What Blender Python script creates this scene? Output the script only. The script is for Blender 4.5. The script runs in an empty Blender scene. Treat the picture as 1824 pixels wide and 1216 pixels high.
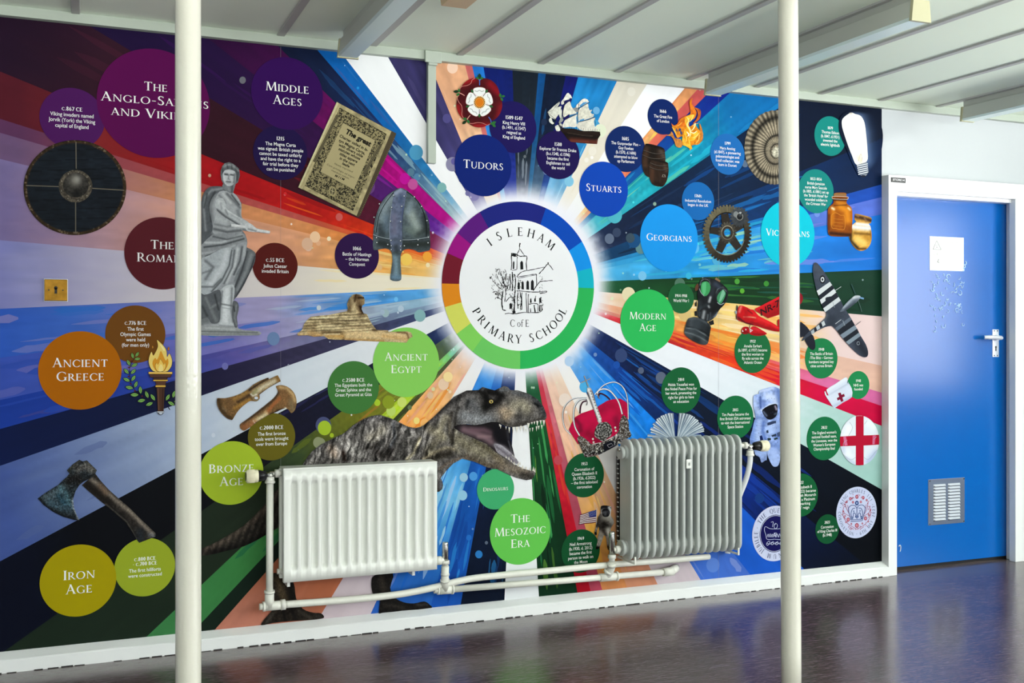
import bpy, bmesh, math, random
import numpy as np
from mathutils import Vector, Matrix
from mathutils.geometry import delaunay_2d_cdt

# ------------------------------------------------------------------ camera, world, light, exposure
S = bpy.context.scene
COL = S.collection
F, CX, HY = 1860.0, 912.0, 600.0            # focal length in pixels, principal column, horizon row
AL = math.atan2(F, 4547.0)                  # yaw to the right of the wall's normal
SA, CA = math.sin(AL), math.cos(AL)
D, H = 4.28, 1.228                          # camera distance to the mural wall (plane y = 0), eye height
cam_d = bpy.data.cameras.new('camera')
cam = bpy.data.objects.new('camera', cam_d)
COL.objects.link(cam)
cam.location = (0, -D, H)
cam.rotation_euler = (math.pi / 2, 0, -AL)
cam_d.sensor_width = 36.0
cam_d.lens = F / 1824.0 * 36.0
cam_d.shift_y = -8.0 / 1824.0
cam_d.clip_start = 0.05
S.camera = cam

S.view_settings.view_transform = 'Standard'
S.view_settings.look = 'None'
S.view_settings.gamma = 1.0
S.view_settings.use_curve_mapping = False
S.view_settings.exposure = 0.2

world = bpy.data.worlds.new('sky')
S.world = world
world.use_nodes = True
bg = world.node_tree.nodes['Background']
bg.inputs['Color'].default_value = (0.62, 0.74, 1.0, 1)
bg.inputs['Strength'].default_value = 0.35

# room extents: u along the mural wall, y negative into the room
UL, UR, YB = -1.70, 6.30, -7.20
CZ = 2.447                                   # ceiling height at the mural wall
CS = 0.0159                                  # the ceiling drops slightly towards the camera

def window_light(name, loc, rot, sx, sy, power, col):
    d = bpy.data.lights.new(name, 'AREA')
    d.shape = 'RECTANGLE'; d.size = sx; d.size_y = sy
    d.energy = power; d.color = col
    o = bpy.data.objects.new(name, d); COL.objects.link(o)
    o.location = loc; o.rotation_euler = rot
    return o
PI = math.pi
# daylight through the three back windows and the two side windows (window openings are built below)
BACKWIN = [(-1.25, 0.85), (1.25, 3.35), (3.75, 5.85)]
SIDEWIN = [(-4.3, -1.85), (-6.8, -4.8)]
WZ0, WZ1 = 0.80, 2.26
for (a, b) in BACKWIN:
    window_light('daylight_back', ((a + b) / 2, YB - 0.12, (WZ0 + WZ1) / 2), (PI / 2, 0, 0), b - a, WZ1 - WZ0, 48, (0.99, 0.97, 1.0))
for (a, b), pw in zip(SIDEWIN, (92, 125)):
    window_light('daylight_side', (UR + 0.12, (a + b) / 2, (WZ0 + WZ1) / 2), (PI / 2, 0, PI / 2), b - a, WZ1 - WZ0, pw, (0.93, 0.94, 1.0))
# light thrown up off the grass outside, entering through the same windows
window_light('grass_bounce_back', ((UL + UR) / 2, YB - 5.0, 0.02), (PI, 0, 0), 10.0, 8.0, 8200, (0.98, 1.0, 0.92))
window_light('grass_bounce_side', (UR + 4.5, -4.3, 0.02), (PI, 0, 0), 8.0, 8.0, 5600, (0.97, 1.0, 0.95))

# ------------------------------------------------------------------ projection helpers
def ray(px, py):
    a = (np.asarray(px, float) - CX) / F
    b = (HY - np.asarray(py, float)) / F
    return a * CA + SA, -a * SA + CA, b

def W(px, py, off=0.0):
    """point on the plane y = -off (parallel to the mural wall) seen at a pixel of the photograph"""
    x, y, z = ray(px, py)
    t = (D - off) / y
    return Vector((float(x * t), -off, float(H + z * t)))

def WN(P, off):
    P = np.asarray(P, float)
    x, y, z = ray(P[:, 0], P[:, 1])
    t = (D - off) / y
    return np.stack([x * t, np.full(len(P), -off), H + z * t], 1)

def proj(x, y, z):
    dx, dy, dz = x, y + D, z - H
    X = dx * CA - dy * SA; Z = dx * SA + dy * CA
    return CX + F * X / Z, HY - F * dz / Z

def onceil(px, py, drop=0.0):
    x, y, z = ray(px, py)
    # z = CZ + CS*y - drop ; point = (x t, -D + y t, H + z t)
    t = (CZ - CS * D - drop - H) / (z - CS * y)
    return Vector((float(x * t), float(-D + y * t), float(H + z * t)))

def onfloor(px, py):
    x, y, z = ray(px, py)
    t = -H / z
    return Vector((float(x * t), float(-D + y * t), 0.0))

def lin(c):
    c = np.asarray(c, float)
    return np.where(c <= 0.04045, c / 12.92, ((c + 0.055) / 1.055) ** 2.4)

def hx(h):
    h = h.lstrip('#')
    return np.array([int(h[i:i + 2], 16) / 255.0 for i in (0, 2, 4)])

# ------------------------------------------------------------------ materials
def mat(name, col, rough=0.5, metal=0.0, spec=0.5, noise=0.0, nscale=30.0, bump=0.0, bscale=200.0, coat=0.0):
    m = bpy.data.materials.new(name); m.use_nodes = True
    nt = m.node_tree; N = nt.nodes; L = nt.links
    b = N['Principled BSDF']
    c = lin(hx(col)) if isinstance(col, str) else np.array(col)
    b.inputs['Base Color'].default_value = (*c, 1)
    b.inputs['Roughness'].default_value = rough
    b.inputs['Metallic'].default_value = metal
    b.inputs['Specular IOR Level'].default_value = spec
    b.inputs['Coat Weight'].default_value = coat
    tc = N.new('ShaderNodeTexCoord')
    if noise > 0:
        t = N.new('ShaderNodeTexNoise'); t.inputs['Scale'].default_value = nscale; t.inputs['Detail'].default_value = 6
        L.new(tc.outputs['Object'], t.inputs['Vector'])
        r = N.new('ShaderNodeMix'); r.data_type = 'RGBA'
        r.inputs['A'].default_value = (*(c * (1 - noise)), 1); r.inputs['B'].default_value = (*np.minimum(c * (1 + noise), 1), 1)
        L.new(t.outputs['Fac'], r.inputs['Factor']); L.new(r.outputs['Result'], b.inputs['Base Color'])
    if bump > 0:
        t = N.new('ShaderNodeTexNoise'); t.inputs['Scale'].default_value = bscale; t.inputs['Detail'].default_value = 3
        L.new(tc.outputs['Object'], t.inputs['Vector'])
        bp = N.new('ShaderNodeBump'); bp.inputs['Strength'].default_value = bump; bp.inputs['Distance'].default_value = 0.002
        L.new(t.outputs['Fac'], bp.inputs['Height']); L.new(bp.outputs['Normal'], b.inputs['Normal'])
    return m

def print_mat(name, gain, rough=0.5):
    m = bpy.data.materials.new(name); m.use_nodes = True
    nt = m.node_tree; N = nt.nodes; L = nt.links
    b = N['Principled BSDF']
    a = N.new('ShaderNodeAttribute'); a.attribute_name = 'Col'
    v = N.new('ShaderNodeVectorMath'); v.operation = 'SCALE'; v.inputs['Scale'].default_value = gain
    L.new(a.outputs['Color'], v.inputs[0]); L.new(v.outputs[0], b.inputs['Base Color'])
    b.inputs['Roughness'].default_value = rough
    b.inputs['Specular IOR Level'].default_value = 0.04
    return m

M = {}
M['print'] = print_mat('printed_vinyl', 0.83)
M['wall'] = mat('wall_paint', '#adb2b5', 0.26, noise=0.02, nscale=3, bump=0.04, bscale=60, spec=0.7)
M['trim'] = mat('edge_strip_paint', '#9fa99d', 0.45, bump=0.1, bscale=60)
M['matt'] = mat('matt_wall_paint', '#c9ced0', 0.7)
M['sidewall'] = mat('darkened_wall_paint', '#30363c', 0.7)  # unseen side wall, darkened so the door reflects less of it
M['ceil'] = mat('ceiling_paint', '#dfead9', 0.6, noise=0.02, nscale=4, bump=0.2, bscale=180)
M['batten'] = mat('batten_paint', '#a9aaa6', 0.5)
M['gloss'] = mat('white_gloss_paint', '#e0e2e2', 0.3, noise=0.03, nscale=9, bump=0.12, bscale=60)
M['post'] = mat('cream_gloss_paint', '#cccabd', 0.12, noise=0.03, nscale=25, bump=0.25, bscale=90, coat=0.0, spec=0.7)
M['rad'] = mat('radiator_enamel', '#e4e6e0', 0.16, bump=0.05, bscale=150)
M['rad2'] = mat('old_radiator_paint', '#b6bbb7', 0.35, noise=0.06, nscale=20, bump=0.15, bscale=90)
M['pipe'] = mat('pipe_paint', '#dcdcd2', 0.35, noise=0.08, nscale=40, bump=0.3, bscale=120)
M['ivory'] = mat('ivory_plastic', '#e6e0c2', 0.4)
M['black'] = mat('black_plastic', '#0b0b0c', 0.35)
M['chrome'] = mat('worn_chrome', '#c8c8c4', 0.2, metal=1.0, noise=0.2, nscale=60)
M['brass'] = mat('aged_brass', '#7a5a20', 0.4, metal=1.0, noise=0.6, nscale=45)
M['darkhole'] = mat('dark_recess', '#060606', 0.6)
M['door'] = mat('blue_gloss_paint', '#005cb0', 0.21, noise=0.05, nscale=6, bump=0.03, bscale=25, coat=0.0, spec=0.5)
M['alu'] = mat('aluminium', '#7a879c', 0.38, metal=0.7, noise=0.05, nscale=30)
M['alu2'] = mat('bright_aluminium', '#e4e9f0', 0.3, metal=0.4)
M['paper'] = mat('white_paper', '#f4f5f6', 0.6)
M['ink'] = mat('pale_grey_ink', '#8f938e', 0.6)
M['ink2'] = mat('overexposed_ink', '#c6cabb', 0.6)  # ink paled: overexposure of the print put into its colour
M['tack'] = mat('adhesive_smear', '#bcdcf6', 0.5)  # residue colour lightened to make up for a missing reflection
M['lamp'] = mat('lamp_housing_paint', '#b4b8b0', 0.4, noise=0.03, nscale=10)
M['lampedge'] = mat('lamp_end_cap', '#a8a686', 0.45)
M['diff'] = mat('prismatic_diffuser', '#d3e6e2', 0.3)
M['tan'] = mat('tan_plastic', '#c8b08c', 0.5)

# ------------------------------------------------------------------ object helpers
ORG = {}
def link(o, parent=None):
    COL.objects.link(o)
    if parent is not None:
        o.parent = parent
        ORG[o.name] = ORG[parent.name]
    else:
        ORG.setdefault(o.name, Vector((0, 0, 0)))
    return o

def tag(o, label=None, cat=None, group=None, kind=None):
    if label: o['label'] = label
    if cat: o['category'] = cat
    if group: o['group'] = group
    if kind: o['kind'] = kind
    return o

def thing(name, loc, label, cat, group=None):
    o = bpy.data.objects.new(name, None)
    o.empty_display_size = 0.05
    o.location = loc
    COL.objects.link(o)
    ORG[o.name] = Vector(loc)
    return tag(o, label, cat, group)

def mobj(name, bm, m, parent=None, smooth=False, label=None, origin=None):
    """link a bmesh in world coordinates as one mesh object"""
    me = bpy.data.meshes.new(name)
    org = ORG[parent.name] if parent is not None else Vector(origin or (0, 0, 0))
    if org.length > 0:
        bmesh.ops.translate(bm, verts=bm.verts, vec=-org)
    bmesh.ops.recalc_face_normals(bm, faces=bm.faces)
    if smooth:
        for f in bm.faces: f.smooth = True
    bm.to_mesh(me); bm.free()
    ms = m if isinstance(m, (list, tuple)) else [m]
    for x in ms: me.materials.append(x)
    o = bpy.data.objects.new(name, me)
    link(o, parent)
    if parent is None:
        o.location = org; ORG[o.name] = Vector(org)
    if label: o['label'] = label
    return o

def box(bm, x0, x1, y0, y1, z0, z1, bev=0.0, mi=0):
    r = bmesh.ops.create_cube(bm, size=1.0)
    vs = r['verts']
    for v in vs:
        v.co = Vector((x0 + (v.co.x + .5) * (x1 - x0), y0 + (v.co.y + .5) * (y1 - y0), z0 + (v.co.z + .5) * (z1 - z0)))
    fs = set(f for v in vs for f in v.link_faces)
    for f in fs: f.material_index = mi
    if bev > 0:
        es = list(set(e for v in vs for e in v.link_edges))
        bmesh.ops.bevel(bm, geom=es, offset=bev, segments=2, profile=0.6, affect='EDGES', clamp_overlap=True)

def newbm(): return bmesh.new()

def tube(bm, pts, r, n=14, caps=True, mi=0):
    """swept tube through points; r a number or one radius per point"""
    pts = [Vector(p) for p in pts]
    rr = r if isinstance(r, (list, tuple)) else [r] * len(pts)
    rings = []
    up = None
    for i, p in enumerate(pts):
        a = pts[max(i - 1, 0)]; b = pts[min(i + 1, len(pts) - 1)]
        d = (b - a)
        if d.length < 1e-9: d = Vector((0, 0, 1))
        d.normalize()
        if up is None:
            up = Vector((0, 0, 1)) if abs(d.z) < 0.9 else Vector((1, 0, 0))
        s = d.cross(up)
        if s.length < 1e-6: s = d.cross(Vector((0, 1, 0)))
        s.normalize(); up = s.cross(d).normalized()
        rings.append([bm.verts.new(p + (s * math.cos(2 * PI * k / n) + up * math.sin(2 * PI * k / n)) * rr[i]) for k in range(n)])
    for i in range(len(rings) - 1):
        for k in range(n):
            f = bm.faces.new((rings[i][k], rings[i][(k + 1) % n], rings[i + 1][(k + 1) % n], rings[i + 1][k]))
            f.smooth = True; f.material_index = mi
    if caps:
        f = bm.faces.new(rings[0][::-1]); f.material_index = mi
        f = bm.faces.new(rings[-1]); f.material_index = mi

def spline(P, n=8, closed=False):
    """Catmull-Rom through the points (any dimension)"""
    P = [np.asarray(p, float) for p in P]
    m = len(P); out = []
    rng = range(m) if closed else range(m - 1)
    for i in rng:
        if closed:
            p0, p1, p2, p3 = P[(i - 1) % m], P[i], P[(i + 1) % m], P[(i + 2) % m]
        else:
            p0, p1, p2, p3 = P[max(i - 1, 0)], P[i], P[i + 1], P[min(i + 2, m - 1)]
        for k in range(n):
            t = k / n
            out.append(0.5 * ((2 * p1) + (-p0 + p2) * t + (2 * p0 - 5 * p1 + 4 * p2 - p3) * t * t + (-p0 + 3 * p1 - 3 * p2 + p3) * t ** 3))
    if not closed: out.append(P[-1])
    return np.array(out)

# ------------------------------------------------------------------ the room shell
def struct(name, bm, m, smooth=False, label=None):
    o = mobj(name, bm, m, smooth=smooth, label=label)
    o['kind'] = 'structure'
    return o

# floor: dark polished sheet with scuffs and faint seams
def floor_mat():
    m = bpy.data.materials.new('polished_floor'); m.use_nodes = True
    nt = m.node_tree; N = nt.nodes; L = nt.links
    b = N['Principled BSDF']
    tc = N.new('ShaderNodeTexCoord')
    n1 = N.new('ShaderNodeTexNoise'); n1.inputs['Scale'].default_value = 1.6; n1.inputs['Detail'].default_value = 8; n1.inputs['Roughness'].default_value = 0.65
    L.new(tc.outputs['Object'], n1.inputs['Vector'])
    cr = N.new('ShaderNodeValToRGB')
    cr.color_ramp.elements[0].position = 0.3; cr.color_ramp.elements[0].color = (0.040, 0.018, 0.021, 1)
    cr.color_ramp.elements[1].position = 0.75; cr.color_ramp.elements[1].color = (0.084, 0.043, 0.045, 1)
    L.new(n1.outputs['Fac'], cr.inputs['Fac'])
    # stretched scratches in two directions
    prev = cr.outputs['Color']
    for k, (ang, sc) in enumerate([(0.5, (6, 110, 1)), (-0.9, (9, 170, 1)), (1.9, (5, 90, 1)), (0.05, (7, 190, 1))]):
        mp = N.new('ShaderNodeMapping'); mp.inputs['Rotation'].default_value = (0, 0, ang); mp.inputs['Scale'].default_value = sc
        L.new(tc.outputs['Object'], mp.inputs['Vector'])
        ns = N.new('ShaderNodeTexNoise'); ns.inputs['Scale'].default_value = 2.2; ns.inputs['Detail'].default_value = 4; ns.inputs['Distortion'].default_value = 1.2
        L.new(mp.outputs['Vector'], ns.inputs['Vector'])
        r2 = N.new('ShaderNodeMapRange'); r2.inputs['From Min'].default_value = 0.60; r2.inputs['From Max'].default_value = 0.70
        r2.inputs['To Max'].default_value = 0.6
        L.new(ns.outputs['Fac'], r2.inputs['Value'])
        mx = N.new('ShaderNodeMix'); mx.data_type = 'RGBA'
        L.new(r2.outputs['Result'], mx.inputs['Factor']); L.new(prev, mx.inputs['A'])
        mx.inputs['B'].default_value = (0.25, 0.21, 0.29, 1)
        prev = mx.outputs['Result']
    # dusty strip along the skirting
    sep = N.new('ShaderNodeSeparateXYZ'); L.new(tc.outputs['Object'], sep.inputs['Vector'])
    mr = N.new('ShaderNodeMapRange'); mr.inputs['From Min'].default_value = -0.23; mr.inputs['From Max'].default_value = -0.15; mr.inputs['To Max'].default_value = 0.5
    L.new(sep.outputs['Y'], mr.inputs['Value'])
    mx = N.new('ShaderNodeMix'); mx.data_type = 'RGBA'
    L.new(mr.outputs['Result'], mx.inputs['Factor']); L.new(prev, mx.inputs['A']); mx.inputs['B'].default_value = (0.14, 0.115, 0.10, 1)
    L.new(mx.outputs['Result'], b.inputs['Base Color'])
    rr = N.new('ShaderNodeMapRange'); rr.inputs['From Min'].default_value = 0.3; rr.inputs['From Max'].default_value = 0.7
    rr.inputs['To Min'].default_value = 0.15; rr.inputs['To Max'].default_value = 0.25
    L.new(n1.outputs['Fac'], rr.inputs['Value']); L.new(rr.outputs['Result'], b.inputs['Roughness'])
    b.inputs['Specular IOR Level'].default_value = 0.72
    bp = N.new('ShaderNodeBump'); bp.inputs['Strength'].default_value = 0.12; bp.inputs['Distance'].default_value = 0.004
    n3 = N.new('ShaderNodeTexNoise'); n3.inputs['Scale'].default_value = 14; n3.inputs['Detail'].default_value = 3
    L.new(tc.outputs['Object'], n3.inputs['Vector']); L.new(n3.outputs['Fac'], bp.inputs['Height']); L.new(bp.outputs['Normal'], b.inputs['Normal'])
    return m
bm = newbm(); box(bm, UL - .2, UR + .2, YB - .2, .2, -.1, 0)
struct('floor', bm, floor_mat())

# ceiling: sloped slab with its battens
def cz(y): return CZ + CS * y
bm = newbm()
for (x, y, up) in [(0, 0, 0)]:
    vs = [bm.verts.new((x, y, cz(y) + h)) for h in (0, .12) for (x, y) in ((UL - .2, YB - .2), (UR + .2, YB - .2), (UR + .2, .2), (UL - .2, .2))]
    for q in ((0, 1, 2, 3), (7, 6, 5, 4), (0, 4, 5, 1), (1, 5, 6, 2), (2, 6, 7, 3), (3, 7, 4, 0)):
        bm.faces.new([vs[i] for i in q])
struct('ceiling', bm, M['ceil'])
def bar_y(bm, x0, x1, y0, y1, d0, d1, taper=0.0):
    """a bar along y hung from the sloping ceiling, from drop d0 to drop d1"""
    vs = []
    for y in (y0, y1):
        vs += [bm.verts.new((x0, y, cz(y) - d0)), bm.verts.new((x1, y, cz(y) - d0)),
               bm.verts.new((x1 - taper, y, cz(y) - d1)), bm.verts.new((x0 + taper, y, cz(y) - d1))]
    for q in ((0, 1, 2, 3), (7, 6, 5, 4), (0, 4, 5, 1), (1, 5, 6, 2), (2, 6, 7, 3), (3, 7, 4, 0)):
        bm.faces.new([vs[i] for i in q])
k = 1
u = 3.783 - 0.3815 * 14
while u < UR - .05:
    if u > UL + .05:
        bm = newbm(); bar_y(bm, u - .017, u + .017, YB, -.034, -.002, .007, taper=.003)
        struct('trim_%d' % k, bm, M['batten'], label='grey batten between ceiling panels'); k += 1
    u += 0.3815

# walls
DL, DR, DT = 3.82, 4.765, 2.061              # outer edges of the door frame
bm = newbm()
box(bm, UL - .2, DL, 0, .18, 0, 2.6)
box(bm, DR, UR + .2, 0, .18, 0, 2.6)
box(bm, DL, DR, 0, .18, DT, 2.6)
box(bm, DL, DR, .12, .18, 0, DT)
struct('wall_back', bm, M['wall'], label='white painted wall behind the mural and around the door')
bm = newbm(); box(bm, UL - .2, UL, YB, 0, 0, 2.6); struct('wall_left', bm, M['matt'])
def windowed(axis, a0, a1, wins, c0, c1):
    bm = newbm()
    def bx(p0, p1, z0, z1):
        if axis == 'x': box(bm, p0, p1, c0, c1, z0, z1)
        else: box(bm, c0, c1, p0, p1, z0, z1)
    bx(a0, a1, 0, WZ0); bx(a0, a1, WZ1, 2.6)
    p = a0
    for (s, e) in sorted(wins):
        bx(p, s, WZ0, WZ1); p = e
    bx(p, a1, WZ0, WZ1)
    return bm
struct('wall_front', windowed('x', UL - .2, UR + .2, BACKWIN, YB - .2, YB), M['matt'])
struct('wall_right', windowed('y', YB, 0, SIDEWIN, UR, UR + .2), M['sidewall'])
wn = 1
for (s, e) in BACKWIN:
    bm = newbm()
    for (p0, p1, z0, z1) in [(s, s + .05, WZ0, WZ1), (e - .05, e, WZ0, WZ1), (s, e, WZ0, WZ0 + .05), (s, e, WZ1 - .05, WZ1), ((s + e) / 2 - .02, (s + e) / 2 + .02, WZ0, WZ1)]:
        box(bm, p0, p1, YB - .07, YB - .02, z0, z1)
    struct('window_%d' % wn, bm, M['gloss']); wn += 1
for (s, e) in SIDEWIN:
    bm = newbm()
    for (p0, p1, z0, z1) in [(s, s + .05, WZ0, WZ1), (e - .05, e, WZ0, WZ1), (s, e, WZ0, WZ0 + .05), (s, e, WZ1 - .05, WZ1)]:
        box(bm, UR + .02, UR + .07, p0, p1, z0, z1)
    struct('window_%d' % wn, bm, M['gloss']); wn += 1

# plinth skirting with a sloping top
bm = newbm()
prof = [(0, 0), (-.050, 0), (-.050, .044), (-.046, .0485), (-.004, .0665), (0, .0672)]
n = 90; prev = None; rnd = random.Random(5)
for i in range(n + 1):
    x = UL + (DL + .004 - UL) * i / n
    row = []
    for j, (y, z) in enumerate(prof):
        w = (rnd.uniform(-.0012, .0012) if j in (3, 4) else 0)
        row.append(bm.verts.new((x, y, z + w)))
    if prev:
        for j in range(len(prof)):
            bm.faces.new((prev[j], prev[(j + 1) % 6], row[(j + 1) % 6], row[j]))
    else: bm.faces.new(row)
    prev = row
bm.faces.new(prev[::-1])
struct('baseboard_back', bm, M['gloss'], label='white painted plinth skirting with chamfered top')

bm = newbm()
for i in range(120):
    x = UL + .02 + (DL - UL - .04) * i / 120
    if rnd.random() < .75: box(bm, x, x + (DL - UL) / 120 * rnd.uniform(.5, 1.0), -.0525, -.0495, .0002, rnd.uniform(.0015, .0042))
struct('trim_%d' % k, bm, M['darkhole'], label='dark grimy joint under the skirting'); k += 1
# strip between mural and ceiling
bm = newbm(); box(bm, UL, UR, -.032, 0, 2.408, 2.4465, bev=.002)
struct('trim_%d' % k, bm, M['trim'], label='painted ceiling edge strip above the mural'); k += 1

# ------------------------------------------------------------------ the blue door in its frame
door = thing('door_1', (4.31, .038, 0.0), 'blue flush door in a white frame with vent, notice and lever handle', 'door')
door['kind'] = 'structure'
RC = .038
bm = newbm(); box(bm, 3.862, 4.752, RC, RC + .044, .017, 1.972, bev=.0015)
leaf = mobj('door_leaf', bm, M['door'], door, label='glossy blue door leaf with scuffs')
bm = newbm()
FO = -.050
def frame_piece(bm, x0, x1, z0, z1):
    box(bm, x0, x1, FO, .11, z0, z1, bev=.003)
frame_piece(bm, DL, 3.875, 0, DT)                       # left jamb
frame_piece(bm, 4.752, DR + .06, 0, DT)                 # right jamb body
box(bm, 4.697, 4.76, FO, -.006, 0, 1.98, bev=.004)      # right planted stop
box(bm, 4.722, 4.76, -.012, RC - .002, 0, 1.98, bev=.004)
box(bm, 3.8745, 4.7525, FO, .1095, 1.98, DT, bev=.0)
box(bm, 3.87, 4.76, -.02, RC - .002, 1.962, 1.985, bev=.003)
frame = mobj('door_frame', bm, M['gloss'], door, label='white gloss door frame')
bm = newbm(); box(bm, 3.864, 4.752, RC + .01, .11, .0005, .016)  # near-black box fills the gap, its colour standing for shade
mobj('threshold_shade', bm, M['darkhole'], door, label='dark strip standing for the shade in the gap under the door')

def quad_plate(bm, p00, p11, y0, y1, bev=.001):
    box(bm, min(p00.x, p11.x), max(p00.x, p11.x), y0, y1, min(p00.z, p11.z), max(p00.z, p11.z), bev=bev)

# store name plate
bm = newbm(); quad_plate(bm, W(1587.5, 315.5, .052), W(1613, 326, .052), FO - .0035, FO + .0005, .0006)
plate = mobj('name_plate', bm, M['black'], door, label='small black plate embossed STORE')
# notice
bm = newbm(); pa, pb = W(1656, 420.5, -.037), W(1716.5, 483, -.037)
box(bm, pa.x, pb.x, RC - .0016, RC - .0004, pb.z, pa.z)
notice = mobj('paper_notice', bm, M['paper'], door, label='white notice with a warning triangle')
def on_notice(fx, fz): return Vector((pa.x + (pb.x - pa.x) * fx, RC - .0019, pb.z + (pa.z - pb.z) * fz))
bm = newbm()
for (a, b, w_) in [((.09, .62), (.20, .88), .0016), ((.20, .88), (.33, .62), .0016), ((.09, .62), (.33, .62), .0016), ((.16, .75), (.25, .75), .0012), ((.18, .72), (.23, .70), .0012), ((.19, .68), (.22, .68), .002), ((.22, .24), (.26, .34), .0022), ((.24, .24), (.28, .24), .002)]:
    tube(bm, [on_notice(*a), on_notice(*b)], w_, 5)
mobj('warning_symbol', bm, M['ink'], notice, label='grey outlined warning triangle')
bm = newbm()
rnd = random.Random(9)
for row, z_, xs in ((0, .80, (.42, .95)), (1, .44, (.08, .30))):
    x_ = xs[0]
    while x_ < xs[1]:
        hgt = rnd.choice([.05, .05, .08]); wd = rnd.uniform(.02, .035)
        tube(bm, [on_notice(x_, z_), on_notice(x_ + wd * .4, z_ + hgt), on_notice(x_ + wd, z_ + rnd.uniform(0, .03))], .0011, 4)
        x_ += wd + .018 + (.05 if rnd.random() < .2 else 0)
mobj('overexposed_lines', bm, M['ink2'], notice, label='illegible print in pale overexposed tones')
# vent
va, vb = W(1653.5, 854, -.036), W(1718, 930, -.036)
bm = newbm(); box(bm, va.x, vb.x, RC - .003, RC + .001, vb.z, va.z, bev=.0008)
vent = mobj('vent_grille', bm, M['alu'], door, label='aluminium louvred ventilation grille')
bm = newbm()
wv, hv = vb.x - va.x, va.z - vb.z
for cx_ in (.30, .70):
    for i in range(12):
        z = va.z - hv * (.135 + .0675 * i); x0 = va.x + wv * (cx_ - .165); x1 = va.x + wv * (cx_ + .165)
        h = hv * .042
        a = [bm.verts.new(p) for p in ((x0, RC - .003, z + h / 2), (x1, RC - .003, z + h / 2), (x1 - .006, RC - .013, z - h / 2), (x0 + .006, RC - .013, z - h / 2), (x0, RC - .003, z - h / 2), (x1, RC - .003, z - h / 2))]
        for q in ((0, 1, 2, 3), (0, 3, 4), (1, 5, 2), (3, 2, 5, 4)):
            bm.faces.new([a[j] for j in q])
mobj('louvre', bm, M['alu2'], vent, label='rows of pressed louvres')
bm = newbm()
for cx_ in (.30, .70):
    for i in range(12):
        z = va.z - hv * (.135 + .0675 * i) - hv * .031; x0 = va.x + wv * (cx_ - .165); x1 = va.x + wv * (cx_ + .165)
        box(bm, x0, x1, RC - .0036, RC - .0031, z - hv * .008, z + hv * .008)
mobj('louvre_slot', bm, M['darkhole'], vent)
for fx in (.03, .97):
    for fz in (.03, .97):
        p = (va.x + wv * fx, RC - .003, vb.z + hv * fz)
        bm = newbm(); tube(bm, [p, (p[0], RC - .006, p[2])], .004, 8); mobj('screw', bm, M['chrome'], vent)
# handle
ha, hb = W(1767.5, 586.5, -.036), W(1778.5, 635.5, -.036)
hd = None
bm = newbm(); box(bm, ha.x, hb.x, RC - .005, RC + .001, hb.z, ha.z, bev=.0015)
hd = mobj('handle_plate', bm, M['alu2'], door, label='aluminium lock plate with keyhole')
bm = newbm()
hc = W(1772, 601.5, -.02); zc = hc.z
xm = (ha.x + hb.x) / 2
tube(bm, [(xm, RC, zc), (xm, RC - .02, zc)], .016, 16)
tube(bm, spline([(xm + .012, RC - .03, zc - .001), (xm, RC - .038, zc), (xm - .03, RC - .046, zc + .001), (xm - .07, RC - .05, zc + .003), (xm - .10, RC - .046, zc + .003), (xm - .116, RC - .036, zc + .002)], 5), [.011] * 5 + [.012] * 15 + [.011] * 6, 14)
tube(bm, [(xm, RC - .015, zc), (xm, RC - .04, zc)], .010, 14)
mobj('lever', bm, M['alu2'], hd, label='lever handle')
bm = newbm()
kz = hb.z + (ha.z - hb.z) * .31
tube(bm, [(xm, RC - .0051, kz + .008), (xm, RC - .0066, kz + .008)], .0055, 12)
box(bm, xm - .003, xm + .003, RC - .0066, RC - .0051, kz - .014, kz + .006)
mobj('keyhole', bm, M['darkhole'], hd)
for sx in (-.011, .011):
    for zz in (ha.z - .008, hb.z + .008):
        bm = newbm(); tube(bm, [(xm + sx, RC - .005, zz), (xm + sx, RC - .0062, zz)], .0036, 8); mobj('screw', bm, M['darkhole'], hd)
# tacky marks left under the notice, a curl of paint at the foot
rnd = random.Random(3)
bm = newbm()
for i in range(72):
    cx_ = rnd.choice([1662, 1664, 1676, 1684, 1692, 1700, 1708, 1712]) + rnd.uniform(-4, 4); cy_ = rnd.uniform(488, 590)
    if cy_ > 560 and rnd.random() < .5: continue
    r_ = rnd.uniform(1.6, 4.2); a0 = rnd.uniform(0, 6.3); sw = rnd.uniform(1.5, 4.5)
    pts = [W(cx_ + r_ * .8 * math.cos(a0 + sw * t / 7), cy_ + r_ * math.sin(a0 + sw * t / 7), -RC + .0012) for t in range(8)]
    tube(bm, pts, rnd.uniform(.0012, .0026), 6)
for (cx_, cy_) in ((1719, 468), (1717, 474), (1715, 480)):
    tube(bm, [W(cx_ + dx, cy_ + dy, -RC + .0012) for dx, dy in ((0, -3), (2, -1), (2, 2), (-1, 3))], .003, 6)
mobj('adhesive_residue', bm, M['tack'], leaf, label='pale sticky residue smears')
bm = newbm()
tube(bm, [W(px, py, -RC + .002) for px, py in spline([(1601, 973), (1603, 970.5), (1604.5, 973), (1604, 979), (1603, 982)], 4)], .0022, 6)
mobj('paint_chip', bm, M['gloss'], leaf, label='white curl mark')

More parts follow.
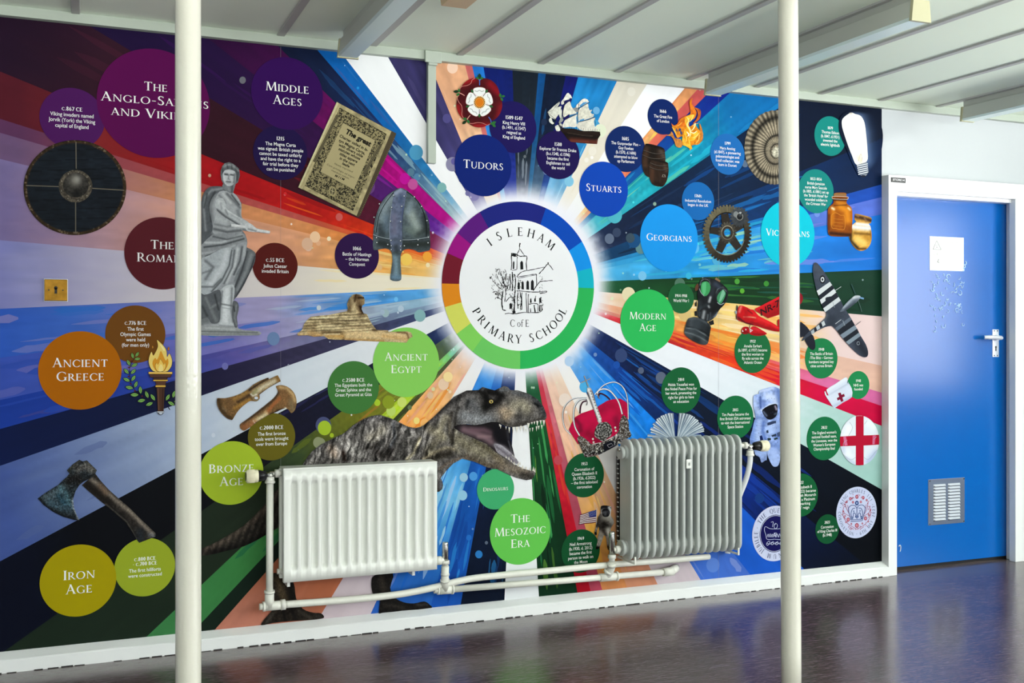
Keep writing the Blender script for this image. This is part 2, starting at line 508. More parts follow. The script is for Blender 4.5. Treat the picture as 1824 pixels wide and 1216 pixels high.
# ------------------------------------------------------------------ steel posts
def post(px_top, px_bot, off, rad, label):
    a = W(px_top, 0, off); b = W(px_bot, 1216, off)
    def at(z):
        t = (z - b.z) / (a.z - b.z)
        return Vector((b.x + (a.x - b.x) * t, -off, z))
    t = thing('steel_post', (at(0).x, -off, 0), label, 'post', 'cream steel posts holding up the ceiling')
    bm = newbm()
    zt = cz(-off)
    tube(bm, [at(z) for z in np.linspace(0, zt + .004, 14)], rad, 40)
    mobj('shaft', bm, M['post'], t)
    for (nm, z0, z1) in (('base_flange', 0.0, .008), ('head_plate', zt - .010, zt - .002)):
        bm = newbm(); p = at(z0); tube(bm, [Vector((p.x, p.y, z0)), Vector((p.x, p.y, z1))], rad + .035, 32)
        mobj(nm, bm, M['post'], t)
PO_L, PO_R = 2.868, 2.847
OL, OR_ = D - PO_L, D - PO_R
post(335, 335.5, OL, .0330, 'left of the two cream steel posts, hiding part of the Romans title')
post(1403.7, 1409.6, OR_, .0327, 'right of the two cream steel posts, nearest the blue door, crossing the Victorians disc')

# ------------------------------------------------------------------ ceiling lights
def ceiling_light(x0, label):
    y0, y1 = -1.49, -.19
    t = thing('ceiling_light', (x0 + .04, y1, cz(y1)), label, 'ceiling light', 'unlit tube lights on the ceiling')
    bm = newbm(); bar_y(bm, x0 + .024, x0 + .058, y0 + .02, y1, -.001, .038); mobj('mounting_spine', bm, M['lamp'], t)
    bm = newbm()
    vs = []
    for y in (y0 + .012, y1 - .012):
        for (dx, d) in ((.010, .038), (.072, .038), (.080, .098), (.002, .098)):
            vs.append(bm.verts.new((x0 + dx, y, cz(y) - d)))
    for q in ((0, 1, 2, 3), (7, 6, 5, 4), (0, 4, 5, 1), (1, 5, 6, 2), (2, 6, 7, 3), (3, 7, 4, 0)): bm.faces.new([vs[i] for i in q])
    mobj('housing', bm, M['lamp'], t)
    bm = newbm(); bar_y(bm, x0, x0 + .082, y0 + .014, y1 - .014, .0985, .108, taper=.006)
    mobj('diffuser', bm, M['diff'], t, label='pale prismatic diffuser strip')
    for (a, b) in ((y0, y0 + .013), (y1 - .013, y1)):
        bm = newbm()
        vs = []
        for y in (a, b):
            for (dx, d) in ((.006, .036), (.076, .036), (.084, .111), (-.002, .111)):
                vs.append(bm.verts.new((x0 + dx, y, cz(y) - d)))
        for q in ((0, 1, 2, 3), (7, 6, 5, 4), (0, 4, 5, 1), (1, 5, 6, 2), (2, 6, 7, 3), (3, 7, 4, 0)): bm.faces.new([vs[i] for i in q])
        mobj('end_cap', bm, M['lampedge'], t)
ceiling_light(.925, 'unlit ceiling tube light nearest the left post, above the dark blue rays')
ceiling_light(2.622, 'unlit ceiling tube light passing behind the right post')
ceiling_light(4.157, 'unlit ceiling tube light above the blue door')

# small box on the ceiling
p = onceil(808, 12, .045)
bm = newbm()
bx_ = thing('junction_box', (p.x, p.y - .06, cz(p.y - .06)), 'small tan box fixed to the ceiling between two lights', 'junction box')
bar_y(bm, p.x - .055, p.x + .055, p.y - .13, p.y, -.001, .018, 0)
mobj('back_box', bm, M['lamp'], bx_)
bm = newbm(); bar_y(bm, p.x - .052, p.x + .052, p.y - .127, p.y - .003, .0185, .048, .006)
mobj('cover', bm, M['tan'], bx_)

# trunking dropping from the strip
ct = thing('cable_trunking', (1.372, 0, 1.97), 'white square cable trunking dropping from the ceiling strip beside the rose picture', 'trunking')
bm = newbm(); box(bm, 1.354, 1.390, -.026, -.0005, 1.9695, 2.41, bev=.002); mobj('trunking_channel', bm, M['trim'], ct)
bm = newbm(); box(bm, 1.336, 1.410, -.044, -.0325, 2.395, 2.445, bev=.003); box(bm, 1.352, 1.392, -.040, -.027, 2.385, 2.412, bev=.002); mobj('junction_cover', bm, M['trim'], ct)

# brass switch plate
sw = thing('key_switch', (-.101, 0, 1.359), 'square brass key switch plate on the mural above the orange disc', 'switch')
q0, q1 = W(79, 497, .008), W(120, 536, .008)
bm = newbm(); box(bm, q0.x - .002, q1.x + .002, -.006, -.0022, q1.z - .002, q0.z + .002, bev=.002); mobj('back_plate', bm, M['gloss'], sw, label='white backing edge')
bm = newbm(); box(bm, q0.x, q1.x, -.0105, -.006, q1.z, q0.z, bev=.0025); fp = mobj('face_plate', bm, M['brass'], sw, label='worn brass face')
cxs, czs = (q0.x + q1.x) / 2, (q0.z + q1.z) / 2
bm = newbm()
vs = [[], []]
for i in range(24):
    a = 2 * PI * i / 24
    for kk, yy in ((0, -.0105), (1, -.0125)):
        vs[kk].append(bm.verts.new((cxs + .0085 * math.cos(a), yy, czs + .008 * math.sin(a) + (.010 if math.sin(a) > 0 else -.010))))
for i in range(24): bm.faces.new((vs[0][i], vs[0][(i + 1) % 24], vs[1][(i + 1) % 24], vs[1][i]))
bm.faces.new(vs[1])
mobj('lock_barrel', bm, M['brass'], fp)
bm = newbm(); box(bm, cxs - .0045, cxs + .0045, -.0132, -.0124, czs - .013, czs + .008); tube(bm, [(cxs, -.0124, czs + .008), (cxs, -.0132, czs + .008)], .0065, 12); mobj('keyhole', bm, M['darkhole'], fp)
for sx in (-1, 1):
    bm = newbm(); tube(bm, [(cxs + sx * .024, -.0105, czs), (cxs + sx * .024, -.0118, czs)], .0028, 10); mobj('screw', bm, M['darkhole'], fp)

# ------------------------------------------------------------------ panel radiator
R0, R1, RZ0, RZ1 = .7246, 1.3600, .259, .706
pr = thing('panel_radiator', ((R0 + R1) / 2, -.12, RZ0), 'white ribbed panel radiator hanging below the dinosaur', 'radiator')
def fluted(x0, x1, z0, z1, y, depth, nfl, hdr):
    """pressed steel sheet: nfl vertical flutes between plain headers; front faces -y"""
    bm = newbm()
    xs = [x0, x0 + .004]
    per = (x1 - x0 - .03) / nfl; g0 = x0 + .015
    prof = [(0.00, 0), (.30, 0), (.36, .12), (.42, .55), (.48, .95), (.54, 1), (.74, 1), (.84, .8), (.93, .35), (.97, .1)]
    cols = [(x0, 0.0), (x0 + .006, 0.0)]
    for i in range(nfl):
        for (f, d) in prof: cols.append((g0 + per * (i + f), d))
    cols += [(x1 - .015, 0.0), (x1 - .006, 0.0), (x1, 0.0)]
    zs = [(z0, 0), (z0 + hdr * .86, 0), (z0 + hdr, .45), (z0 + hdr + .006, .85), (z0 + hdr + .014, 1), (z1 - hdr - .014, 1), (z1 - hdr - .006, .85), (z1 - hdr, .45), (z1 - hdr * .86, 0), (z1, 0)]
    g = [[bm.verts.new((x, -y + depth * d * e, z)) for (x, d) in cols] for (z, e) in zs]
    for j in range(len(zs) - 1):
        for i in range(len(cols) - 1):
            f = bm.faces.new((g[j][i], g[j][i + 1], g[j + 1][i + 1], g[j + 1][i])); f.smooth = True
    # rim folded back
    def rimline(ring):
        back = [bm.verts.new((v.co.x, -y + .022, v.co.z)) for v in ring]
        for i in range(len(ring) - 1): bm.faces.new((ring[i], back[i], back[i + 1], ring[i + 1]))
    rimline(g[0]); rimline(g[-1]); rimline([r[0] for r in g]); rimline([r[-1] for r in g])
    return bm
mobj('front_panel', fluted(R0, R1, RZ0, RZ1, .130, .019, 15, .052), M['rad'], pr)
bm = newbm(); box(bm, R0 + .002, R1 - .002, -.107, -.104, RZ0 + .004, RZ1 - .004); mobj('panel_seam', bm, M['rad'], pr)
bm = newbm(); box(bm, R0 - .006, R1 - .004, -.070, -.046, RZ0 + .004, RZ1 - .002, bev=.006); mobj('rear_panel', bm, M['rad'], pr)
bm = newbm()
for i in range(40):
    x = R0 + .02 + (R1 - R0 - .04) * i / 39
    box(bm, x - .0008, x + .0008, -.104, -.070, RZ0 + .03, RZ1 - .012)
mobj('convector_fin', bm, M['rad'], pr)
bm = newbm(); box(bm, R0 - .001, R1 + .001, -.1315, -.045, RZ1 - .003, RZ1 + .004, bev=.002); mobj('top_cover', bm, M['rad'], pr)
for x in (R0 + .03, R1 - .085):
    bm = newbm(); box(bm, x - .006, x + .006, -.075, -.0012, RZ0 - .03, RZ0 + .09, bev=.001); mobj('wall_bracket', bm, M['rad'], pr)
for z in (RZ0 + .035,):
    bm = newbm(); tube(bm, [(R0 - .016, -.075, z), (R0 + .004, -.075, z)], .011, 14); mobj('blanking_plug', bm, M['pipe'], pr)

# ------------------------------------------------------------------ column radiator
C0, C1, CZ0, CZ1 = 2.252, 2.866, .222, .768
cr = thing('column_radiator', ((C0 + C1) / 2, -.11, CZ0), 'old grey column radiator below the open book picture', 'radiator')
NS = 16; pitch = (C1 - C0) / NS
def section(x, w):
    bm = newbm()
    yf, yb, r = -.162, -.052, .05
    def outline(ins, yoff=0):
        P = []
        for (cx_, cz_, a0) in ((yb - r, CZ1 - r, 0), (yf + r, CZ1 - r, 90), (yf + r * .9, CZ0 + r * .9, 180), (yb - r * .9, CZ0 + r * .9, 270)):
            rr = r if cz_ > .5 else r * .9
            for i in range(9):
                a = math.radians(a0 + i * 90 / 8)
                P.append((cx_ + (rr - ins) * math.cos(a), cz_ + (rr - ins) * math.sin(a)))
        return P
    lev = [(-.5, .010), (-.46, .004), (-.34, .001), (-.1, 0), (.1, 0), (.34, .001), (.46, .004), (.5, .010)]
    rings = []
    for (f, ins) in lev:
        rings.append([bm.verts.new((x + f * w, y, z)) for (y, z) in outline(ins)])
    n = len(rings[0])
    for a, b in zip(rings, rings[1:]):
        for i in range(n):
            f = bm.faces.new((a[i], a[(i + 1) % n], b[(i + 1) % n], b[i])); f.smooth = True
    # recessed flanks between the two columns
    for ring, s in ((rings[0], 1), (rings[-1], -1)):
        inner = [bm.verts.new((v.co.x + s * .003, -.107 + (v.co.y + .107) * .35, (CZ0 + CZ1) / 2 + (v.co.z - (CZ0 + CZ1) / 2) * .80)) for v in ring]
        for i in range(n):
            f = bm.faces.new((ring[i], ring[(i + 1) % n], inner[(i + 1) % n], inner[i])); f.smooth = True
        bm.faces.new(inner)
    return bm
sec0 = None
for i in range(NS):
    x = C0 + pitch * (i + .40)
    if sec0 is None:
        sec0 = mobj('radiator_section', section(x, .0165), M['rad2'], cr)
        sx0 = x
    else:
        o = sec0.copy(); COL.objects.link(o); o.parent = cr; ORG[o.name] = ORG[cr.name]
        o.location = (x - sx0, 0, 0)
for z, r in ((CZ1 - .062, .034), (CZ0 + .055, .032)):
    bm = newbm(); tube(bm, [(C0 - .004, -.107, z), (C1 - .012, -.107, z)], r, 20); mobj('header_tube', bm, M['rad2'], cr)
bm = newbm(); tube(bm, [(C0 - .022, -.107, CZ1 - .062), (C0 - .002, -.107, CZ1 - .062)], .029, 20); mobj('blanking_plug', bm, M['rad2'], cr)
bm = newbm(); tube(bm, [(C0 - .030, -.110, CZ1 - .047), (C0 - .020, -.110, CZ1 - .047)], .008, 10); mobj('bleed_valve', bm, M['chrome'], cr)
bm = newbm(); tube(bm, [(C0 - .018, -.107, CZ0 + .055), (C0 - .002, -.107, CZ0 + .055)], .036, 20); mobj('bush', bm, M['rad2'], cr)
for px in (1131, 1315):
    q = W(px, 985, .165)
    bm = newbm(); box(bm, q.x - .004, q.x + .004, -.168, -.0012, CZ0 - .012, CZ0 - .004); box(bm, q.x - .004, q.x + .004, -.170, -.164, CZ0 - .012, CZ0 + .022, bev=.001); mobj('wall_bracket', bm, M['pipe'], cr)
za, zb = W(1102, 812, .03), W(1102, 965, .03)
bm = newbm(); box(bm, za.x - .008, za.x + .012, -.042, -.022, zb.z, za.z)
for i in range(18): box(bm, za.x - .0095, za.x - .006, -.0425, -.030, zb.z + (za.z - zb.z) * (i + .3) / 18, zb.z + (za.z - zb.z) * (i + .55) / 18, mi=1)
mobj('rear_bracket_strip', bm, [M['black'], M['rad2']], cr, label='dark notched strip behind the radiator')
q = W(1227, 826, .166)
bm = newbm(); box(bm, q.x - .015, q.x + .012, -.171, -.162, q.z - .021, q.z + .021, bev=.004); bt = mobj('meter_tag', bm, M['rad'], cr, label='small white heat meter tag')
bm = newbm(); box(bm, q.x - .006, q.x + .004, -.1716, -.171, q.z - .007, q.z + .007); mobj('meter_display', bm, M['ink'], bt)

# ------------------------------------------------------------------ pipes and valves
PR = .0145
hp = thing('heating_pipe', (1.4, -.075, .15), 'upper cream heating pipe curving along the wall between both radiators', 'pipe')
bm = newbm()
PW = lambda px, py, off=.075: W(px, py, off)
flow = spline([PW(508.5, 1076.2), PW(560, 1072.5), PW(640, 1066), PW(700, 1059.5), PW(745, 1052), PW(785, 1043), PW(820, 1034), PW(860, 1027.5), PW(960, 1018), PW(1050, 1009), PW(1115, 1003), PW(1180, 998), PW(1240, 993), W(1262, 991, .06)], 6)
tube(bm, [Vector(p) for p in flow], PR, 14)
mobj('pipe_run', bm, M['pipe'], hp)
rx = W(480, 1075, .08).x
rs = thing('riser_pipe', (rx, -.078, .14), 'vertical cream riser pipe at the left end of the white panel radiator', 'pipe')
bm = newbm()
tube(bm, [(rx, -.078, .165), (rx, -.085, .35), (rx, -.092, .655)], PR * .96, 14); mobj('riser', bm, M['pipe'], rs)
bm = newbm()
a = PW(470, 1080); b = PW(505, 1076.5)
tube(bm, [a, b], .0185, 16); tube(bm, [PW(462, 1080.5), a], .013, 12); tube(bm, [PW(500, 1077), PW(508, 1076)], .021, 16); tube(bm, [PW(468, 1080), PW(472, 1079.6)], .020, 16)
tube(bm, [(rx, -.076, .155), (rx, -.080, .215)], .0185, 16); tube(bm, [(rx, -.08, .213), (rx, -.081, .222)], .021, 16)
mobj('elbow', bm, M['pipe'], rs)
rp = thing('return_pipe', (1.9, -.075, .15), 'lower cream heating pipe with a capped end under the column radiator', 'pipe')
bm = newbm(); tube(bm, [PW(800, 1049.5), PW(1000, 1034), PW(1185, 1018.5)], PR * .97, 14); mobj('pipe_run', bm, M['pipe'], rp)
bm = newbm(); tube(bm, [PW(783, 1050.8), PW(806, 1049)], .0185, 16); tube(bm, [PW(773, 1051.5), PW(784, 1050.7)], .0125, 12); tube(bm, [PW(804, 1049), PW(807, 1048.8)], .0215, 16); tube(bm, [PW(779, 1051), PW(782, 1050.8)], .019, 16)
lx = W(793, 1000, .095).x
tube(bm, [(lx + .004, -.078, .158), (lx, -.090, .20), (lx, -.095, .262)], .0165, 16); tube(bm, [(lx + .001, -.088, .195), (lx, -.09, .204)], .0205, 16); tube(bm, [(lx, -.094, .222), (lx, -.094, .230)], .0185, 16)
mobj('tee', bm, M['pipe'], rp)
bm = newbm(); l2 = W(1090, 985, .11).x
tube(bm, [W(1080, 1028, .075), W(1084, 1022, .082), W(1089, 1012, .095), W(1090, 1002, .107)], .0165, 16)
tube(bm, [PW(1068, 1028.6), PW(1099, 1026)], .0185, 16); tube(bm, [PW(1097, 1026), PW(1100, 1025.8)], .0215, 16); tube(bm, [W(1082, 1020, .08), W(1084.5, 1016, .085)], .0205, 16)
tube(bm, [W(1090, 1007, .10), W(1090, 1003, .106)], .0205, 16)
mobj('tee', bm, M['pipe'], rp)
bm = newbm(); tube(bm, [PW(1181, 1019), PW(1199, 1017.2)], .0195, 16); tube(bm, [PW(1196, 1017), W(1203, 1012, .03), W(1204, 1011, .0015)], .0185, 16); mobj('end_elbow', bm, M['pipe'], rp)

def lockshield(name_label, x, z0, z1, zt, xt, off):
    t = thing('lockshield_valve', (x, -off, z0), name_label, 'valve', 'chrome lockshield valves')
    bm = newbm(); tube(bm, [(x, -off, z0), (x, -off, z0 + .03), (x, -off, zt - .02)], .0135, 14); tube(bm, [(x, -off, z0 + .012), (x, -off, z0 + .028)], .0185, 6)
    tube(bm, [(x, -off, zt), (xt, -off, zt)], .0125, 14); tube(bm, [(x + (xt - x) * .38, -off, zt), (x + (xt - x) * .85, -off, zt)], .0195, 6)
    mobj('valve_body', bm, M['pipe'], t)
    bm = newbm(); tube(bm, [(x, -off, zt - .02), (x, -off, z1 - .008), (x, -off, z1)], [.0145, .0135, .0125], 16); mobj('cap', bm, M['chrome'], t, label='worn chrome cap')
lockshield('chrome lockshield valve at the lower right corner of the white panel radiator', lx, .258, .364, .288, R1 - .001, .095)
lockshield('chrome lockshield valve at the lower left of the grey column radiator', l2, .222, .355, .272, C0 - .018, .11)

def trv(label, x_knob, x_neck, x_body, x_rad, z, off, z_down):
    sgn = 1 if x_rad > x_knob else -1
    t = thing('thermostatic_valve', (x_body, -off, z_down), label, 'valve', 'cream thermostatic valves')
    bm = newbm()
    xe = x_knob + sgn * .047
    tube(bm, [(x_knob, -off, z), (x_knob + sgn * .004, -off, z), (xe - sgn * .006, -off, z), (xe, -off, z)], [.021, .0255, .0255, .024], 28)
    for i in range(28):
        a = 2 * PI * i / 28
        p = Vector((0, math.cos(a), math.sin(a))) * .0255
        tube(bm, [(x_knob + sgn * .006, -off + p.y, z + p.z), (xe - sgn * .014, -off + p.y, z + p.z)], .0012, 5)
    kn = mobj('dial', bm, M['ivory'], t)
    bm = newbm(); tube(bm, [(x_knob - sgn * .002, -off, z), (x_knob + sgn * .001, -off, z)], .0175, 20); mobj('dial_end', bm, M['black'], kn)
    bm = newbm(); tube(bm, [(xe, -off, z), (x_neck, -off, z)], [.0225, .0145], 20)
    for i in range(10):
        a = 2 * PI * i / 10; p = Vector((0, math.cos(a), math.sin(a)))
        tube(bm, [(xe, -off + p.y * .0225, z + p.z * .0225), (x_neck, -off + p.y * .015, z + p.z * .015)], .0022, 5)
    mobj('collar', bm, M['black'], t, label='black collar')
    bm = newbm(); tube(bm, [(x_neck - sgn * .002, -off, z), (x_body + sgn * .012, -off, z)], [.010, .0135], 14)
    tube(bm, [(x_body, -off, z + .010), (x_body, -off, z_down + .022)], [.0125, .0125], 14); tube(bm, [(x_body, -off, z_down + .024), (x_body, -off, z_down + .032)], .0165, 6)
    tube(bm, [(x_body, -off, z + .004), (x_body + sgn * .022, -off, z + .006)], [.011, .0095], 14)
    mobj('valve_body', bm, M['chrome'], t, label='brassy chrome valve body')
    bm = newbm(); tube(bm, [(x_body, -off, z_down), (x_body, -off, z_down + .024)], [.0175, .0165], 14); tube(bm, [(x_body, -off, z_down - .002), (x_body, -off, z_down + .006)], .020, 14)
    tube(bm, [(x_body + sgn * .018, -off, z + .006), (x_rad, -off, z + .006)], .0105, 12); tube(bm, [(x_body + sgn * .020, -off, z + .006), (x_body + sgn * .036, -off, z + .006)], .0175, 6)
    mobj('union', bm, M['pipe'], t)
    return t
zz1 = W(449, 848, .095).z
trv('cream thermostatic valve at the upper left of the white panel radiator', W(438, 848, .095).x, W(474, 846, .095).x, rx, R0 - .002, zz1, .092, .652)
zz2 = W(1355, 794, .11).z
trv2 = trv('cream thermostatic valve at the upper right of the grey column radiator', W(1367.5, 794, .11).x, W(1342, 794, .11).x, W(1336, 800, .11).x, C1 - .012, zz2, .11, .665)

# right end: rises behind the column radiator up to its valve
bm = newbm()
tube(bm, [Vector(p) for p in spline([W(1296, 985, .028), W(1299, 955, .028), W(1306, 915, .03), W(1317, 883, .045), W(1329, 852, .08), W(1335.5, 825, .105), W(1336, 806, .11)], 7)], .013, 14)
mobj('bent_tail', bm, M['gloss'], trv2, label='white bent pipe tail')


# ------------------------------------------------------------------ flat print builder: coloured polygons on the mural plane
class Ink:
    """collects flat shapes given in photograph pixels (or wall metres) as one coloured mesh"""
    def __init__(self, off):
        self.off = off; self.V = []; self.Fc = []; self.C = []; self.n = 0; self.lay = 0
    def o(self):
        return self.off + self.lay * 0.00001
    def up(self):
        self.lay += 1; return self
    def raw(self, V, faces, cols):
        """V Nx3 world, cols Nx3 sRGB"""
        self.V.append(np.asarray(V, float)); self.C.append(np.asarray(cols, float))
        self.Fc += [tuple(i + self.n for i in f) for f in faces]
        self.n += len(V)
    def poly(self, P, col, layer=True):
        if layer: self.lay += 1
        V = WN(P, self.o()); c = hx(col) if isinstance(col, str) else np.asarray(col)
        self.raw(V, [tuple(range(len(V)))], np.tile(c, (len(V), 1)))
    def strip(self, P, w, col, layer=True):
        """polyline of width w (a number or one per point) in pixels"""
        if layer: self.lay += 1
        P = np.asarray(P, float); n = len(P)
        if n < 2: return
        w = np.broadcast_to(np.asarray(w, float), (n,))
        T = np.gradient(P, axis=0) if n > 2 else np.tile(P[1] - P[0], (2, 1))
        L = np.linalg.norm(T, axis=1, keepdims=True); L[L < 1e-6] = 1
        N = np.stack([-T[:, 1], T[:, 0]], 1) / L
        A = P + N * w[:, None] / 2; B = P - N * w[:, None] / 2
        V = WN(np.concatenate([A, B]), self.o()); c = hx(col) if isinstance(col, str) else np.asarray(col)
        self.raw(V, [(i, i + 1, n + i + 1, n + i) for i in range(n - 1)], np.tile(c, (2 * n, 1)))
    def dots(self, P, r, col, n=10):
        self.lay += 1
        for i, p in enumerate(P):
            rr = r[i] if hasattr(r, '__len__') else r
            self.poly(ell(p[0], p[1], rr * .93, rr, n), col[i] if isinstance(col, list) else col, layer=False)
    def patch(self, outline, fn, step=2.0):
        """outline polygon filled with a fine mesh coloured by fn(points)->sRGB"""
        self.lay += 1
        O = np.asarray(outline, float)
        # resample edges
        E = []
        for a, b in zip(O, np.roll(O, -1, 0)):
            m = max(1, int(np.linalg.norm(b - a) / step))
            for k in range(m): E.append(a + (b - a) * k / m)
        E = np.array(E)
        x0, y0 = E.min(0); x1, y1 = E.max(0)
        gx, gy = np.meshgrid(np.arange(x0 + step * .5, x1, step), np.arange(y0 + step * .5, y1, step))
        gx = gx + ((np.arange(gx.shape[0]) % 2) * step * .5)[:, None]
        G = np.stack([gx.ravel(), gy.ravel()], 1)
        G = G[inside(G, O)]
        if len(G):
            d = segdist(G, np.concatenate([E, E[:1]]))
            G = G[d > step * .35]
        P = np.concatenate([E, G])
        r = delaunay_2d_cdt([Vector(p) for p in P], [], [list(range(len(E)))], 1, 1e-5)
        VP = np.array([(v.x, v.y) for v in r[0]])
        cols = np.clip(fn(VP), 0, 1)
        self.raw(WN(VP, self.o()), [tuple(f) for f in r[2]], cols)
    def build(self, name, parent, label=None):
        V = np.concatenate(self.V) - np.array(ORG[parent.name]); C = np.concatenate(self.C)
        me = bpy.data.meshes.new(name)
        me.from_pydata(V.tolist(), [], self.Fc)
        at = me.color_attributes.new('Col', 'FLOAT_COLOR', 'POINT')
        at.data.foreach_set('color', np.concatenate([lin(np.clip(C, 0, 1)), np.ones((len(C), 1))], 1).astype(np.float32).ravel())
        me.materials.append(M['print'])
        # face the room (-y)
        fl = [p.index for p in me.polygons if p.normal.y > 0]
        if fl:
            bm = bmesh.new(); bm.from_mesh(me); bm.faces.ensure_lookup_table()
            bmesh.ops.reverse_faces(bm, faces=[bm.faces[i] for i in fl]); bm.to_mesh(me); bm.free()
        o = bpy.data.objects.new(name, me); link(o, parent)
        if label: o['label'] = label
        return o

def ell(cx, cy, rx, ry, n=48, a0=0.0, a1=2 * PI):
    e = (abs(a1 - a0 - 2 * PI) < 1e-6)
    t = np.linspace(a0, a1, n, endpoint=not e)
    return np.stack([cx + rx * np.cos(t), cy + ry * np.sin(t)], 1)

def inside(P, O):
    x, y = P[:, 0], P[:, 1]; r = np.zeros(len(P), bool)
    j = len(O) - 1
    for i in range(len(O)):
        xi, yi = O[i]; xj, yj = O[j]
        c = ((yi > y) != (yj > y))
        with np.errstate(divide='ignore', invalid='ignore'):
            r ^= c & (x < (xj - xi) * (y - yi) / (yj - yi + 1e-12) + xi)
        j = i
    return r

def segdist(P, L):
    """distance of points P to polyline L"""
    L = np.asarray(L, float); best = np.full(len(P), 1e9)
    if len(L) == 1: return np.linalg.norm(P - L[0], axis=1)
    for a, b in zip(L[:-1], L[1:]):
        ab = b - a; q = ab @ ab
        t = np.clip(((P - a) @ ab) / q, 0, 1) if q > 1e-9 else np.zeros(len(P))
        d = P - a - t[:, None] * ab
        best = np.minimum(best, d[:, 0] ** 2 + d[:, 1] ** 2)
    return np.sqrt(best)

_rs = np.random.RandomState(7)
_T = _rs.rand(256, 256)
def vn(x, y, s=0):
    x = np.asarray(x, float) + s * 17.3; y = np.asarray(y, float) + s * 31.7
    xi = np.floor(x).astype(int); yi = np.floor(y).astype(int); fx = x - xi; fy = y - yi
    fx = fx * fx * (3 - 2 * fx); fy = fy * fy * (3 - 2 * fy)
    g = lambda a, b: _T[a % 256, b % 256]
    return (g(xi, yi) * (1 - fx) + g(xi + 1, yi) * fx) * (1 - fy) + (g(xi, yi + 1) * (1 - fx) + g(xi + 1, yi + 1) * fx) * fy
def fbm(x, y, s=0, o=3):
    r = 0; a = .5
    for k in range(o):
        r = r + a * vn(x * 2 ** k, y * 2 ** k, s + k); a /= 2
    return r / (1 - .5 ** o)

def Q(s, ox, oy, k):
    """points written in a magnified crop -> photograph pixels"""
    return np.array([[ox + float(a.split(',')[0]) / k, oy + float(a.split(',')[1]) / k] for a in s.split()])

def painter(base, strokes, conv, nz=(0.0, 10, 10, 0), extra=None):
    """colour function: base hex, noise (amplitude, scale x, scale y, seed), soft strokes (points, radius px, hex, alpha)"""
    b = hx(base)
    def fn(P):
        C = np.tile(b, (len(P), 1))
        if nz[0]:
            C = C * (1 + nz[0] * (fbm(P[:, 0] / nz[1], P[:, 1] / nz[2], nz[3]) - .5) * 2)[:, None]
        for st in strokes:
            pts, r, col, al = st[:4]
            L = conv(pts) if isinstance(pts, str) else np.asarray(pts, float)
            d = segdist(P, L)
            w = al * np.exp(-(d / r) ** 2 * 1.3)
            if len(st) > 4: w = al * np.clip((r - d) / st[4] + .5, 0, 1)
            C = C * (1 - w[:, None]) + hx(col) * w[:, None]
        if extra: C = extra(P, C)
        return C
    return fn

# ------------------------------------------------------------------ lettering
TK, TN = .135, .055
def _bar(x0, y0, x1, y1, w): return [(x0 - w / 2, y0), (x0 + w / 2, y0), (x1 + w / 2, y1), (x1 - w / 2, y1)]
def _rect(x0, y0, x1, y1): return [(x0, y0), (x1, y0), (x1, y1), (x0, y1)]
def _ser(x, y, w, up):
    h = .04 if up else -.04
    return [(x - w / 2 - .085, y), (x + w / 2 + .085, y), (x + w / 2 + .02, y + h), (x - w / 2 - .02, y + h)]
def _arc(cx, cy, rx, ry, a0, a1, tk, tn, n=22):
    out = []
    for i in range(n):
        t = [math.radians(a0 + (a1 - a0) * k / n) for k in (i, i + 1)]
        out.append([(cx + rx * math.cos(t[0]), cy + ry * math.sin(t[0])), (cx + rx * math.cos(t[1]), cy + ry * math.sin(t[1])),
                    (cx + (rx - tk) * math.cos(t[1]), cy + (ry - tn) * math.sin(t[1])), (cx + (rx - tk) * math.cos(t[0]), cy + (ry - tn) * math.sin(t[0]))])
    return out
def _stem(x, y0=0, y1=1, w=None, s0=True, s1=True):
    w = w or TK
    r = [_rect(x - w / 2, y0, x + w / 2, y1)]
    if s0: r.append(_ser(x, y0, w, True))
    if s1: r.append(_ser(x, y1, w, False))
    return r
def _tip(x, y0, y1, s): return [(x, y0), (x + .03 * s, y0), (x + .05 * s, y1), (x, y1)]
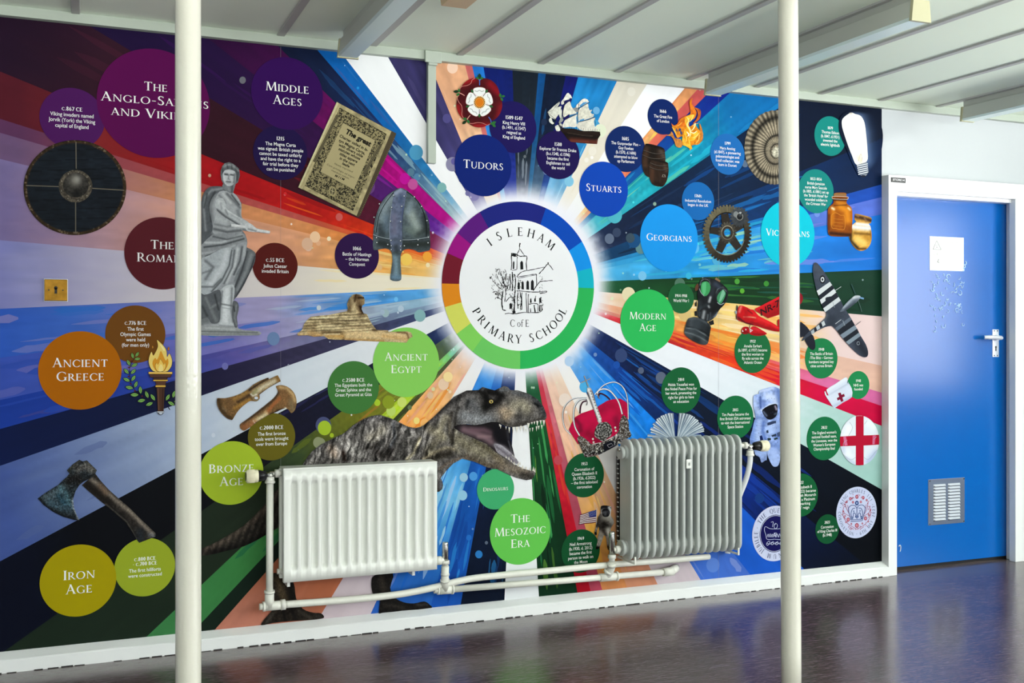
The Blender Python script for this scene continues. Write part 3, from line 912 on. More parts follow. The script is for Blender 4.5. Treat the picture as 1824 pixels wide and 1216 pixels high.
def serif_glyph(c):
    k, t = TK, TN
    if c == 'A': return [_bar(.08, 0, .37, 1.03, t), _bar(.35, 1.03, .66, 0, k), _rect(.18, .33, .55, .33 + t), _ser(.08, 0, t, True), _ser(.66, 0, k, True)], .76
    if c == 'B': return _stem(.14) + [_rect(.14, .95, .32, 1), _rect(.14, .50, .34, .55), _rect(.14, 0, .34, .05)] + _arc(.30, .76, .23, .24, -90, 90, k, .05) + _arc(.32, .275, .27, .275, -90, 90, k, .05), .64
    if c == 'C': return _arc(.45, .5, .42, .52, 48, 312, k, t) + [_rect(.72, .72, .76, .92), _rect(.72, .1, .75, .25)], .80
    if c == 'D': return _stem(.14) + [_rect(.14, .95, .36, 1), _rect(.14, 0, .36, .05)] + _arc(.34, .5, .46, .5, -90, 90, k, .05), .86
    if c == 'E': return _stem(.14) + [_rect(.14, .945, .52, 1), _rect(.14, .48, .46, .53), _rect(.14, 0, .55, .055), _rect(.485, .84, .525, 1), _rect(.43, .43, .46, .58), _rect(.52, 0, .56, .17)], .62
    if c == 'F': return _stem(.14) + [_rect(.14, .945, .52, 1), _rect(.14, .46, .46, .51), _rect(.485, .84, .525, 1), _rect(.43, .41, .46, .56)], .56
    if c == 'G': return _arc(.45, .5, .42, .52, 48, 312, k, t) + [_rect(.71, .72, .75, .92)] + _stem(.72, .06, .42, s0=False), .86
    if c == 'H': return _stem(.14) + _stem(.70) + [_rect(.14, .49, .70, .545)], .84
    if c == 'I': return _stem(.15), .30
    if c == 'J': return _stem(.16, -.1, 1, s0=False) + _arc(.02, -.1, .205, .16, -100, 0, k, .06), .32
    if c == 'K': return _stem(.14) + [_bar(.22, .44, .58, .98, t), _bar(.30, .56, .70, 0, k), _ser(.58, 1, t, False), _ser(.71, 0, k * .7, True)], .76
    if c == 'L': return _stem(.14) + [_rect(.14, 0, .53, .055), _rect(.50, 0, .54, .18)], .58
    if c == 'M': return [_bar(.12, 0, .18, 1, t), _bar(.20, 1, .48, .03, k), _bar(.48, .03, .80, 1, t), _bar(.82, 1, .88, 0, k), _ser(.12, 0, t, True), _ser(.88, 0, k, True), _ser(.17, 1, t, False), _ser(.83, 1, t, False)], 1.0
    if c == 'N': return [_rect(.115, 0, .17, 1), _bar(.15, 1, .72, 0, k), _rect(.71, 0, .765, 1), _ser(.14, 0, t, True), _ser(.74, 1, t, False), _ser(.11, 1, t, False)], .86
    if c == 'O': return _arc(.46, .5, .43, .52, 0, 360, k, t, 36), .92
    if c == 'P': return _stem(.14) + [_rect(.14, .95, .32, 1), _rect(.14, .42, .32, .47)] + _arc(.30, .71, .27, .29, -90, 90, k, .05), .60
    if c == 'Q': return _arc(.46, .5, .43, .52, 0, 360, k, t, 36) + [_bar(.48, .02, .84, -.2, k)], .94
    if c == 'R': return _stem(.14) + [_rect(.14, .95, .32, 1), _rect(.14, .45, .34, .5), _bar(.32, .48, .66, 0, k), _ser(.68, 0, k * .6, True)] + _arc(.30, .725, .26, .275, -90, 90, k, .05), .72
    if c == 'S': return _arc(.27, .76, .21, .265, 40, 250, k * .9, t * 1.3) + _arc(.27, .245, .23, .265, 70, -140, k * .9, t * 1.3) + [[(.14, .62), (.26, .50), (.42, .38), (.36, .53), (.22, .66)], _rect(.42, .80, .455, .98), _rect(.06, .04, .095, .24)], .54
    if c == 'T': return _stem(.36, s1=False) + [_rect(.04, .945, .68, 1), _rect(.04, .82, .075, 1), _rect(.645, .82, .68, 1)], .72
    if c == 'U': return [_rect(.085, .36, .085 + k, 1), _ser(.15, 1, k, False), _rect(.665, .36, .72, 1), _ser(.69, 1, t, False)] + _arc(.4025, .37, .3175, .39, 180, 360, k * .8, t), .82
    if c == 'V': return [_bar(.10, 1, .40, -.02, k), _bar(.38, -.02, .68, 1, t), _ser(.10, 1, k, False), _ser(.68, 1, t, False)], .76
    if c == 'W': return [_bar(.10, 1, .34, -.02, k), _bar(.33, -.02, .54, 1, t), _bar(.52, 1, .76, -.02, k), _bar(.75, -.02, .98, 1, t), _ser(.10, 1, k, False), _ser(.98, 1, t, False)], 1.06
    if c == 'X': return [_bar(.10, 1, .62, 0, k), _bar(.08, 0, .62, 1, t), _ser(.08, 0, t, True), _ser(.62, 0, k, True), _ser(.10, 1, k, False), _ser(.62, 1, t, False)], .70
    if c == 'Y': return _stem(.36, 0, .48, s1=False) + [_bar(.08, 1, .36, .45, k), _bar(.37, .45, .64, 1, t), _ser(.08, 1, k, False), _ser(.64, 1, t, False)], .70
    if c == 'Z': return [_rect(.06, .945, .60, 1), _rect(.04, 0, .62, .055), _bar(.12, 0, .54, 1, k), _rect(.06, .82, .10, 1), _rect(.58, 0, .62, .17)], .66
    if c == '0': return _arc(.29, .5, .26, .52, 0, 360, k, t, 30), .58
    if c == '1': return _stem(.2, s1=False) + [[(.04, .86), (.14, .9), (.2, 1.0), (.14, 1.0)]], .40
    if c == '2': return _arc(.27, .73, .24, .29, -30, 160, k, t) + [_bar(.08, .03, .44, .62, k), _rect(.04, 0, .54, .11)], .58
    if c == '3': return _arc(.24, .76, .22, .26, -90, 150, k, t) + _arc(.22, .26, .27, .28, -150, 90, k, t), .54
    if c == '4': return [_rect(.34, 0, .34 + k, 1), _bar(.06, .28, .38, 1, t * 1.2), _rect(.02, .24, .58, .31)], .60
    if c == '5': return [_rect(.10, .89, .48, 1), _bar(.11, .52, .14, 1, .06)] + _arc(.22, .30, .28, .32, -150, 110, k, t), .55
    if c == '6': return _arc(.29, .31, .26, .33, 0, 360, k, t, 28) + _arc(.46, .34, .43, .70, 100, 180, k, t), .58
    if c == '7': return [_rect(.04, .90, .52, 1), _bar(.18, 0, .48, .95, k), _rect(.04, .80, .075, 1)], .52
    if c == '8': return _arc(.28, .755, .22, .265, 0, 360, k * .9, t, 26) + _arc(.28, .26, .26, .28, 0, 360, k, t, 26), .57
    if c == '9': return _arc(.29, .69, .26, .33, 0, 360, k, t, 28) + _arc(.12, .66, .43, .70, 280, 360, k, t), .58
    if c == '.': return [_rect(.06, 0, .20, .14)], .26
    if c == '-': return [_rect(.05, .36, .33, .43)], .38
    if c == "'": return [[(.06, 1.05), (.16, 1.05), (.11, .78)]], .2
    if c == '\u2022': return [[(.15 + .1 * math.cos(i * .52), .45 + .1 * math.sin(i * .52)) for i in range(12)]], .3
    if c == '\u00b7': return [[(.12 + .07 * math.cos(i * .52), .45 + .07 * math.sin(i * .52)) for i in range(12)]], .24
    if c == 'o_': return _arc(.27, .31, .26, .33, 0, 360, .11, .05, 26), .55
    if c == 'f_': return _stem(.16, 0, .80, w=.10, s1=False) + _arc(.32, .78, .21, .26, 40, 180, .10, .06) + [_rect(.02, .57, .34, .62)], .36
    return [], .34

def serif_shapes(s, small=True, sc=.80, track=.04):
    """list of polygons in cap-height units, total width; lower-case letters become small capitals"""
    out = []; x = 0.0
    for ch in s:
        if ch == ' ': x += .32; continue
        k = sc if (ch.islower() and small) else 1.0
        g, adv = serif_glyph(ch.upper())
        for p in g: out.append([(x + a * k, b * k) for a, b in p])
        x += adv * k + track
    return out, x - track

_sans = {}
def sans_shapes(s, bold=.006):
    """outline of a line in the built-in sans face: vertices, faces, width (cap height = 1)"""
    if (s, bold) in _sans: return _sans[(s, bold)]
    cu = bpy.data.curves.new('line', 'FONT'); cu.body = s; cu.resolution_u = 3; cu.offset = bold; cu.size = 1.0
    ob = bpy.data.objects.new('line', cu); COL.objects.link(ob)
    dg = bpy.context.evaluated_depsgraph_get(); dg.update()
    me = bpy.data.meshes.new_from_object(ob.evaluated_get(dg))
    V = np.array([(v.co.x, v.co.y) for v in me.vertices]) if len(me.vertices) else np.zeros((0, 2))
    Fs = [tuple(p.vertices) for p in me.polygons]
    bpy.data.objects.remove(ob); bpy.data.curves.remove(cu); bpy.data.meshes.remove(me)
    V = V / 0.70 if len(V) else V
    w = (V[:, 0].max() - V[:, 0].min()) if len(V) else 0
    if len(V): V[:, 0] -= V[:, 0].min()
    _sans[(s, bold)] = (V, Fs, w)
    return _sans[(s, bold)]

def mpp(px, py, off=0.0):
    """metres per pixel on the wall at a pixel: horizontal, vertical"""
    a = W(px - 5, py, off); b = W(px + 5, py, off); c = W(px, py - 5, off); d = W(px, py + 5, off)
    return (b.x - a.x) / 10, (c.z - d.z) / 10

def put_serif(ink, s, px, py, cap_px, col='#f2f2f0', width_px=None, small=True, sx=1.0, track=.05, bold=0.0):
    """a centred line of serif capitals, level on the wall; (px, py) is the middle of the line"""
    global TK, TN
    TK += bold; TN += bold * .6
    sh, w = serif_shapes(s, small, track=track)
    TK -= bold; TN -= bold * .6
    mx, mz = mpp(px, py, ink.off); h = cap_px * mz
    kx = h * sx
    if width_px: kx = width_px * mx / w
    c = W(px, py, ink.off); cc = hx(col)
    for i, p in enumerate(sh):
        P = np.array(p)
        off = ink.o() + .000006 * (i % 9)
        V = np.stack([c.x + (P[:, 0] - w / 2) * kx, np.full(len(P), -off), c.z + (P[:, 1] - .5) * h], 1)
        ink.raw(V, [tuple(range(len(V)))], np.tile(cc, (len(V), 1)))

def put_sans(ink, s, px, py, cap_px, col='#f2f2f0', kx=None, bold=.006):
    V0, Fs, w = sans_shapes(s, bold)
    if not len(V0): return
    mx, mz = mpp(px, py, ink.off); h = cap_px * mz
    kx = kx * mx if kx else h
    c = W(px, py, ink.off)
    V = np.stack([c.x + (V0[:, 0] - w / 2) * kx, np.full(len(V0), -ink.o()), c.z + (V0[:, 1] - .42) * h], 1)
    ink.raw(V, Fs, np.tile(hx(col), (len(V), 1)))

SQ = .985                                   # the print is squeezed a little sideways
def wall_circle(ink, cx, cy, ry, col, n=72, r1=None, a0=0.0, a1=360.0):
    """true disc (or ring sector, angles clockwise from the left) on the wall; ry is the vertical radius in pixels"""
    ink.lay += 1
    c = W(cx, cy, ink.off); R = ry * mpp(cx, cy, ink.off)[1]
    t = np.radians(np.linspace(a0, a1, n, endpoint=(a1 - a0 < 359.9)))
    def pts(r): return np.stack([c.x - SQ * r * np.cos(t), np.full(len(t), -ink.o()), c.z + r * np.sin(t)], 1)
    cc = hx(col)
    if r1 is None:
        V = pts(R); ink.raw(V, [tuple(range(len(V)))], np.tile(cc, (len(V), 1)))
    else:
        A = pts(R); B = pts(R * r1 / ry); m = len(t); full = (a1 - a0 > 359.9)
        ink.raw(np.concatenate([A, B]), [(i, (i + 1) % m, m + (i + 1) % m, m + i) for i in range(m if full else m - 1)], np.tile(cc, (2 * m, 1)))

def arc_text(ink, chars, cx, cy, rpx, angles, cap_px, col, outward=True, sx=1.0, bold=0.0):
    global TK, TN
    TK += bold; TN += bold * .6
    _arc_text(ink, chars, cx, cy, rpx, angles, cap_px, col, outward, sx)
    TK -= bold; TN -= bold * .6
def _arc_text(ink, chars, cx, cy, rpx, angles, cap_px, col, outward, sx):
    """serif letters round a circle; angles in degrees clockwise from the top; outward = tops point away from the centre"""
    c = W(cx, cy, ink.off); mz = mpp(cx, cy, ink.off)[1]; R = rpx * mz; h = cap_px * mz; cc = hx(col)
    for ch, a in zip(chars, angles):
        if ch == ' ': continue
        g, adv = serif_glyph(ch)
        th = math.radians(a)
        for i, p in enumerate(g):
            P = np.array(p); lx = (P[:, 0] - adv / 2) * h * sx; ly = (P[:, 1] - .5) * h
            if outward:
                X = math.sin(th) * (R + ly) + math.cos(th) * lx; Z = math.cos(th) * (R + ly) - math.sin(th) * lx
            else:
                X = math.sin(th) * (R - ly) - math.cos(th) * lx; Z = math.cos(th) * (R - ly) + math.sin(th) * lx
            off = ink.o() + .000006 * (i % 9)
            V = np.stack([c.x + SQ * X, np.full(len(P), -off), c.z + Z], 1)
            ink.raw(V, [tuple(range(len(V)))], np.tile(cc, (len(V), 1)))

# ------------------------------------------------------------------ the mural
mural = thing('wall_mural', (1.78, 0, .07), 'printed history mural of coloured rays, discs and pictures covering the long wall', 'mural')
MC = np.array([926.0, 507.0])
U0, U1, MZ0, MZ1 = -1.45, 3.8195, .0660, 2.4085
O_BG, O_DATE, O_TITLE, O_PIC = .0004, .0021, .0023, .0028

RAYS = [  # start angle clockwise from the left, colour stops by distance from the centre, accents (hex, count, r0, r1)
 (-2.65, [(150, 'f6edd6'), (300, 'f3e9d2'), (420, 'ded6d0'), (650, 'cbc4cc'), (800, 'aaa6c6'), (930, '8486c0')], [('f8e3a8', 4, 150, 420)]),
 (4.9, [(150, 'f6cf8c'), (230, 'f0b75e'), (330, 'e8a468'), (420, 'da9c78'), (620, 'cf9684'), (760, 'b08c98'), (930, '7c6f9e')], [('f7d98a', 6, 150, 330), ('f0a040', 5, 150, 300)]),
 (13.6, [(150, 'f2a050'), (260, 'ee8c3c'), (420, 'd08a58'), (620, 'c8845c'), (780, '9c6a74'), (930, '6e5478')], [('f06a20', 4, 150, 300)]),
 (16.3, [(150, 'f08030'), (280, 'e8622c'), (420, 'b4524c'), (620, 'a84848'), (780, '8a4450'), (930, '5c3458')], [('f04a14', 3, 150, 300)]),
 (17.7, [(150, 'e86030'), (260, 'de3c14'), (380, 'b81c18'), (560, 'a41018'), (680, '8e1c1e'), (800, '7a2426'), (950, '541a26')], [('f06a1c', 6, 150, 420), ('8c0f14', 4, 300, 700)]),
 (22.3, [(150, '8a2a60'), (260, '5a1830'), (420, '36101e'), (600, '30121e'), (800, '331724'), (1000, '241226')], [('6a1420', 5, 200, 420), ('431a2c', 4, 500, 900)]),
 (31.0, [(150, 'b494d8'), (210, '5a1f88'), (330, '481a5c'), (460, '2c0e3c'), (700, '22103a'), (1000, '181030')], [('7a2090', 5, 170, 400), ('30104c', 5, 450, 900)]),
 (38.3, [(150, 'd8a8dc'), (200, 'b00c84'), (300, 'a80478'), (390, '7a0a60'), (520, '460a46'), (700, '2a0c34'), (1000, '1a1030')], [('c81090', 5, 170, 330), ('5a0c58', 4, 400, 600)]),
 (44.6, [(150, 'dce6ee'), (210, '8aa8b8'), (280, '3c6488'), (360, '1a2c5c'), (520, '101c3a'), (700, '0e1428')], [('9cc0c4', 7, 160, 320), ('1c4878', 5, 250, 500), ('5a4c8c', 3, 300, 620)]),
 (49.2, [(150, 'e6eef4'), (200, 'a0c4d8'), (270, '2f80b8'), (360, '0e62ac'), (560, '0a5aa6'), (700, '08508e')], [('2c6cb4', 3, 300, 560), ('44589c', 3, 280, 600)]),
 (52.4, [(150, 'fafafb'), (350, 'f0f2f4'), (600, 'e6eaec')], []),
 (59.9, [(150, 'c9c6dc'), (220, '5a5490'), (300, '383463'), (600, '34305a')], [('433e6c', 3, 250, 480)]),
 (67.8, [(150, 'f8ecd8'), (210, 'f0d2ac'), (320, 'dca680'), (500, 'd6a07a')], [('d9b068', 2, 240, 480), ('e6b494', 2, 200, 400)]),
 (76.0, [(150, 'f0c8b8'), (250, 'd0706a'), (500, 'b4585c')], []),
 (77.7, [(150, 'b8d8f0'), (220, '3a90d8'), (500, '0c5cba')], []),
 (80.5, [(150, 'c4c8ea'), (200, '2c3c98'), (270, '101f6c'), (500, '0a1858')], [('162a84', 4, 200, 420)]),
 (88.0, [(150, 'c8ccdc'), (190, '5a6478'), (250, '1c2630'), (500, '0c1420')], [('8a94a0', 5, 155, 240), ('2c3844', 6, 180, 330)]),
 (95.0, [(150, 'd8e4ee'), (210, '3a6a90'), (280, '0f4a80'), (500, '0a4484')], []),
 (97.0, [(150, 'd8dcea'), (210, '44607c'), (280, '101c34'), (500, '0a1830')], [('1e5a90', 3, 180, 420)]),
 (102.4, [(150, 'cfdcec'), (200, '3058a0'), (260, '141c6c'), (500, '10125c')], []),
 (105.7, [(150, 'dceaf4'), (200, '88bce0'), (270, '2a88c4'), (500, '0e6cb4')], [('9cd0e8', 6, 155, 300), ('1880c8', 4, 250, 450)]),
 (115.5, [(150, 'f4f0e8'), (260, 'e6decc'), (500, 'c4c2b8')], [('e8dcb8', 2, 160, 300)]),
 (122.4, [(150, 'f6f6f4'), (500, 'eaedf2')], []),
 (130.0, [(150, 'f6e6cc'), (210, 'eec888'), (300, 'e6b46c'), (400, 'd8945c'), (520, 'd08c64')], [('f0d058', 4, 160, 400), ('e0704c', 3, 180, 420)]),
 (132.3, [(150, 'f0c8a0'), (260, 'dc7c54'), (400, 'c4544c'), (520, 'b84c54')], []),
 (134.5, [(150, 'b0c8dc'), (210, '1c6ca8'), (300, '0c4c94'), (520, '0c1c78')], [('1a88c0', 3, 170, 330)]),
 (137.6, [(150, 'cfe4ea'), (200, '48b4c8'), (280, '1c9cac'), (380, '1090a8'), (480, '0c68a4'), (700, '0c589c')], [('5cc8a8', 7, 160, 360), ('a4d8a0', 5, 170, 330), ('1478b8', 5, 300, 620), ('20b4d0', 6, 180, 420)]),
 (145.7, [(150, '9fb0cc'), (190, '1a2848'), (280, '0e1e3a'), (400, '0c2444'), (520, '0a1830'), (800, '080f1e')], [('123c70', 8, 200, 480), ('0c4c98', 7, 300, 560), ('1c3458', 6, 180, 400)]),
 (158.0, [(150, '8fb0d4'), (190, '123a60'), (280, '0c3c68'), (400, '0c3468'), (500, '0a2a58'), (800, '0a1226')], [('1468b0', 8, 260, 540), ('0e2036', 6, 180, 420), ('1878c4', 5, 300, 480)]),
 (164.5, [(150, 'c4dcf0'), (190, '3088c0'), (280, '1c84c0'), (420, '1474c0'), (520, '1850b0'), (800, '1a3c9c')], [('0c4c80', 5, 190, 420), ('28a8cc', 7, 200, 480)]),
 (166.4, [(150, 'c8e4f4'), (190, '38a0d8'), (300, '2090cc'), (420, '2c94d4'), (540, '5470c8'), (800, '4a60c0')], [('4cc0d8', 6, 190, 470), ('7a78d0', 4, 450, 660), ('a0d4a8', 3, 300, 480)]),
 (169.0, [(150, 'd0e8f6'), (190, '4cb0e4'), (300, '289cdc'), (420, '2890dc'), (540, '1c78d4'), (800, '0e5cc0')], [('8cd4b8', 9, 280, 500), ('1a6cc8', 6, 200, 480), ('7a84d8', 6, 430, 660), ('b4d8a4', 6, 330, 490), ('2cb8d8', 6, 200, 420)]),
 (177.6, [(150, '9fc0a8'), (190, '1c5434'), (280, '14401f'), (420, '12381c'), (540, '143c28'), (800, '122c24')], [('2c7c34', 8, 240, 500), ('4c9c3c', 6, 300, 500), ('0e2818', 6, 250, 600), ('1c5c50', 5, 350, 560)]),
 (185.0, [(150, 'fbeee0'), (200, 'f2d0b4'), (290, 'f0c878'), (380, 'f2cc80'), (480, 'ecc890'), (560, 'e6ccc8'), (800, 'dcc4c8')], [('f6dc80', 12, 230, 500), ('f4b050', 9, 260, 520), ('f8e6c8', 10, 250, 560)]),
 (192.6, [(150, 'f6dccc'), (200, 'eaa888'), (290, 'ee9c50'), (380, 'f09838'), (480, 'eeb070'), (560, 'e2b8a4'), (800, 'd8ac9c')], [('f0782c', 9, 240, 500), ('f6c860', 8, 260, 500)]),
 (196.6, [(150, 'eec4bc'), (200, 'd88878'), (300, 'ea6a34'), (400, 'ea5c28'), (500, 'd86080'), (560, 'd86ca0'), (800, 'c8609c')], [('f09030', 7, 250, 480), ('dc4028', 6, 230, 480)]),
 (198.5, [(150, 'e8a8a8'), (200, 'd0303c'), (300, 'd83c28'), (400, 'de3c18'), (490, 'd0182c'), (560, 'cc0840'), (800, 'b80638')], [('f06c24', 8, 260, 470), ('b81c2c', 4, 200, 400)]),
 (201.3, [(150, 'f6f7fa'), (350, 'eef2fa'), (500, 'd6e2ea'), (580, 'b4d4d0'), (800, '90bcb4')], []),
 (209.5, [(150, 'b0bcd8'), (190, '16285c'), (260, '0c1c44'), (360, '0a1a34'), (480, '081426'), (800, '05080e')], [('1450b0', 9, 190, 380), ('0c3878', 9, 200, 440), ('1c68c4', 6, 180, 330), ('0e2c88', 10, 400, 640)]),
 (219.0, [(150, 'c0d4ee'), (190, '1c58b0'), (260, '0c3888'), (360, '0a2458'), (460, '0a2c84'), (540, '0c2a80'), (620, '0a1840'), (800, '060c18')], [('1870d0', 9, 180, 380), ('0a1840', 8, 240, 560), ('143ca0', 9, 350, 640)]),
 (225.0, [(150, 'd8e6f6'), (190, '4a98e4'), (260, '1c80e0'), (360, '107ae0'), (460, '1464d0'), (560, '1858c4'), (800, '1a4cb0')], [('3ca0f0', 8, 180, 420), ('0c5cc0', 6, 200, 420), ('8ab4e8', 4, 170, 320)]),
 (231.5, [(150, 'dfe9f7'), (190, '68a8e8'), (260, '2c88e0'), (360, '1c80e0'), (480, '2470d0'), (560, '3c6cc8'), (800, '4a60b4')], [('4aa4ee', 6, 180, 420), ('7a8ccc', 3, 470, 620)]),
 (238.5, [(150, 'f8f6f6'), (260, 'f0ebe8'), (400, 'e2dcdc'), (480, 'd2ccd0'), (620, 'c6b6be')], []),
 (245.3, [(150, 'f8ece4'), (200, 'f2d8c4'), (280, 'ecc4a8'), (380, 'e4b48c'), (460, 'd89c6c'), (540, 'cc8c6c'), (620, 'c48468')], [('e8b050', 6, 240, 520), ('e0a090', 6, 200, 520), ('f0c878', 4, 250, 420)]),
 (250.5, [(150, 'f6e0d8'), (200, 'f0ccb8'), (280, 'eabaa0'), (380, 'e2aa7c'), (460, 'dca048'), (540, 'd08850'), (620, 'c47c54')], [('e4a838', 6, 280, 520), ('e8bca8', 4, 200, 420)]),
 (254.9, [(150, 'e8b4b4'), (200, 'd87c84'), (350, 'bc5468'), (620, 'a43c50')], []),
 (257.0, [(150, 'd88890'), (200, 'c83c50'), (300, 'c42838'), (420, 'b81428'), (620, '980c1c')], [('e0502c', 4, 240, 480)]),
 (259.4, [(150, 'a8c4b4'), (190, '245c3c'), (280, '144824'), (400, '0f341c'), (620, '0e2c1c')], [('2c8c4c', 8, 180, 480), ('4cb464', 5, 220, 430), ('0c2014', 7, 250, 560), ('6c9c38', 4, 300, 520)]),
 (266.5, [(150, 'f4f4f6'), (620, 'e8ecef')], []),
 (272.8, [(150, '94a8cc'), (190, '18306c'), (260, '0e1c3c'), (420, '0c1830'), (620, '0c1424')], [('1c4888', 6, 190, 520), ('141a38', 5, 300, 560), ('2878b8', 3, 420, 520)]),
 (280.5, [(150, 'a4c4e8'), (190, '2c70c8'), (280, '1c5cb8'), (420, '1450a4'), (620, '1c54b4')], [('2c8cd8', 6, 330, 520), ('123c8c', 5, 300, 560)]),
 (285.5, [(150, 'b0d0f0'), (190, '3c8ce0'), (290, '3088d8'), (400, '70b8e4'), (460, '4c9cdc'), (540, '2c70c8'), (640, '2a5cb8')], [('a8c8ec', 9, 330, 540), ('1c68cc', 8, 300, 580), ('8c98d8', 6, 380, 600), ('c0e0e8', 6, 340, 460)]),
 (294.4, [(150, 'f8f7f8'), (260, 'f0eeee'), (420, 'e4dcde'), (540, 'd9ccd2'), (700, 'cdbcc4')], []),
 (301.1, [(150, 'f8e8dc'), (190, 'f0c8b0'), (260, 'eeb478'), (340, 'ee9a48'), (420, 'e09860'), (520, 'b4684a'), (640, 'b46848'), (760, 'be7a66')], [('f4d060', 6, 220, 360), ('f0a8a0', 7, 180, 340), ('f08824', 6, 210, 350)]),
 (311.5, [(150, 'b8c4b4'), (190, '4a5c44'), (260, '4c5030'), (360, '34401f'), (480, '1c2c24'), (800, '16241c')], [('7a8c30', 4, 200, 340)]),
 (313.3, [(150, 'cce4c8'), (190, '6cc4a0'), (230, '9cd040'), (330, 'b0cc28'), (400, '6ca43c'), (520, '4c8c4c'), (700, '3c8044'), (900, '3c7c48')], [('d4e060', 6, 190, 330), ('4cb494', 4, 170, 300), ('246848', 3, 560, 860)]),
 (316.7, [(150, 'a8b8b0'), (190, '44584c'), (260, '70782c'), (350, '7a7c24'), (430, '5c6424'), (500, '38482a'), (600, '242e22'), (900, '1e2a20')], [('94a02c', 7, 200, 420), ('a0742c', 4, 220, 360), ('5c6820', 6, 300, 480)]),
 (324.6, [(150, '8c98bc'), (190, '20305c'), (260, '1a1e38'), (380, '181a2c'), (480, '16162a'), (560, '0e1014'), (900, '0c0e14'), (1000, '0c1020')], [('2c2c60', 4, 300, 480), ('3c3c70', 3, 350, 460)]),
 (332.0, [(150, 'f0f2f5'), (300, 'e4e8ee'), (420, 'd6dee8'), (560, 'c8d2e0'), (640, 'b0bed6'), (760, '8898bc'), (880, '6476a8'), (1000, '465a9c')], [('5c6c9c', 3, 780, 980)]),
 (340.8, [(150, 'a0b0cc'), (200, '3c4870'), (300, '3c3c58'), (420, '34304c'), (560, '221f3c'), (700, '141c3e'), (1000, '101c48')], [('4a5078', 4, 180, 320)]),
 (344.5, [(150, 'b8c8e4'), (210, '8098b4'), (300, '6c7494'), (420, '7c78a0'), (520, '6058a0'), (640, '34449c'), (780, '2440a0'), (1000, '1c3c9c')], [('9cb8c4', 5, 170, 350), ('5058a8', 5, 420, 640), ('4a4890', 4, 500, 900), ('2c4cb0', 4, 600, 950)]),
 (347.5, [(150, 'c8dcf0'), (210, '90b4cc'), (300, '9ca4b8'), (420, '9c98c0'), (520, '7c78bc'), (620, '6c6cb8'), (720, '4c5cb4'), (1000, '3450b0')], [('2c68c4', 6, 330, 620), ('b8ccd8', 5, 180, 380), ('7c74b8', 5, 640, 940), ('2c4cac', 5, 620, 960)]),
 (352.0, [(150, 'd4e6f4'), (200, '58a4e0'), (280, '4c94d8'), (340, '7ca0d4'), (440, 'a49cc4'), (560, '9894c4'), (680, '6c78c0'), (800, '4068c0'), (1000, '2c58c0')], [('2c84dc', 9, 170, 380), ('b4c4d4', 6, 220, 440), ('6c7cc8', 6, 440, 700), ('2c6cc4', 6, 640, 980), ('8c84c0', 6, 640, 980)]),
]
RAYS = [(a, [(r, hx(h)) for r, h in st], ac) for a, st, ac in RAYS]
R0_ = np.array([s[0] for s in RAYS[0][1]])
def pdir(phi):
    t = math.radians(phi); return np.array([-math.cos(t), -math.sin(t)])
def corner(u, z): return np.array(proj(u, 0, z))
RECT = [corner(U0, MZ1), corner(U1, MZ1), corner(U1, MZ0), corner(U0, MZ0)]
def clip_convex(poly, rect):
    out = list(poly)
    for a, b in zip(rect, rect[1:] + rect[:1]):
        e = b - a; new = []
        side = lambda p: e[0] * (p[1] - a[1]) - e[1] * (p[0] - a[0])
        for i in range(len(out)):
            p, q = out[i], out[(i + 1) % len(out)]
            sp, sq = side(p), side(q)
            if sp >= 0: new.append(p)
            if (sp >= 0) != (sq >= 0): new.append(p + (q - p) * sp / (sp - sq))
        out = new
        if not out: break
    return out
def ray_colour(st, seed, P):
    d = P - MC; r = np.linalg.norm(d, axis=1); th = np.degrees(np.arctan2(d[:, 1], d[:, 0]))
    rs = np.array([s[0] for s in st], float); cs = np.array([s[1] for s in st])
    rj = r + 26 * (fbm(th * .9, r / 90, seed) - .5) * 2
    rj = rj + 26 * np.clip((330 - rj) / 150, 0, 1)
    C = np.stack([np.interp(rj, rs, cs[:, k]) for k in range(3)], 1)
    n = fbm(th * 1.7, r / 170, seed + 3) - .5
    n2 = fbm(P[:, 0] / 30, P[:, 1] / 30, seed + 9) - .5
    amp = np.interp(r, [150, 260, 520, 700], [.10, .32, .14, .08])
    amp = amp * (1 - .93 * np.clip((C.min(1) - .55) / .25, 0, 1))
    C = C * (1 + amp * (1.3 * n + .7 * n2))[:, None]
    # printed halo round the crest
    rr = np.hypot(d[:, 0] / 135.5, d[:, 1] / 149.0)
    g = np.clip((1.27 - rr) / .24, 0, 1) ** 1.4
    return C * (1 - g[:, None]) + np.array([.95, .95, .985]) * g[:, None]
bgk = Ink(O_BG)
rnd = random.Random(11)
shards = []
for i, (a0, st, ac) in enumerate(RAYS):
    a1 = RAYS[i + 1][0] if i + 1 < len(RAYS) else 360 + RAYS[0][0]
    tri = [MC, MC + pdir(a0) * 5000, MC + pdir(a1) * 5000]
    pg = clip_convex(tri, RECT)
    if len(pg) < 3: continue
    bgk.lay = 0
    # fine near the centre, coarser far away: split the wedge at r = 620
    bgk.patch(pg, lambda P, st=st, i=i: ray_colour(st, i, P), step=6.0)
    for (h, cnt, r0, r1) in ac:
        for _ in range(cnt):
            w = a1 - a0
            ra = rnd.uniform(r0, r1); ln = rnd.uniform(.12, .4) * (r1 - r0) + 12; rb = min(ra + ln, r1 + 25)
            m = rnd.uniform(.02, .98); aw = min(rnd.uniform(.25, 1.3), w * .35)
            c0 = min(max(a0 + w * m, a0 + aw * .55), a1 - aw * .55)
            shards.append((i, c0, aw, ra, rb, h, rnd.random()))
cnt_ = {}
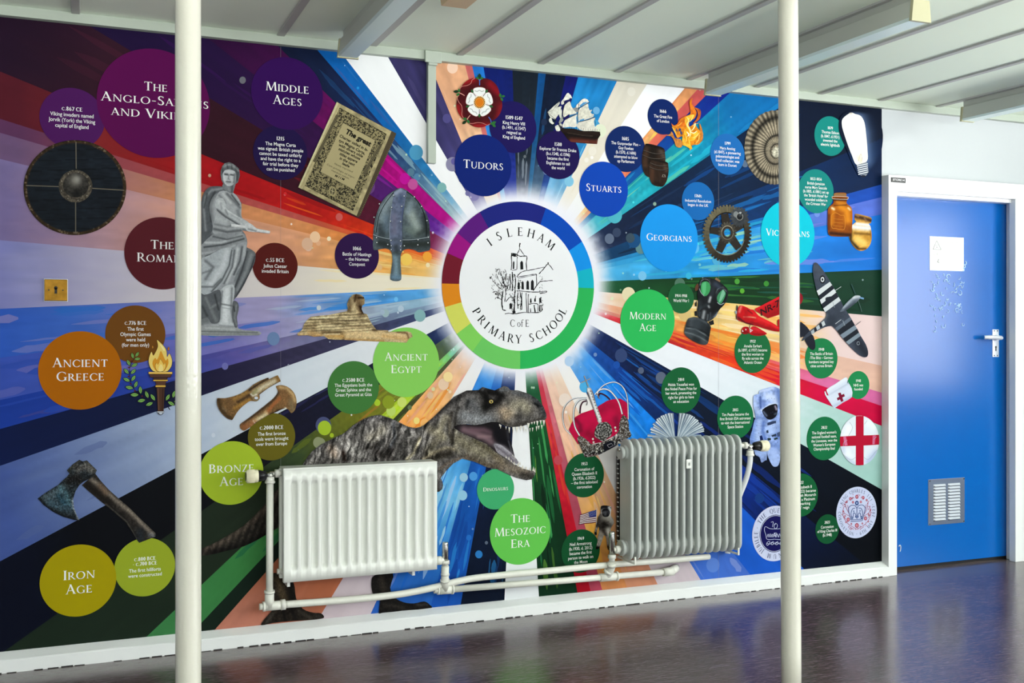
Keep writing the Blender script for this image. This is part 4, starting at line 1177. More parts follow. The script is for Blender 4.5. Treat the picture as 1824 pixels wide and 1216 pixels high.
for (i, c0, aw, ra, rb, h, q) in shards:
    n = 7
    tt = np.linspace(0, 1, n)
    prof = np.minimum(1, np.minimum(tt * 5 + .25, (1 - tt) * (3 if q < .6 else 6) + .1))
    jit = np.array([rnd.uniform(.6, 1.0) for _ in range(n)]); jit2 = np.array([rnd.uniform(.6, 1.0) for _ in range(n)])
    A = [MC + pdir(c0 - aw / 2 * prof[k] * jit[k]) * (ra + (rb - ra) * tt[k]) for k in range(n)]
    B = [MC + pdir(c0 + aw / 2 * prof[k] * jit2[k]) * (ra + (rb - ra) * tt[k]) for k in range(n)]
    P = np.array(A + B)
    u_, v_ = [], []
    ok = inside(P, np.array(RECT)).all()
    if not ok: continue
    base = ray_colour(RAYS[i][1], i, P); al = .35 + .45 * q
    C = base * (1 - al) + hx(h) * al
    dd = P - MC; rr = np.hypot(dd[:, 0] / 135.5, dd[:, 1] / 149.0); g = np.clip((1.27 - rr) / .24, 0, 1)[:, None] ** 1.4
    C = C * (1 - g) + np.array([.95, .95, .985]) * g
    cnt_[i] = cnt_.get(i, 2) + 1; bgk.lay = cnt_[i]
    bgk.raw(WN(P, bgk.o()), [(k, k + 1, n + k + 1, n + k) for k in range(n - 1)], C)
# drifting bokeh spots
def wedge_of(P):
    d = P - MC; ph = (np.degrees(np.arctan2(-d[1], -d[0]))) % 360
    for i, (a0, st, ac) in enumerate(RAYS):
        a1 = RAYS[i + 1][0] if i + 1 < len(RAYS) else 360 + RAYS[0][0]
        if a0 <= ph < a1 or a0 <= ph - 360 < a1: return i
    return 0
for k in range(330):
    ph = rnd.uniform(0, 360); r = rnd.choice([rnd.uniform(160, 330), rnd.uniform(200, 460), rnd.uniform(200, 620)])
    p = MC + pdir(ph) * r
    if not inside(np.array([p]), np.array(RECT))[0]: continue
    i = wedge_of(p)
    c = ray_colour(RAYS[i][1], i, np.array([p]))[0]
    if c.min() > .8: continue
    rad = rnd.choice([1.2, 1.8, 2.5, 4, 6, 9, 12]) * rnd.uniform(.7, 1.2)
    al = rnd.uniform(.12, .4) if rad > 4 else rnd.uniform(.3, .8)
    tint = np.array(rnd.choice([(1, 1, 1), (.85, 1, .8), (.9, .95, 1), tuple(np.clip(c * 1.7 + .12, 0, 1))]))
    bgk.lay = 48 + k % 60
    bgk.poly(ell(p[0], p[1], rad * .9, rad, 14 if rad < 5 else 26), c * (1 - al) + tint * al, layer=False)
# hand-placed large spots
SHL = 110
for (x, y, r, h) in [(576, 757, 15, '4a5078'), (578, 762, 13, 'a4c030'), (692, 716, 12, '8c9c28'), (672, 717, 6, 'a8c830'), (716, 716, 9, 'cfe070'), (591, 775, 4, 'a0b828'), (742, 749, 6, 'f8dc80'), (798, 671, 9, 'fbe0a0'),
                     (787, 334, 9, '7cb0b0'), (724, 462, 11, 'fbd060'), (761, 457, 9, 'f8a83c'), (762, 472, 4, 'fbe8b8'), (586, 425, 4, 'fbe8c0'), (568, 548, 4.5, 'c8d4dc'), (748, 562, 11, '88b4b8'), (487, 603, 12, '6c86b0'),
                     (826, 850, 8, '9cc8e0'), (824, 882, 9, '94c8e4'), (843, 848, 8, '4c98dc'), (853, 987, 7, '2c78c0'), (1360, 1010, 0.1, '0c2c60'), (1353, 887, 9, '14387c'), (1313, 501, 5, '4c9c3c'), (1322, 518, 4.5, '5cac34'), (1365, 505, 5, '3c8c34')]:
    SHL += 1; bgk.lay = SHL; bgk.poly(ell(x, y, r * .92, r, 28), h, layer=False)
# printed seams of the vinyl drops
for px in (500, 1280):
    a = W(px, 600); q = [proj(a.x, 0, MZ1 - .002), proj(a.x, 0, MZ0 + .002)]
    bgk.lay = SHL + 3
    bgk.strip(np.array(q), .28, '8f8c94', layer=False)
bgk.build('ray_backdrop', mural, 'printed multicoloured rays bursting from the crest')

# ------------------------------------------------------------------ discs with writing
WHT = '#f4f4f2'
def disc(kind, cx, cy, ry, col, label, title=None, year=None, body=None):
    """title: (lines, y0, pitch, cap, width of first line or None, centre x); year: list of (text, y); body: (lines, y0, pitch, widest px)"""
    off = O_TITLE if kind == 'title_disc' else O_DATE
    k = Ink(off); wall_circle(k, cx, cy, ry, col)
    d = k.build(kind, mural, label)
    t = Ink(off + .0001)
    if title:
        lines, y0, pt, cap = title[:4]
        tx = title[4] if len(title) > 4 and title[4] else cx
        sx = title[5] if len(title) > 5 else 1.3
        for i, s in enumerate(lines): put_serif(t, s, tx, y0 + pt * i, cap, WHT, sx=sx[i] if isinstance(sx, list) else sx)
    if year:
        tx = year[2] if len(year) > 2 else cx
        for i, (s, y) in enumerate(year[0]): put_serif(t, s, tx, y, year[1], WHT, small=True, sx=1.06, track=.05, bold=.05)
    if body:
        lines, y0, pt, wd = body[:4]; tx = body[4] if len(body) > 4 else cx
        ws = [sans_shapes(s)[2] for s in lines]
        kx = wd / max(ws)
        for i, s in enumerate(lines): put_sans(t, s, tx, y0 + pt * i, pt * .68, WHT, kx=kx)
    t.build('lettering', d, 'white lettering')
    return d
T_, D_ = 'title_disc', 'date_disc'
disc(T_, 275, 184, 97, '#560a4a', 'large plum disc titled The Anglo-Saxons and Vikings', (['The', 'Anglo-Saxons', 'and Vikings'], 154.5, 24, 15.5, 277.5, [1.3, 1.5, 1.5]))
disc(D_, 129, 211, 54.5, '#4a1858', 'purple disc dated c.867 CE', None, ([('c.867 CE', 194)], 7, 128.5), (['Viking invaders named', 'Jorvik (York) the Viking', 'capital of England'], 204.9, 10, 83, 128.3))
disc(T_, 512, 166.5, 64.5, '#300a50', 'dark violet disc titled Middle Ages', (['Middle', 'Ages'], 156, 23, 15.5))
disc(D_, 499.5, 272, 48.5, '#1d1040', 'dark indigo disc dated 1215', None, ([('1215', 246.6)], 6.5), (['The Magna Carta', 'was signed: British people', 'cannot be taxed unfairly', 'and have the right to a', 'fair trial before they', 'can be punished'], 257.4, 8.95, 81, 500))
disc(T_, 289, 451, 64.5, '#551c24', 'maroon disc titled The Romans', (['The', 'Romans'], 435.5, 23.3, 15.5))
disc(D_, 490.3, 472.7, 40.4, '#561a16', 'brick red disc dated c.55 BCE', None, ([('c.55 BCE', 463)], 6.6), (['Julius Caesar', 'invaded Britain'], 474, 9.2, 47.5))
disc(D_, 636, 455.5, 40.7, '#2e1446', 'purple disc dated 1066 beside the helmet', None, ([('1066', 442.4)], 6.4), (['Battle of Hastings', '\u2013 the Norman', 'Conquest'], 453, 8.8, 51))
disc(D_, 241.5, 595, 51.3, '#714618', 'brown disc dated c.776 BCE', None, ([('c.776 BCE', 575)], 6.6), (['The first', 'Olympic Games', 'were held', '(for men only)'], 586, 9.5, 54))
disc(T_, 143.3, 659.5, 69.8, '#b06408', 'orange disc titled Ancient Greece', (['Ancient', 'Greece'], 645.3, 24.5, 16))
disc(T_, 412.5, 842, 56.6, '#a6bf30', 'lime disc titled Bronze Age', (['Bronze', 'Age'], 833, 23.6, 15.5))
disc(D_, 484, 777.5, 42.2, '#675f1a', 'olive disc dated c.2000 BCE', None, ([('c.2000 BCE', 761)], 6.6), (['The first bronze', 'tools were brought', 'over from Europe'], 772.4, 9, 60))
disc(T_, 139.7, 1033.6, 64, '#a8990c', 'mustard disc titled Iron Age', (['Iron', 'Age'], 1022.5, 25.5, 16.5, 141))
disc(D_, 258.3, 1009.6, 52, '#9aaa2c', 'yellow green disc dated c.800 to c.700 BCE', None, ([('c.800 BCE', 994.7), ('- c.700 BCE', 1003.3)], 6.4), (['The first hillforts', 'were constructed'], 1015, 9, 60))
disc(D_, 629.8, 690, 47.2, '#41793a', 'mid green disc dated c.2500 BCE', None, ([('c.2500 BCE', 676.6)], 6.4), (['The Egyptians built the', 'Great Sphinx and the', 'Great Pyramid at Giza'], 685.9, 8.5, 67))
disc(T_, 724, 645, 62, '#8ad05e', 'pale green disc titled Ancient Egypt', (['Ancient', 'Egypt'], 635, 21.8, 14))
disc(D_, 883, 871, 36, '#42ac70', 'sea green disc titled Dinosaurs', (['Dinosaurs'], 870.3, 10, 6.8, None, 1.25))
disc(T_, 927, 946, 59.2, '#66c452', 'bright green disc titled The Mesozoic Era', (['The', 'Mesozoic', 'Era'], 922.5, 22.2, 14.8))
disc(T_, 861, 294.5, 55, '#0c2270', 'navy disc titled Tudors', (['Tudors'], 293.5, 10, 14.5))
disc(D_, 914, 226.3, 46, '#1c1454', 'dark indigo disc dated 1509 to 1547', None, ([('1509-1547', 209.7)], 6.2, 915.5), (['King Henry VIII', '(b.1491, d.1547)', 'reigned as', 'King of England'], 219.7, 8.4, 41.5, 915.5))
disc(D_, 994.2, 276, 43, '#1d124c', 'dark indigo disc dated 1580 below the ship', None, ([('1580', 256.8)], 6), (['Explorer Sir Frances Drake', '(b.c.1540, d.1596)', 'became the first', 'Englishman to sail', 'the world'], 266.4, 8.2, 65))
disc(D_, 1114, 265.3, 41, '#0d2660', 'navy disc dated 1605', None, ([('1605', 246.8)], 6), (['The Gunpowder Plot \u2013', 'Guy Fawkes', '(b.1570, d.1606)', 'attempted to blow', 'up Parliament'], 256.2, 7.85, 52, 1115))
disc(D_, 1181, 208, 31.6, '#0c2460', 'navy disc dated 1666', None, ([('1666', 198)], 5.6), (['The Great Fire', 'of London'], 208, 7.9, 32.5))
disc(T_, 1075.6, 337, 49.2, '#0b44b2', 'royal blue disc titled Stuarts', (['Stuarts'], 335, 10, 12.8))
disc(D_, 1296, 274.6, 36.5, '#1d66ae', 'blue disc dated 1799', None, ([('1799', 255.2)], 5.2), (['Mary Anning', '(d.1847), a pioneering', 'palaeontologist and', 'fossil collector, was', 'born in Dorset'], 264.5, 7.4, 47))
disc(T_, 1192.3, 423.7, 60, '#1896ea', 'sky blue disc titled Georgians', (['Georgians'], 423, 10, 12, None, 1.36))
disc(D_, 1243.6, 358, 34, '#1666b0', 'blue disc dated 1760s', None, ([('1760s', 348.8)], 5.2), (['Industrial Revolution', 'began in the UK'], 358, 7.3, 46))
disc(T_, 1403.6, 416.5, 58.8, '#06c0d6', 'cyan disc titled Victorians', (['Victorians'], 414.5, 10, 12, None, 1.32))
disc(D_, 1479, 242.3, 35.2, '#158078', 'teal disc dated 1879 beside the light bulb', None, ([('1879', 227.8)], 4.8), (['Thomas Edison', '(b.1847, d.1931)', 'invented the', 'electric lightbulb'], 236, 7.4, 33.5))
disc(D_, 1453.6, 340.5, 39.2, '#16807a', 'teal disc dated 1853 to 1856', None, ([('1853-1856', 318.6)], 4.8), (['British-Jamaican', 'nurse Mary Seacole', '(b.1805, d.1881) set up', "the 'British Hotel' for", 'wounded soldiers in', 'the Crimean War'], 327, 7.25, 45.5))
disc(T_, 1154, 571, 56, '#2ebc5c', 'green disc titled Modern Age', (['Modern', 'Age'], 562, 20.8, 13))
disc(D_, 1213.2, 531, 27, '#1d6236', 'dark green disc dated 1914 to 1918', None, ([('1914-1918', 526.4)], 5), (['World War I'], 535.5, 8, 27.5))
disc(D_, 1341, 625, 39.2, '#1b693a', 'dark green disc dated 1932 below the red plane', None, ([('1932', 607.6)], 5), (['Amelia Earhart', '(b.1897, d.1937) became', 'the first woman to', 'fly solo across the', 'Atlantic Ocean'], 616.3, 7.3, 51.5))
disc(D_, 1463.2, 638, 36, '#1b7a46', 'green disc dated 1940', None, ([('1940', 622)], 5), (['The Battle of Britain', '/The Blitz \u2013 German', 'bombers targeted key', 'cities across Britain'], 630, 7.2, 44))
disc(D_, 1529, 685.5, 25, '#1d844c', 'small green disc dated 1948', None, ([('1948', 677.8)], 4.6), (['NHS was', 'founded'], 686, 7, 17))
disc(D_, 1213.2, 695, 41, '#155f34', 'dark green disc dated 2014 above the open book', None, ([('2014', 675.6)], 5.2), (['Malala Yousafzai won', 'the Nobel Peace Prize for', 'her work, promoting the', 'right for girls to have', 'an education'], 684.8, 7.55, 57))
disc(D_, 1310, 743, 38.7, '#156a3c', 'dark green disc dated 2015 beside the astronaut', None, ([('2015', 729.6)], 5), (['Tim Peake became the', 'first British ESA astronaut', 'to visit the International', 'Space Station'], 738, 7.3, 55))
disc(D_, 1041, 846, 39.6, '#155530', 'dark green disc dated 1953 below the crown', None, ([('1953', 825.6)], 5.2), (['Coronation of', 'Queen Elizabeth II', '(b.1926, d.2022)', '\u2013 the first televised', 'coronation'], 835.6, 7.85, 47))
disc(D_, 1034.5, 981, 38.5, '#14502c', 'dark green disc dated 1969', None, ([('1969', 958.5)], 5.4), (['Neil Armstrong', '(b.1930, d. 2012)', 'became the first', 'person to walk on', 'the Moon'], 968.4, 8.1, 44.5))
disc(D_, 1468.2, 780.5, 38.7, '#156c40', 'dark green disc dated 2022 beside the football', None, ([('2022', 761)], 5), (["The England women's", 'national football team,', 'the Lionesses, won the', "Women's European", 'Championship final'], 770.4, 7.2, 46))
disc(D_, 1426, 881.5, 38.5, '#145c34', 'dark green disc dated 2022 half behind the right post', None, ([('2022', 859)], 5), (['Queen Elizabeth II', '(b.1926, d.2022) became', 'the first British Monarch', 'to celebrate a Platinum', 'Jubilee, marking', "70 years' reign"], 867.8, 7.35, 58, 1424.5))
disc(D_, 1473.6, 942, 26.2, '#12502e', 'small dark green disc dated 2023', None, ([('2023', 929.8)], 4.6), (['Coronation', 'of King Charles III', '(b.1948)'], 938.2, 7.2, 35))

# ------------------------------------------------------------------ the school crest in the middle
k = Ink(O_TITLE)
crest_parts = [(0, 21, '#741a2a'), (21, 36.5, '#9c1280'), (36.5, 58.5, '#5c1a7c'), (58.5, 110, '#1d257c'), (110, 146.5, '#064ab8'), (146.5, 166.5, '#1294ec'), (166.5, 181, '#12b8cc'), (181, 270, '#2eb85c'), (270, 308, '#70cc66'), (308, 324.5, '#86d660'), (324.5, 344.3, '#dade64'), (344.3, 360, '#e48c1c')]
for a0, a1, c in crest_parts:
    wall_circle(k, 926.5, 508, 149, c, n=max(4, int((a1 - a0) / 3)), r1=115.5, a0=a0, a1=a1 + .15)
ring = k.build('crest_ring', mural, 'ring of twelve coloured segments')
k = Ink(O_TITLE + .0003); wall_circle(k, 926.5, 508, 116.6, '#f8f9fb', n=96)
crest = k.build('school_crest', mural, 'white round crest reading Isleham C of E Primary School')
k = Ink(O_TITLE + .0005)
BLK = '#17181a'
arc_text(k, 'ISLEHAM', 926.5, 508, 95.6, [-38.6 + 12.93 * i for i in range(7)], 15.2, BLK, sx=1.12, bold=.012)
k.build('lettering', crest, 'black lettering arched over the top'); k = Ink(O_TITLE + .0005)
arc_text(k, 'PRIMARY', 926.5, 508, 96.0, [180 + 60.6 - d for d in (0, 10.6, 18.6, 28.3, 39.8, 49.6, 58.6)], 15.2, BLK, outward=False, sx=1.12, bold=.012)
arc_text(k, 'SCHOOL', 926.5, 508, 96.0, [180 - 13.6 - d for d in (0, 9.2, 19.4, 29.8, 40.2, 48.6)], 15.2, BLK, outward=False, sx=1.12, bold=.012)
k.build('lettering', crest, 'black lettering curved along the bottom'); k = Ink(O_TITLE + .0005)
# C of E
x = 0; c0 = W(925.8, 575.5, k.off); mx, mz = mpp(925.8, 575.5, k.off); h = 12.6 * mz
seq = [('C', 0), (' ', 0), ('o_', 0), ('f_', 0), (' ', 0), ('E', 0)]
wid = sum(.30 if g == ' ' else serif_glyph(g)[1] + .05 for g, _ in seq)
for g, _ in seq:
    if g == ' ': x += .30; continue
    sh, adv = serif_glyph(g)
    for i, p in enumerate(sh):
        P = np.array(p); V = np.stack([c0.x + (x + P[:, 0] - wid / 2) * h * .95, np.full(len(P), -k.o() - .000006 * (i % 9)), c0.z + (P[:, 1] - .5) * h], 1)
        k.raw(V, [tuple(range(len(V)))], np.tile(hx(BLK), (len(V), 1)))
    x += adv + .05
k.build('lettering', crest, 'black letters under the church')
k = Ink(O_TITLE + .0005)
cq = lambda s: Q(s, 830, 385, 4.862)
for s, w in [("392,465 397,400 393,330 405,322 440,328 440,345 410,345", 1.2), ("440,330 462,290 464,235", .9), ("462,262 470,232", 1.3), ("464,280 500,330 512,352", .9), ("440,330 470,348 500,345 527,352 522,410 526,465", 1.2), ("444,350 442,460", .8), ("398,470 440,462", .7), ("440,525 485,480 560,465 640,448 690,440", .9), ("445,528 530,512 608,500", .9), ("450,540 540,520 606,508", .6), ("632,498 670,460 712,415 755,466", 1.1), ("712,415 712,400", 1.4), ("610,502 614,600", .9), ("582,645 620,590 645,565 700,560 752,555", 1.0), ("440,645 500,650 560,655 640,655 695,648 690,660 640,668", 1.0), ("485,660 485,810", .8), ("520,665 528,830", .9), ("540,675 540,835", .9), ("338,845 380,840 420,845 500,832 560,835 640,830 662,800", 1.0), ("310,700 316,800 345,815", 1.4), ("320,650 310,740 318,810", 1.6), ("345,740 380,700 400,705 420,690 430,640", .9), ("400,480 405,560 400,650", 1.4), ("380,500 385,570 378,640", 1.2), ("420,500 430,560 425,640 420,830", 1.3), ("408,700 420,760 410,835", 1.3), ("450,660 445,730 452,800", 1.2), ("468,655 480,720 470,805", 1.2), ("335,740 345,650 330,580 318,520", .9), ("345,650 365,590 372,520", .8), ("330,620 290,560 262,500", .7), ("320,640 270,600 240,560", .7), ("312,690 262,650 228,660", .7), ("316,730 270,700 250,720", .7), ("336,600 320,540 290,470", .7), ("340,560 350,500 335,460", .7), ("605,690 600,720", .8), ("545,760 600,755 625,770 622,835", 1.0), ("560,800 560,830", 1.0), ("590,770 600,830", 1.4), ("640,770 640,825", 1.5), ("655,770 660,815", 1.0), ("205,525 220,542", 1.0), ("205,542 222,522", 1.0)]:
    P = spline(cq(s), 4); r_ = np.random.RandomState(len(s))
    k.strip(P + r_.uniform(-.25, .25, P.shape), 1.35 * w * (1 + .35 * r_.uniform(-1, 1, len(P))), BLK)
for s in ["472,462 470,400 482,384 494,398 497,460", "405,458 407,400 414,385 420,400 418,456", "447,632 448,580 457,565 467,580 466,634", "481,632 482,575 491,558 500,575 502,634", "523,634 524,570 534,553 545,568 547,636", "562,638 563,566 575,548 587,564 588,640", "378,800 376,760 390,748 400,765 398,800", "553,750 556,715 565,708 570,748", "636,750 634,710 650,702 655,748", "392,330 420,322 440,334 430,345 396,345", "404,820 428,818 430,840 404,842", "590,735 592,712 604,710 606,738 596,742"]:
    k.poly(cq(s), BLK)
r_ = random.Random(4)
for i in range(130):
    a = r_.uniform(0, 6.28); rr = r_.random() ** .5
    x_, y_ = 295 + 72 * rr * math.cos(a), 590 + 135 * rr * math.sin(a)
    an = r_.uniform(-2.2, -.9); ln = r_.uniform(8, 20)
    P = np.array([[830 + x_ / 4.862, 385 + y_ / 4.862], [830 + (x_ + ln * math.cos(an)) / 4.862, 385 + (y_ + ln * math.sin(an)) / 4.862]])
    k.strip(P, r_.uniform(.5, 1.0), BLK, layer=False)
for i in range(130):
    x_, y_ = r_.choice([(412, 0), (462, 0), (395, -150), (650, 0)])[0] + r_.uniform(-16, 16), r_.uniform(500, 835)
    P = np.array([[830 + x_ / 4.862, 385 + y_ / 4.862], [830 + (x_ + r_.uniform(-9, 9)) / 4.862, 385 + (y_ + r_.uniform(2, 12)) / 4.862]])
    k.strip(P, r_.uniform(.5, 1.2), BLK, layer=False)
k.build('church_drawing', crest, 'black ink drawing of a church and tree')

# ------------------------------------------------------------------ the printed pictures
PN = 0
def pic(name, label, off=0.0):
    global PN; PN += 1
    k = Ink(O_PIC + off + .0007 * (PN % 4)); k._n = (name, label); return k
def done(k): return k.build(k._n[0], mural, k._n[1])
def crv(P, n=6, closed=True): return spline(P, n, closed)

# round shield
k = pic('shield_picture', 'printed dark round shield with iron boss')
def shield_x(P, C):
    d = np.hypot((P[:, 0] - 133.5) / 91.5, (P[:, 1] - 334) / 84.5)
    pl = np.abs(((P[:, 1] - 249.5 + .035 * (P[:, 0] - 133)) / 17.5) % 1 - .5) > .46
    C = C * np.where(pl, .62, 1)[:, None]
    gr = fbm(P[:, 0] / 14, P[:, 1] / 2.2, 5) - .5
    C = C * (1 + .5 * gr)[:, None]
    rim = np.clip((d - .925) / .02, 0, 1)[:, None]
    n = fbm(P[:, 0] / 3, P[:, 1] / 3, 8)[:, None]
    rc = hx('#3a2c1c') * (.5 + n) + (n > .68) * .18
    C = C * (1 - rim) + rc * rim
    return C * (1 - .5 * np.clip((d - .985) / .02, 0, 1))[:, None]
k.patch(ell(133.5, 334, 91.5, 84.5, 96), painter('#171d24', [], None, (.2, 20, 20, 2), shield_x), 1.7)
for P in ([(135, 252), (135.5, 300)], [(134.5, 360), (134.5, 416)], [(46, 330), (106, 332)], [(164, 335), (221, 338.5)]):
    k.strip(np.array(P), 1.5, '#5b5347'); k.strip(np.array(P) + .6, .5, '#8e8878')
k.patch(ell(134.5, 331.5, 30, 29, 48), painter('#4e483e', [([(128, 322)], 12, '#7c776c', .5)], None, (.7, 2.5, 2.5, 4)), 1.3)
k.patch(ell(135, 329.5, 23, 22, 40), painter('#2c2a27', [([(136, 320)], 8, '#c9c8c2', .95), ([(133, 322)], 15, '#77736a', .7), ([(137, 345)], 10, '#121212', .8)], None, (.6, 3, 3, 6)), 1.2)
k.dots([(134.5 + 26.6 * math.cos(i * .7), 331.5 + 25.6 * math.sin(i * .7)) for i in range(9)], .9, '#9a968a')
done(k)

# marble statue
s_ = lambda s: Q(s, 350, 280, 3.685)
k = pic('statue_picture', 'printed grey marble statue of a robed Roman holding a scroll')
O = s_("165,85 158,110 165,150 178,180 172,195 110,192 75,205 48,240 32,290 10,340 0,420 -10,520 -20,620 -25,760 -20,900 -10,1000 -25,1080 -25,1165 90,1170 250,1170 410,1168 415,1145 350,1135 280,1135 270,1110 262,1060 278,1000 268,960 240,945 300,860 345,770 378,700 388,650 376,620 330,590 332,540 320,505 300,480 350,488 400,492 440,497 480,502 484,484 440,476 390,465 345,430 300,400 292,370 296,300 262,265 240,235 250,200 257,175 272,165 285,120 278,75 250,50 215,32 185,40 168,60")
stt = [("170,200 90,210 55,260 40,340 50,480", 9, '#4a4e52', .75), ("60,230 100,225", 7, '#a5a9ab', .6), ("105,260 90,400 95,500", 6, '#383b3e', .7), ("130,330 150,420 130,470", 16, '#b2b6b8', .8), ("180,215 230,260 290,300", 6, '#3c4043', .7), ("200,250 250,300", 6, '#9fa3a5', .6),
       ("140,290 190,350 250,390 310,420", 11, '#aeb2b4', .8), ("130,330 200,385 290,430", 4, '#3e4245', .7), ("230,448 320,465 385,478 480,492", 4.0, '#d9dbdb', .95), ("330,440 390,475", 6, '#c6c9ca', .9),
       ("200,70 250,80 270,120", 9, '#5e6265', .6), ("180,60 220,45 265,75", 6, '#77797a', .7), ("190,90 240,95", 5, '#c3c6c7', .8), ("200,140 235,150", 6, '#b9bcbd', .8), ("188,112 204,115", 1.6, '#2c2e30', .9), ("222,112 240,116", 1.6, '#2c2e30', .9), ("214,115 210,140", 2, '#6d7072', .7), ("195,158 222,160", 1.5, '#3c3e40', .9), ("262,100 255,165", 4, '#4a4d50', .7), ("192,192 232,214", 5, '#5c6063', .85),
       ("110,470 150,460 280,470", 4, '#46494c', .8), ("100,520 200,540 310,500", 5, '#3c3f42', .8), ("60,580 180,570 300,540", 6, '#b4b8ba', .7), ("40,620 130,640 230,590 310,560", 4, '#43474a', .8), ("60,660 150,690", 8, '#9b9fa2', .7), ("60,700 130,740 180,650 230,590", 5, '#4a4d50', .7),
       ("210,610 150,760 90,850", 15, '#c3c8cb', .85), ("240,600 230,700 180,800 90,880", 4, '#4d5154', .75), ("290,560 260,680 210,790", 8, '#b6babc', .7), ("310,600 300,680 260,760", 4, '#46494c', .8), ("340,620 370,660 350,740 270,880", 10, '#6b7073', .8), ("375,640 350,750 260,910", 3, '#34373a', .7),
       ("60,790 50,900 90,980 140,960", 8, '#57595c', .8), ("200,850 190,950 185,1080", 15, '#d2d6d9', .9), ("165,860 160,960 155,1090", 3, '#4a4d50', .8), ("235,950 245,1040 255,1100", 8, '#55595c', .8), ("170,970 230,975", 2, '#5a5d60', .8), ("110,980 70,1060 60,1100", 16, '#6b6f72', .8), ("100,1010 110,1080", 8, '#8d9194', .6), ("60,1110 200,1105 260,1120", 6, '#b6babc', .8), ("40,1140 400,1150", 3, '#55585a', .7), ("40,1160 400,1160", 3, '#9da1a3', .7), ("30,350 40,480 70,540", 12, '#33363a', .7), ("300,500 320,560", 5, '#a2a6a8', .6), ("184,172 210,190 244,170", 1.4, '#34373a', .8), ("196,178 228,176", 2.6, '#b0b4b6', .9), ("180,110 184,150", 3, '#a9adaf', .7), ("228,100 240,140", 3, '#9ea2a5', .7), ("208,108 206,140", 1.6, '#c9cccd', .8), ("166,78 172,120", 3.2, '#3e4144', .8), ("180,72 215,58 250,66", 3, '#4a4d50', .8), ("185,88 215,80 250,90", 1.4, '#2c2f32', .7), ("260,80 272,120 262,160", 4, '#3e4144', .8), ("200,172 226,172", 3, '#b4b8ba', .8), ("70,215 50,300 62,420", 1.6, '#23262a', .7), ("95,215 85,330 100,470", 1.5, '#2a2d31', .7), ("215,240 262,290 290,350", 1.5, '#2a2d31', .7), ("165,340 215,395 270,425", 1.4, '#24272a', .6), ("60,540 160,555 290,520", 1.5, '#24272a', .7), ("40,600 150,610 260,570", 1.5, '#2a2d31', .7), ("260,600 248,720 190,830", 1.5, '#2a2d31', .75), ("200,640 190,720 130,820", 1.5, '#43474b', .6), ("320,560 318,660 290,760", 1.4, '#1f2226', .75), ("345,640 320,740 270,840", 1.3, '#2a2d31', .7), ("120,880 100,980 130,1060", 1.5, '#2a2d31', .7), ("255,960 240,1060", 1.4, '#23262a', .7), ("130,440 210,450 280,440", 1.3, '#33373a', .6), ("120,480 130,505 200,500 290,485", 1.2, '#d0d4d6', .5)]
gr_ = lambda P, C: C * (1 + .10 * (vn(P[:, 0] / 1.1, P[:, 1] / 1.4, 9) - .5) + .10 * (fbm(P[:, 0] / 5, P[:, 1] / 6, 4) - .5))[:, None]
k.patch(O, painter('#73777b', [x for x in stt if x[1] > 5], s_, (.12, 4, 4, 3), gr_), 1.5)
def bit(out, col, st=(), sm=3): k.patch(crv(s_(out), sm), painter(col, list(st), s_, (.08, 3, 3, 3), gr_), 1.2)
bit("178,195 110,190 72,205 46,240 32,290 20,420 20,560 60,555 90,500 108,470 96,400 84,330 105,262 150,225 200,225", '#54585c', [("100,215 60,260 48,340 60,480", 2.5, '#8d9194', .8), ("120,225 85,300 95,420", 2, '#34373a', .8), ("70,240 50,330", 2, '#2f3235', .7), ("170,205 110,215", 3, '#9a9ea1', .7)])
bit("150,225 240,232 292,300 294,380 300,440 300,480 290,500 200,500 120,505 105,470 118,420 128,360 120,300", '#a3a7a9', [("200,240 250,290 285,330", 3, '#5a5e61', .8), ("175,240 225,300", 2.5, '#c4c7c8', .7), ("150,250 190,300", 2.5, '#6a6e71', .7), ("230,245 280,310", 1.6, '#34373a', .8), ("120,440 200,455 290,440", 2.5, '#6d7174', .8), ("130,400 190,430", 5, '#b8bcbe', .7), ("115,470 200,490 290,480", 3, '#55595c', .9), ("270,350 290,430", 4, '#6b6f72', .7)])
bit("122,310 140,272 172,270 190,300 196,335 250,375 312,408 345,432 335,470 290,455 230,420 170,385 135,350", '#b4b8ba', [("135,345 190,390 280,445", 2.6, '#4c5053', .9), ("150,290 185,340 260,385", 3, '#d0d3d4', .8), ("190,345 205,375", 2, '#7a7e81', .8), ("160,300 165,340", 2, '#8a8e91', .7), ("220,370 280,410", 2, '#94989b', .6)])
bit("228,436 330,450 332,470 228,458", '#d6d8d8', [("230,458 330,470", 1.2, '#7c8083', .8)], 1)
bit("318,440 350,432 392,465 410,480 400,490 350,488 325,475", '#c2c5c6', [("340,470 390,484", 1.4, '#6a6e71', .8), ("345,445 385,468", 1.6, '#dcdede', .7)])
bit("402,470 484,484 480,502 396,490", '#d2d5d5', [("400,490 480,502", 1.2, '#85898c', .8)], 1)
bit("95,515 160,498 300,498 322,520 334,560 322,600 290,640 240,600 160,600 90,640 30,690 20,600", '#8b8f92', [("60,560 160,560 300,510", 2.5, '#c0c4c6', .8), ("50,590 170,575 310,535", 1.8, '#3c4043', .9), ("40,630 150,615 250,580", 2.5, '#b4b8ba', .7), ("60,650 170,610 280,600", 1.6, '#3a3d40', .8), ("110,520 200,540 300,515", 1.8, '#44484b', .8)])
bit("20,690 90,640 170,600 235,600 225,700 190,790 130,870 60,900 20,890", '#aab0b4', [("200,620 170,720 90,840", 7, '#cfd4d7', .85), ("60,680 110,720 60,800", 3, '#5d6164', .7), ("232,610 215,710 165,810 100,880", 1.8, '#4a4e51', .85), ("40,760 100,740", 2, '#6a6e71', .7), ("30,850 110,850 160,800", 2.2, '#5a5e61', .8)])
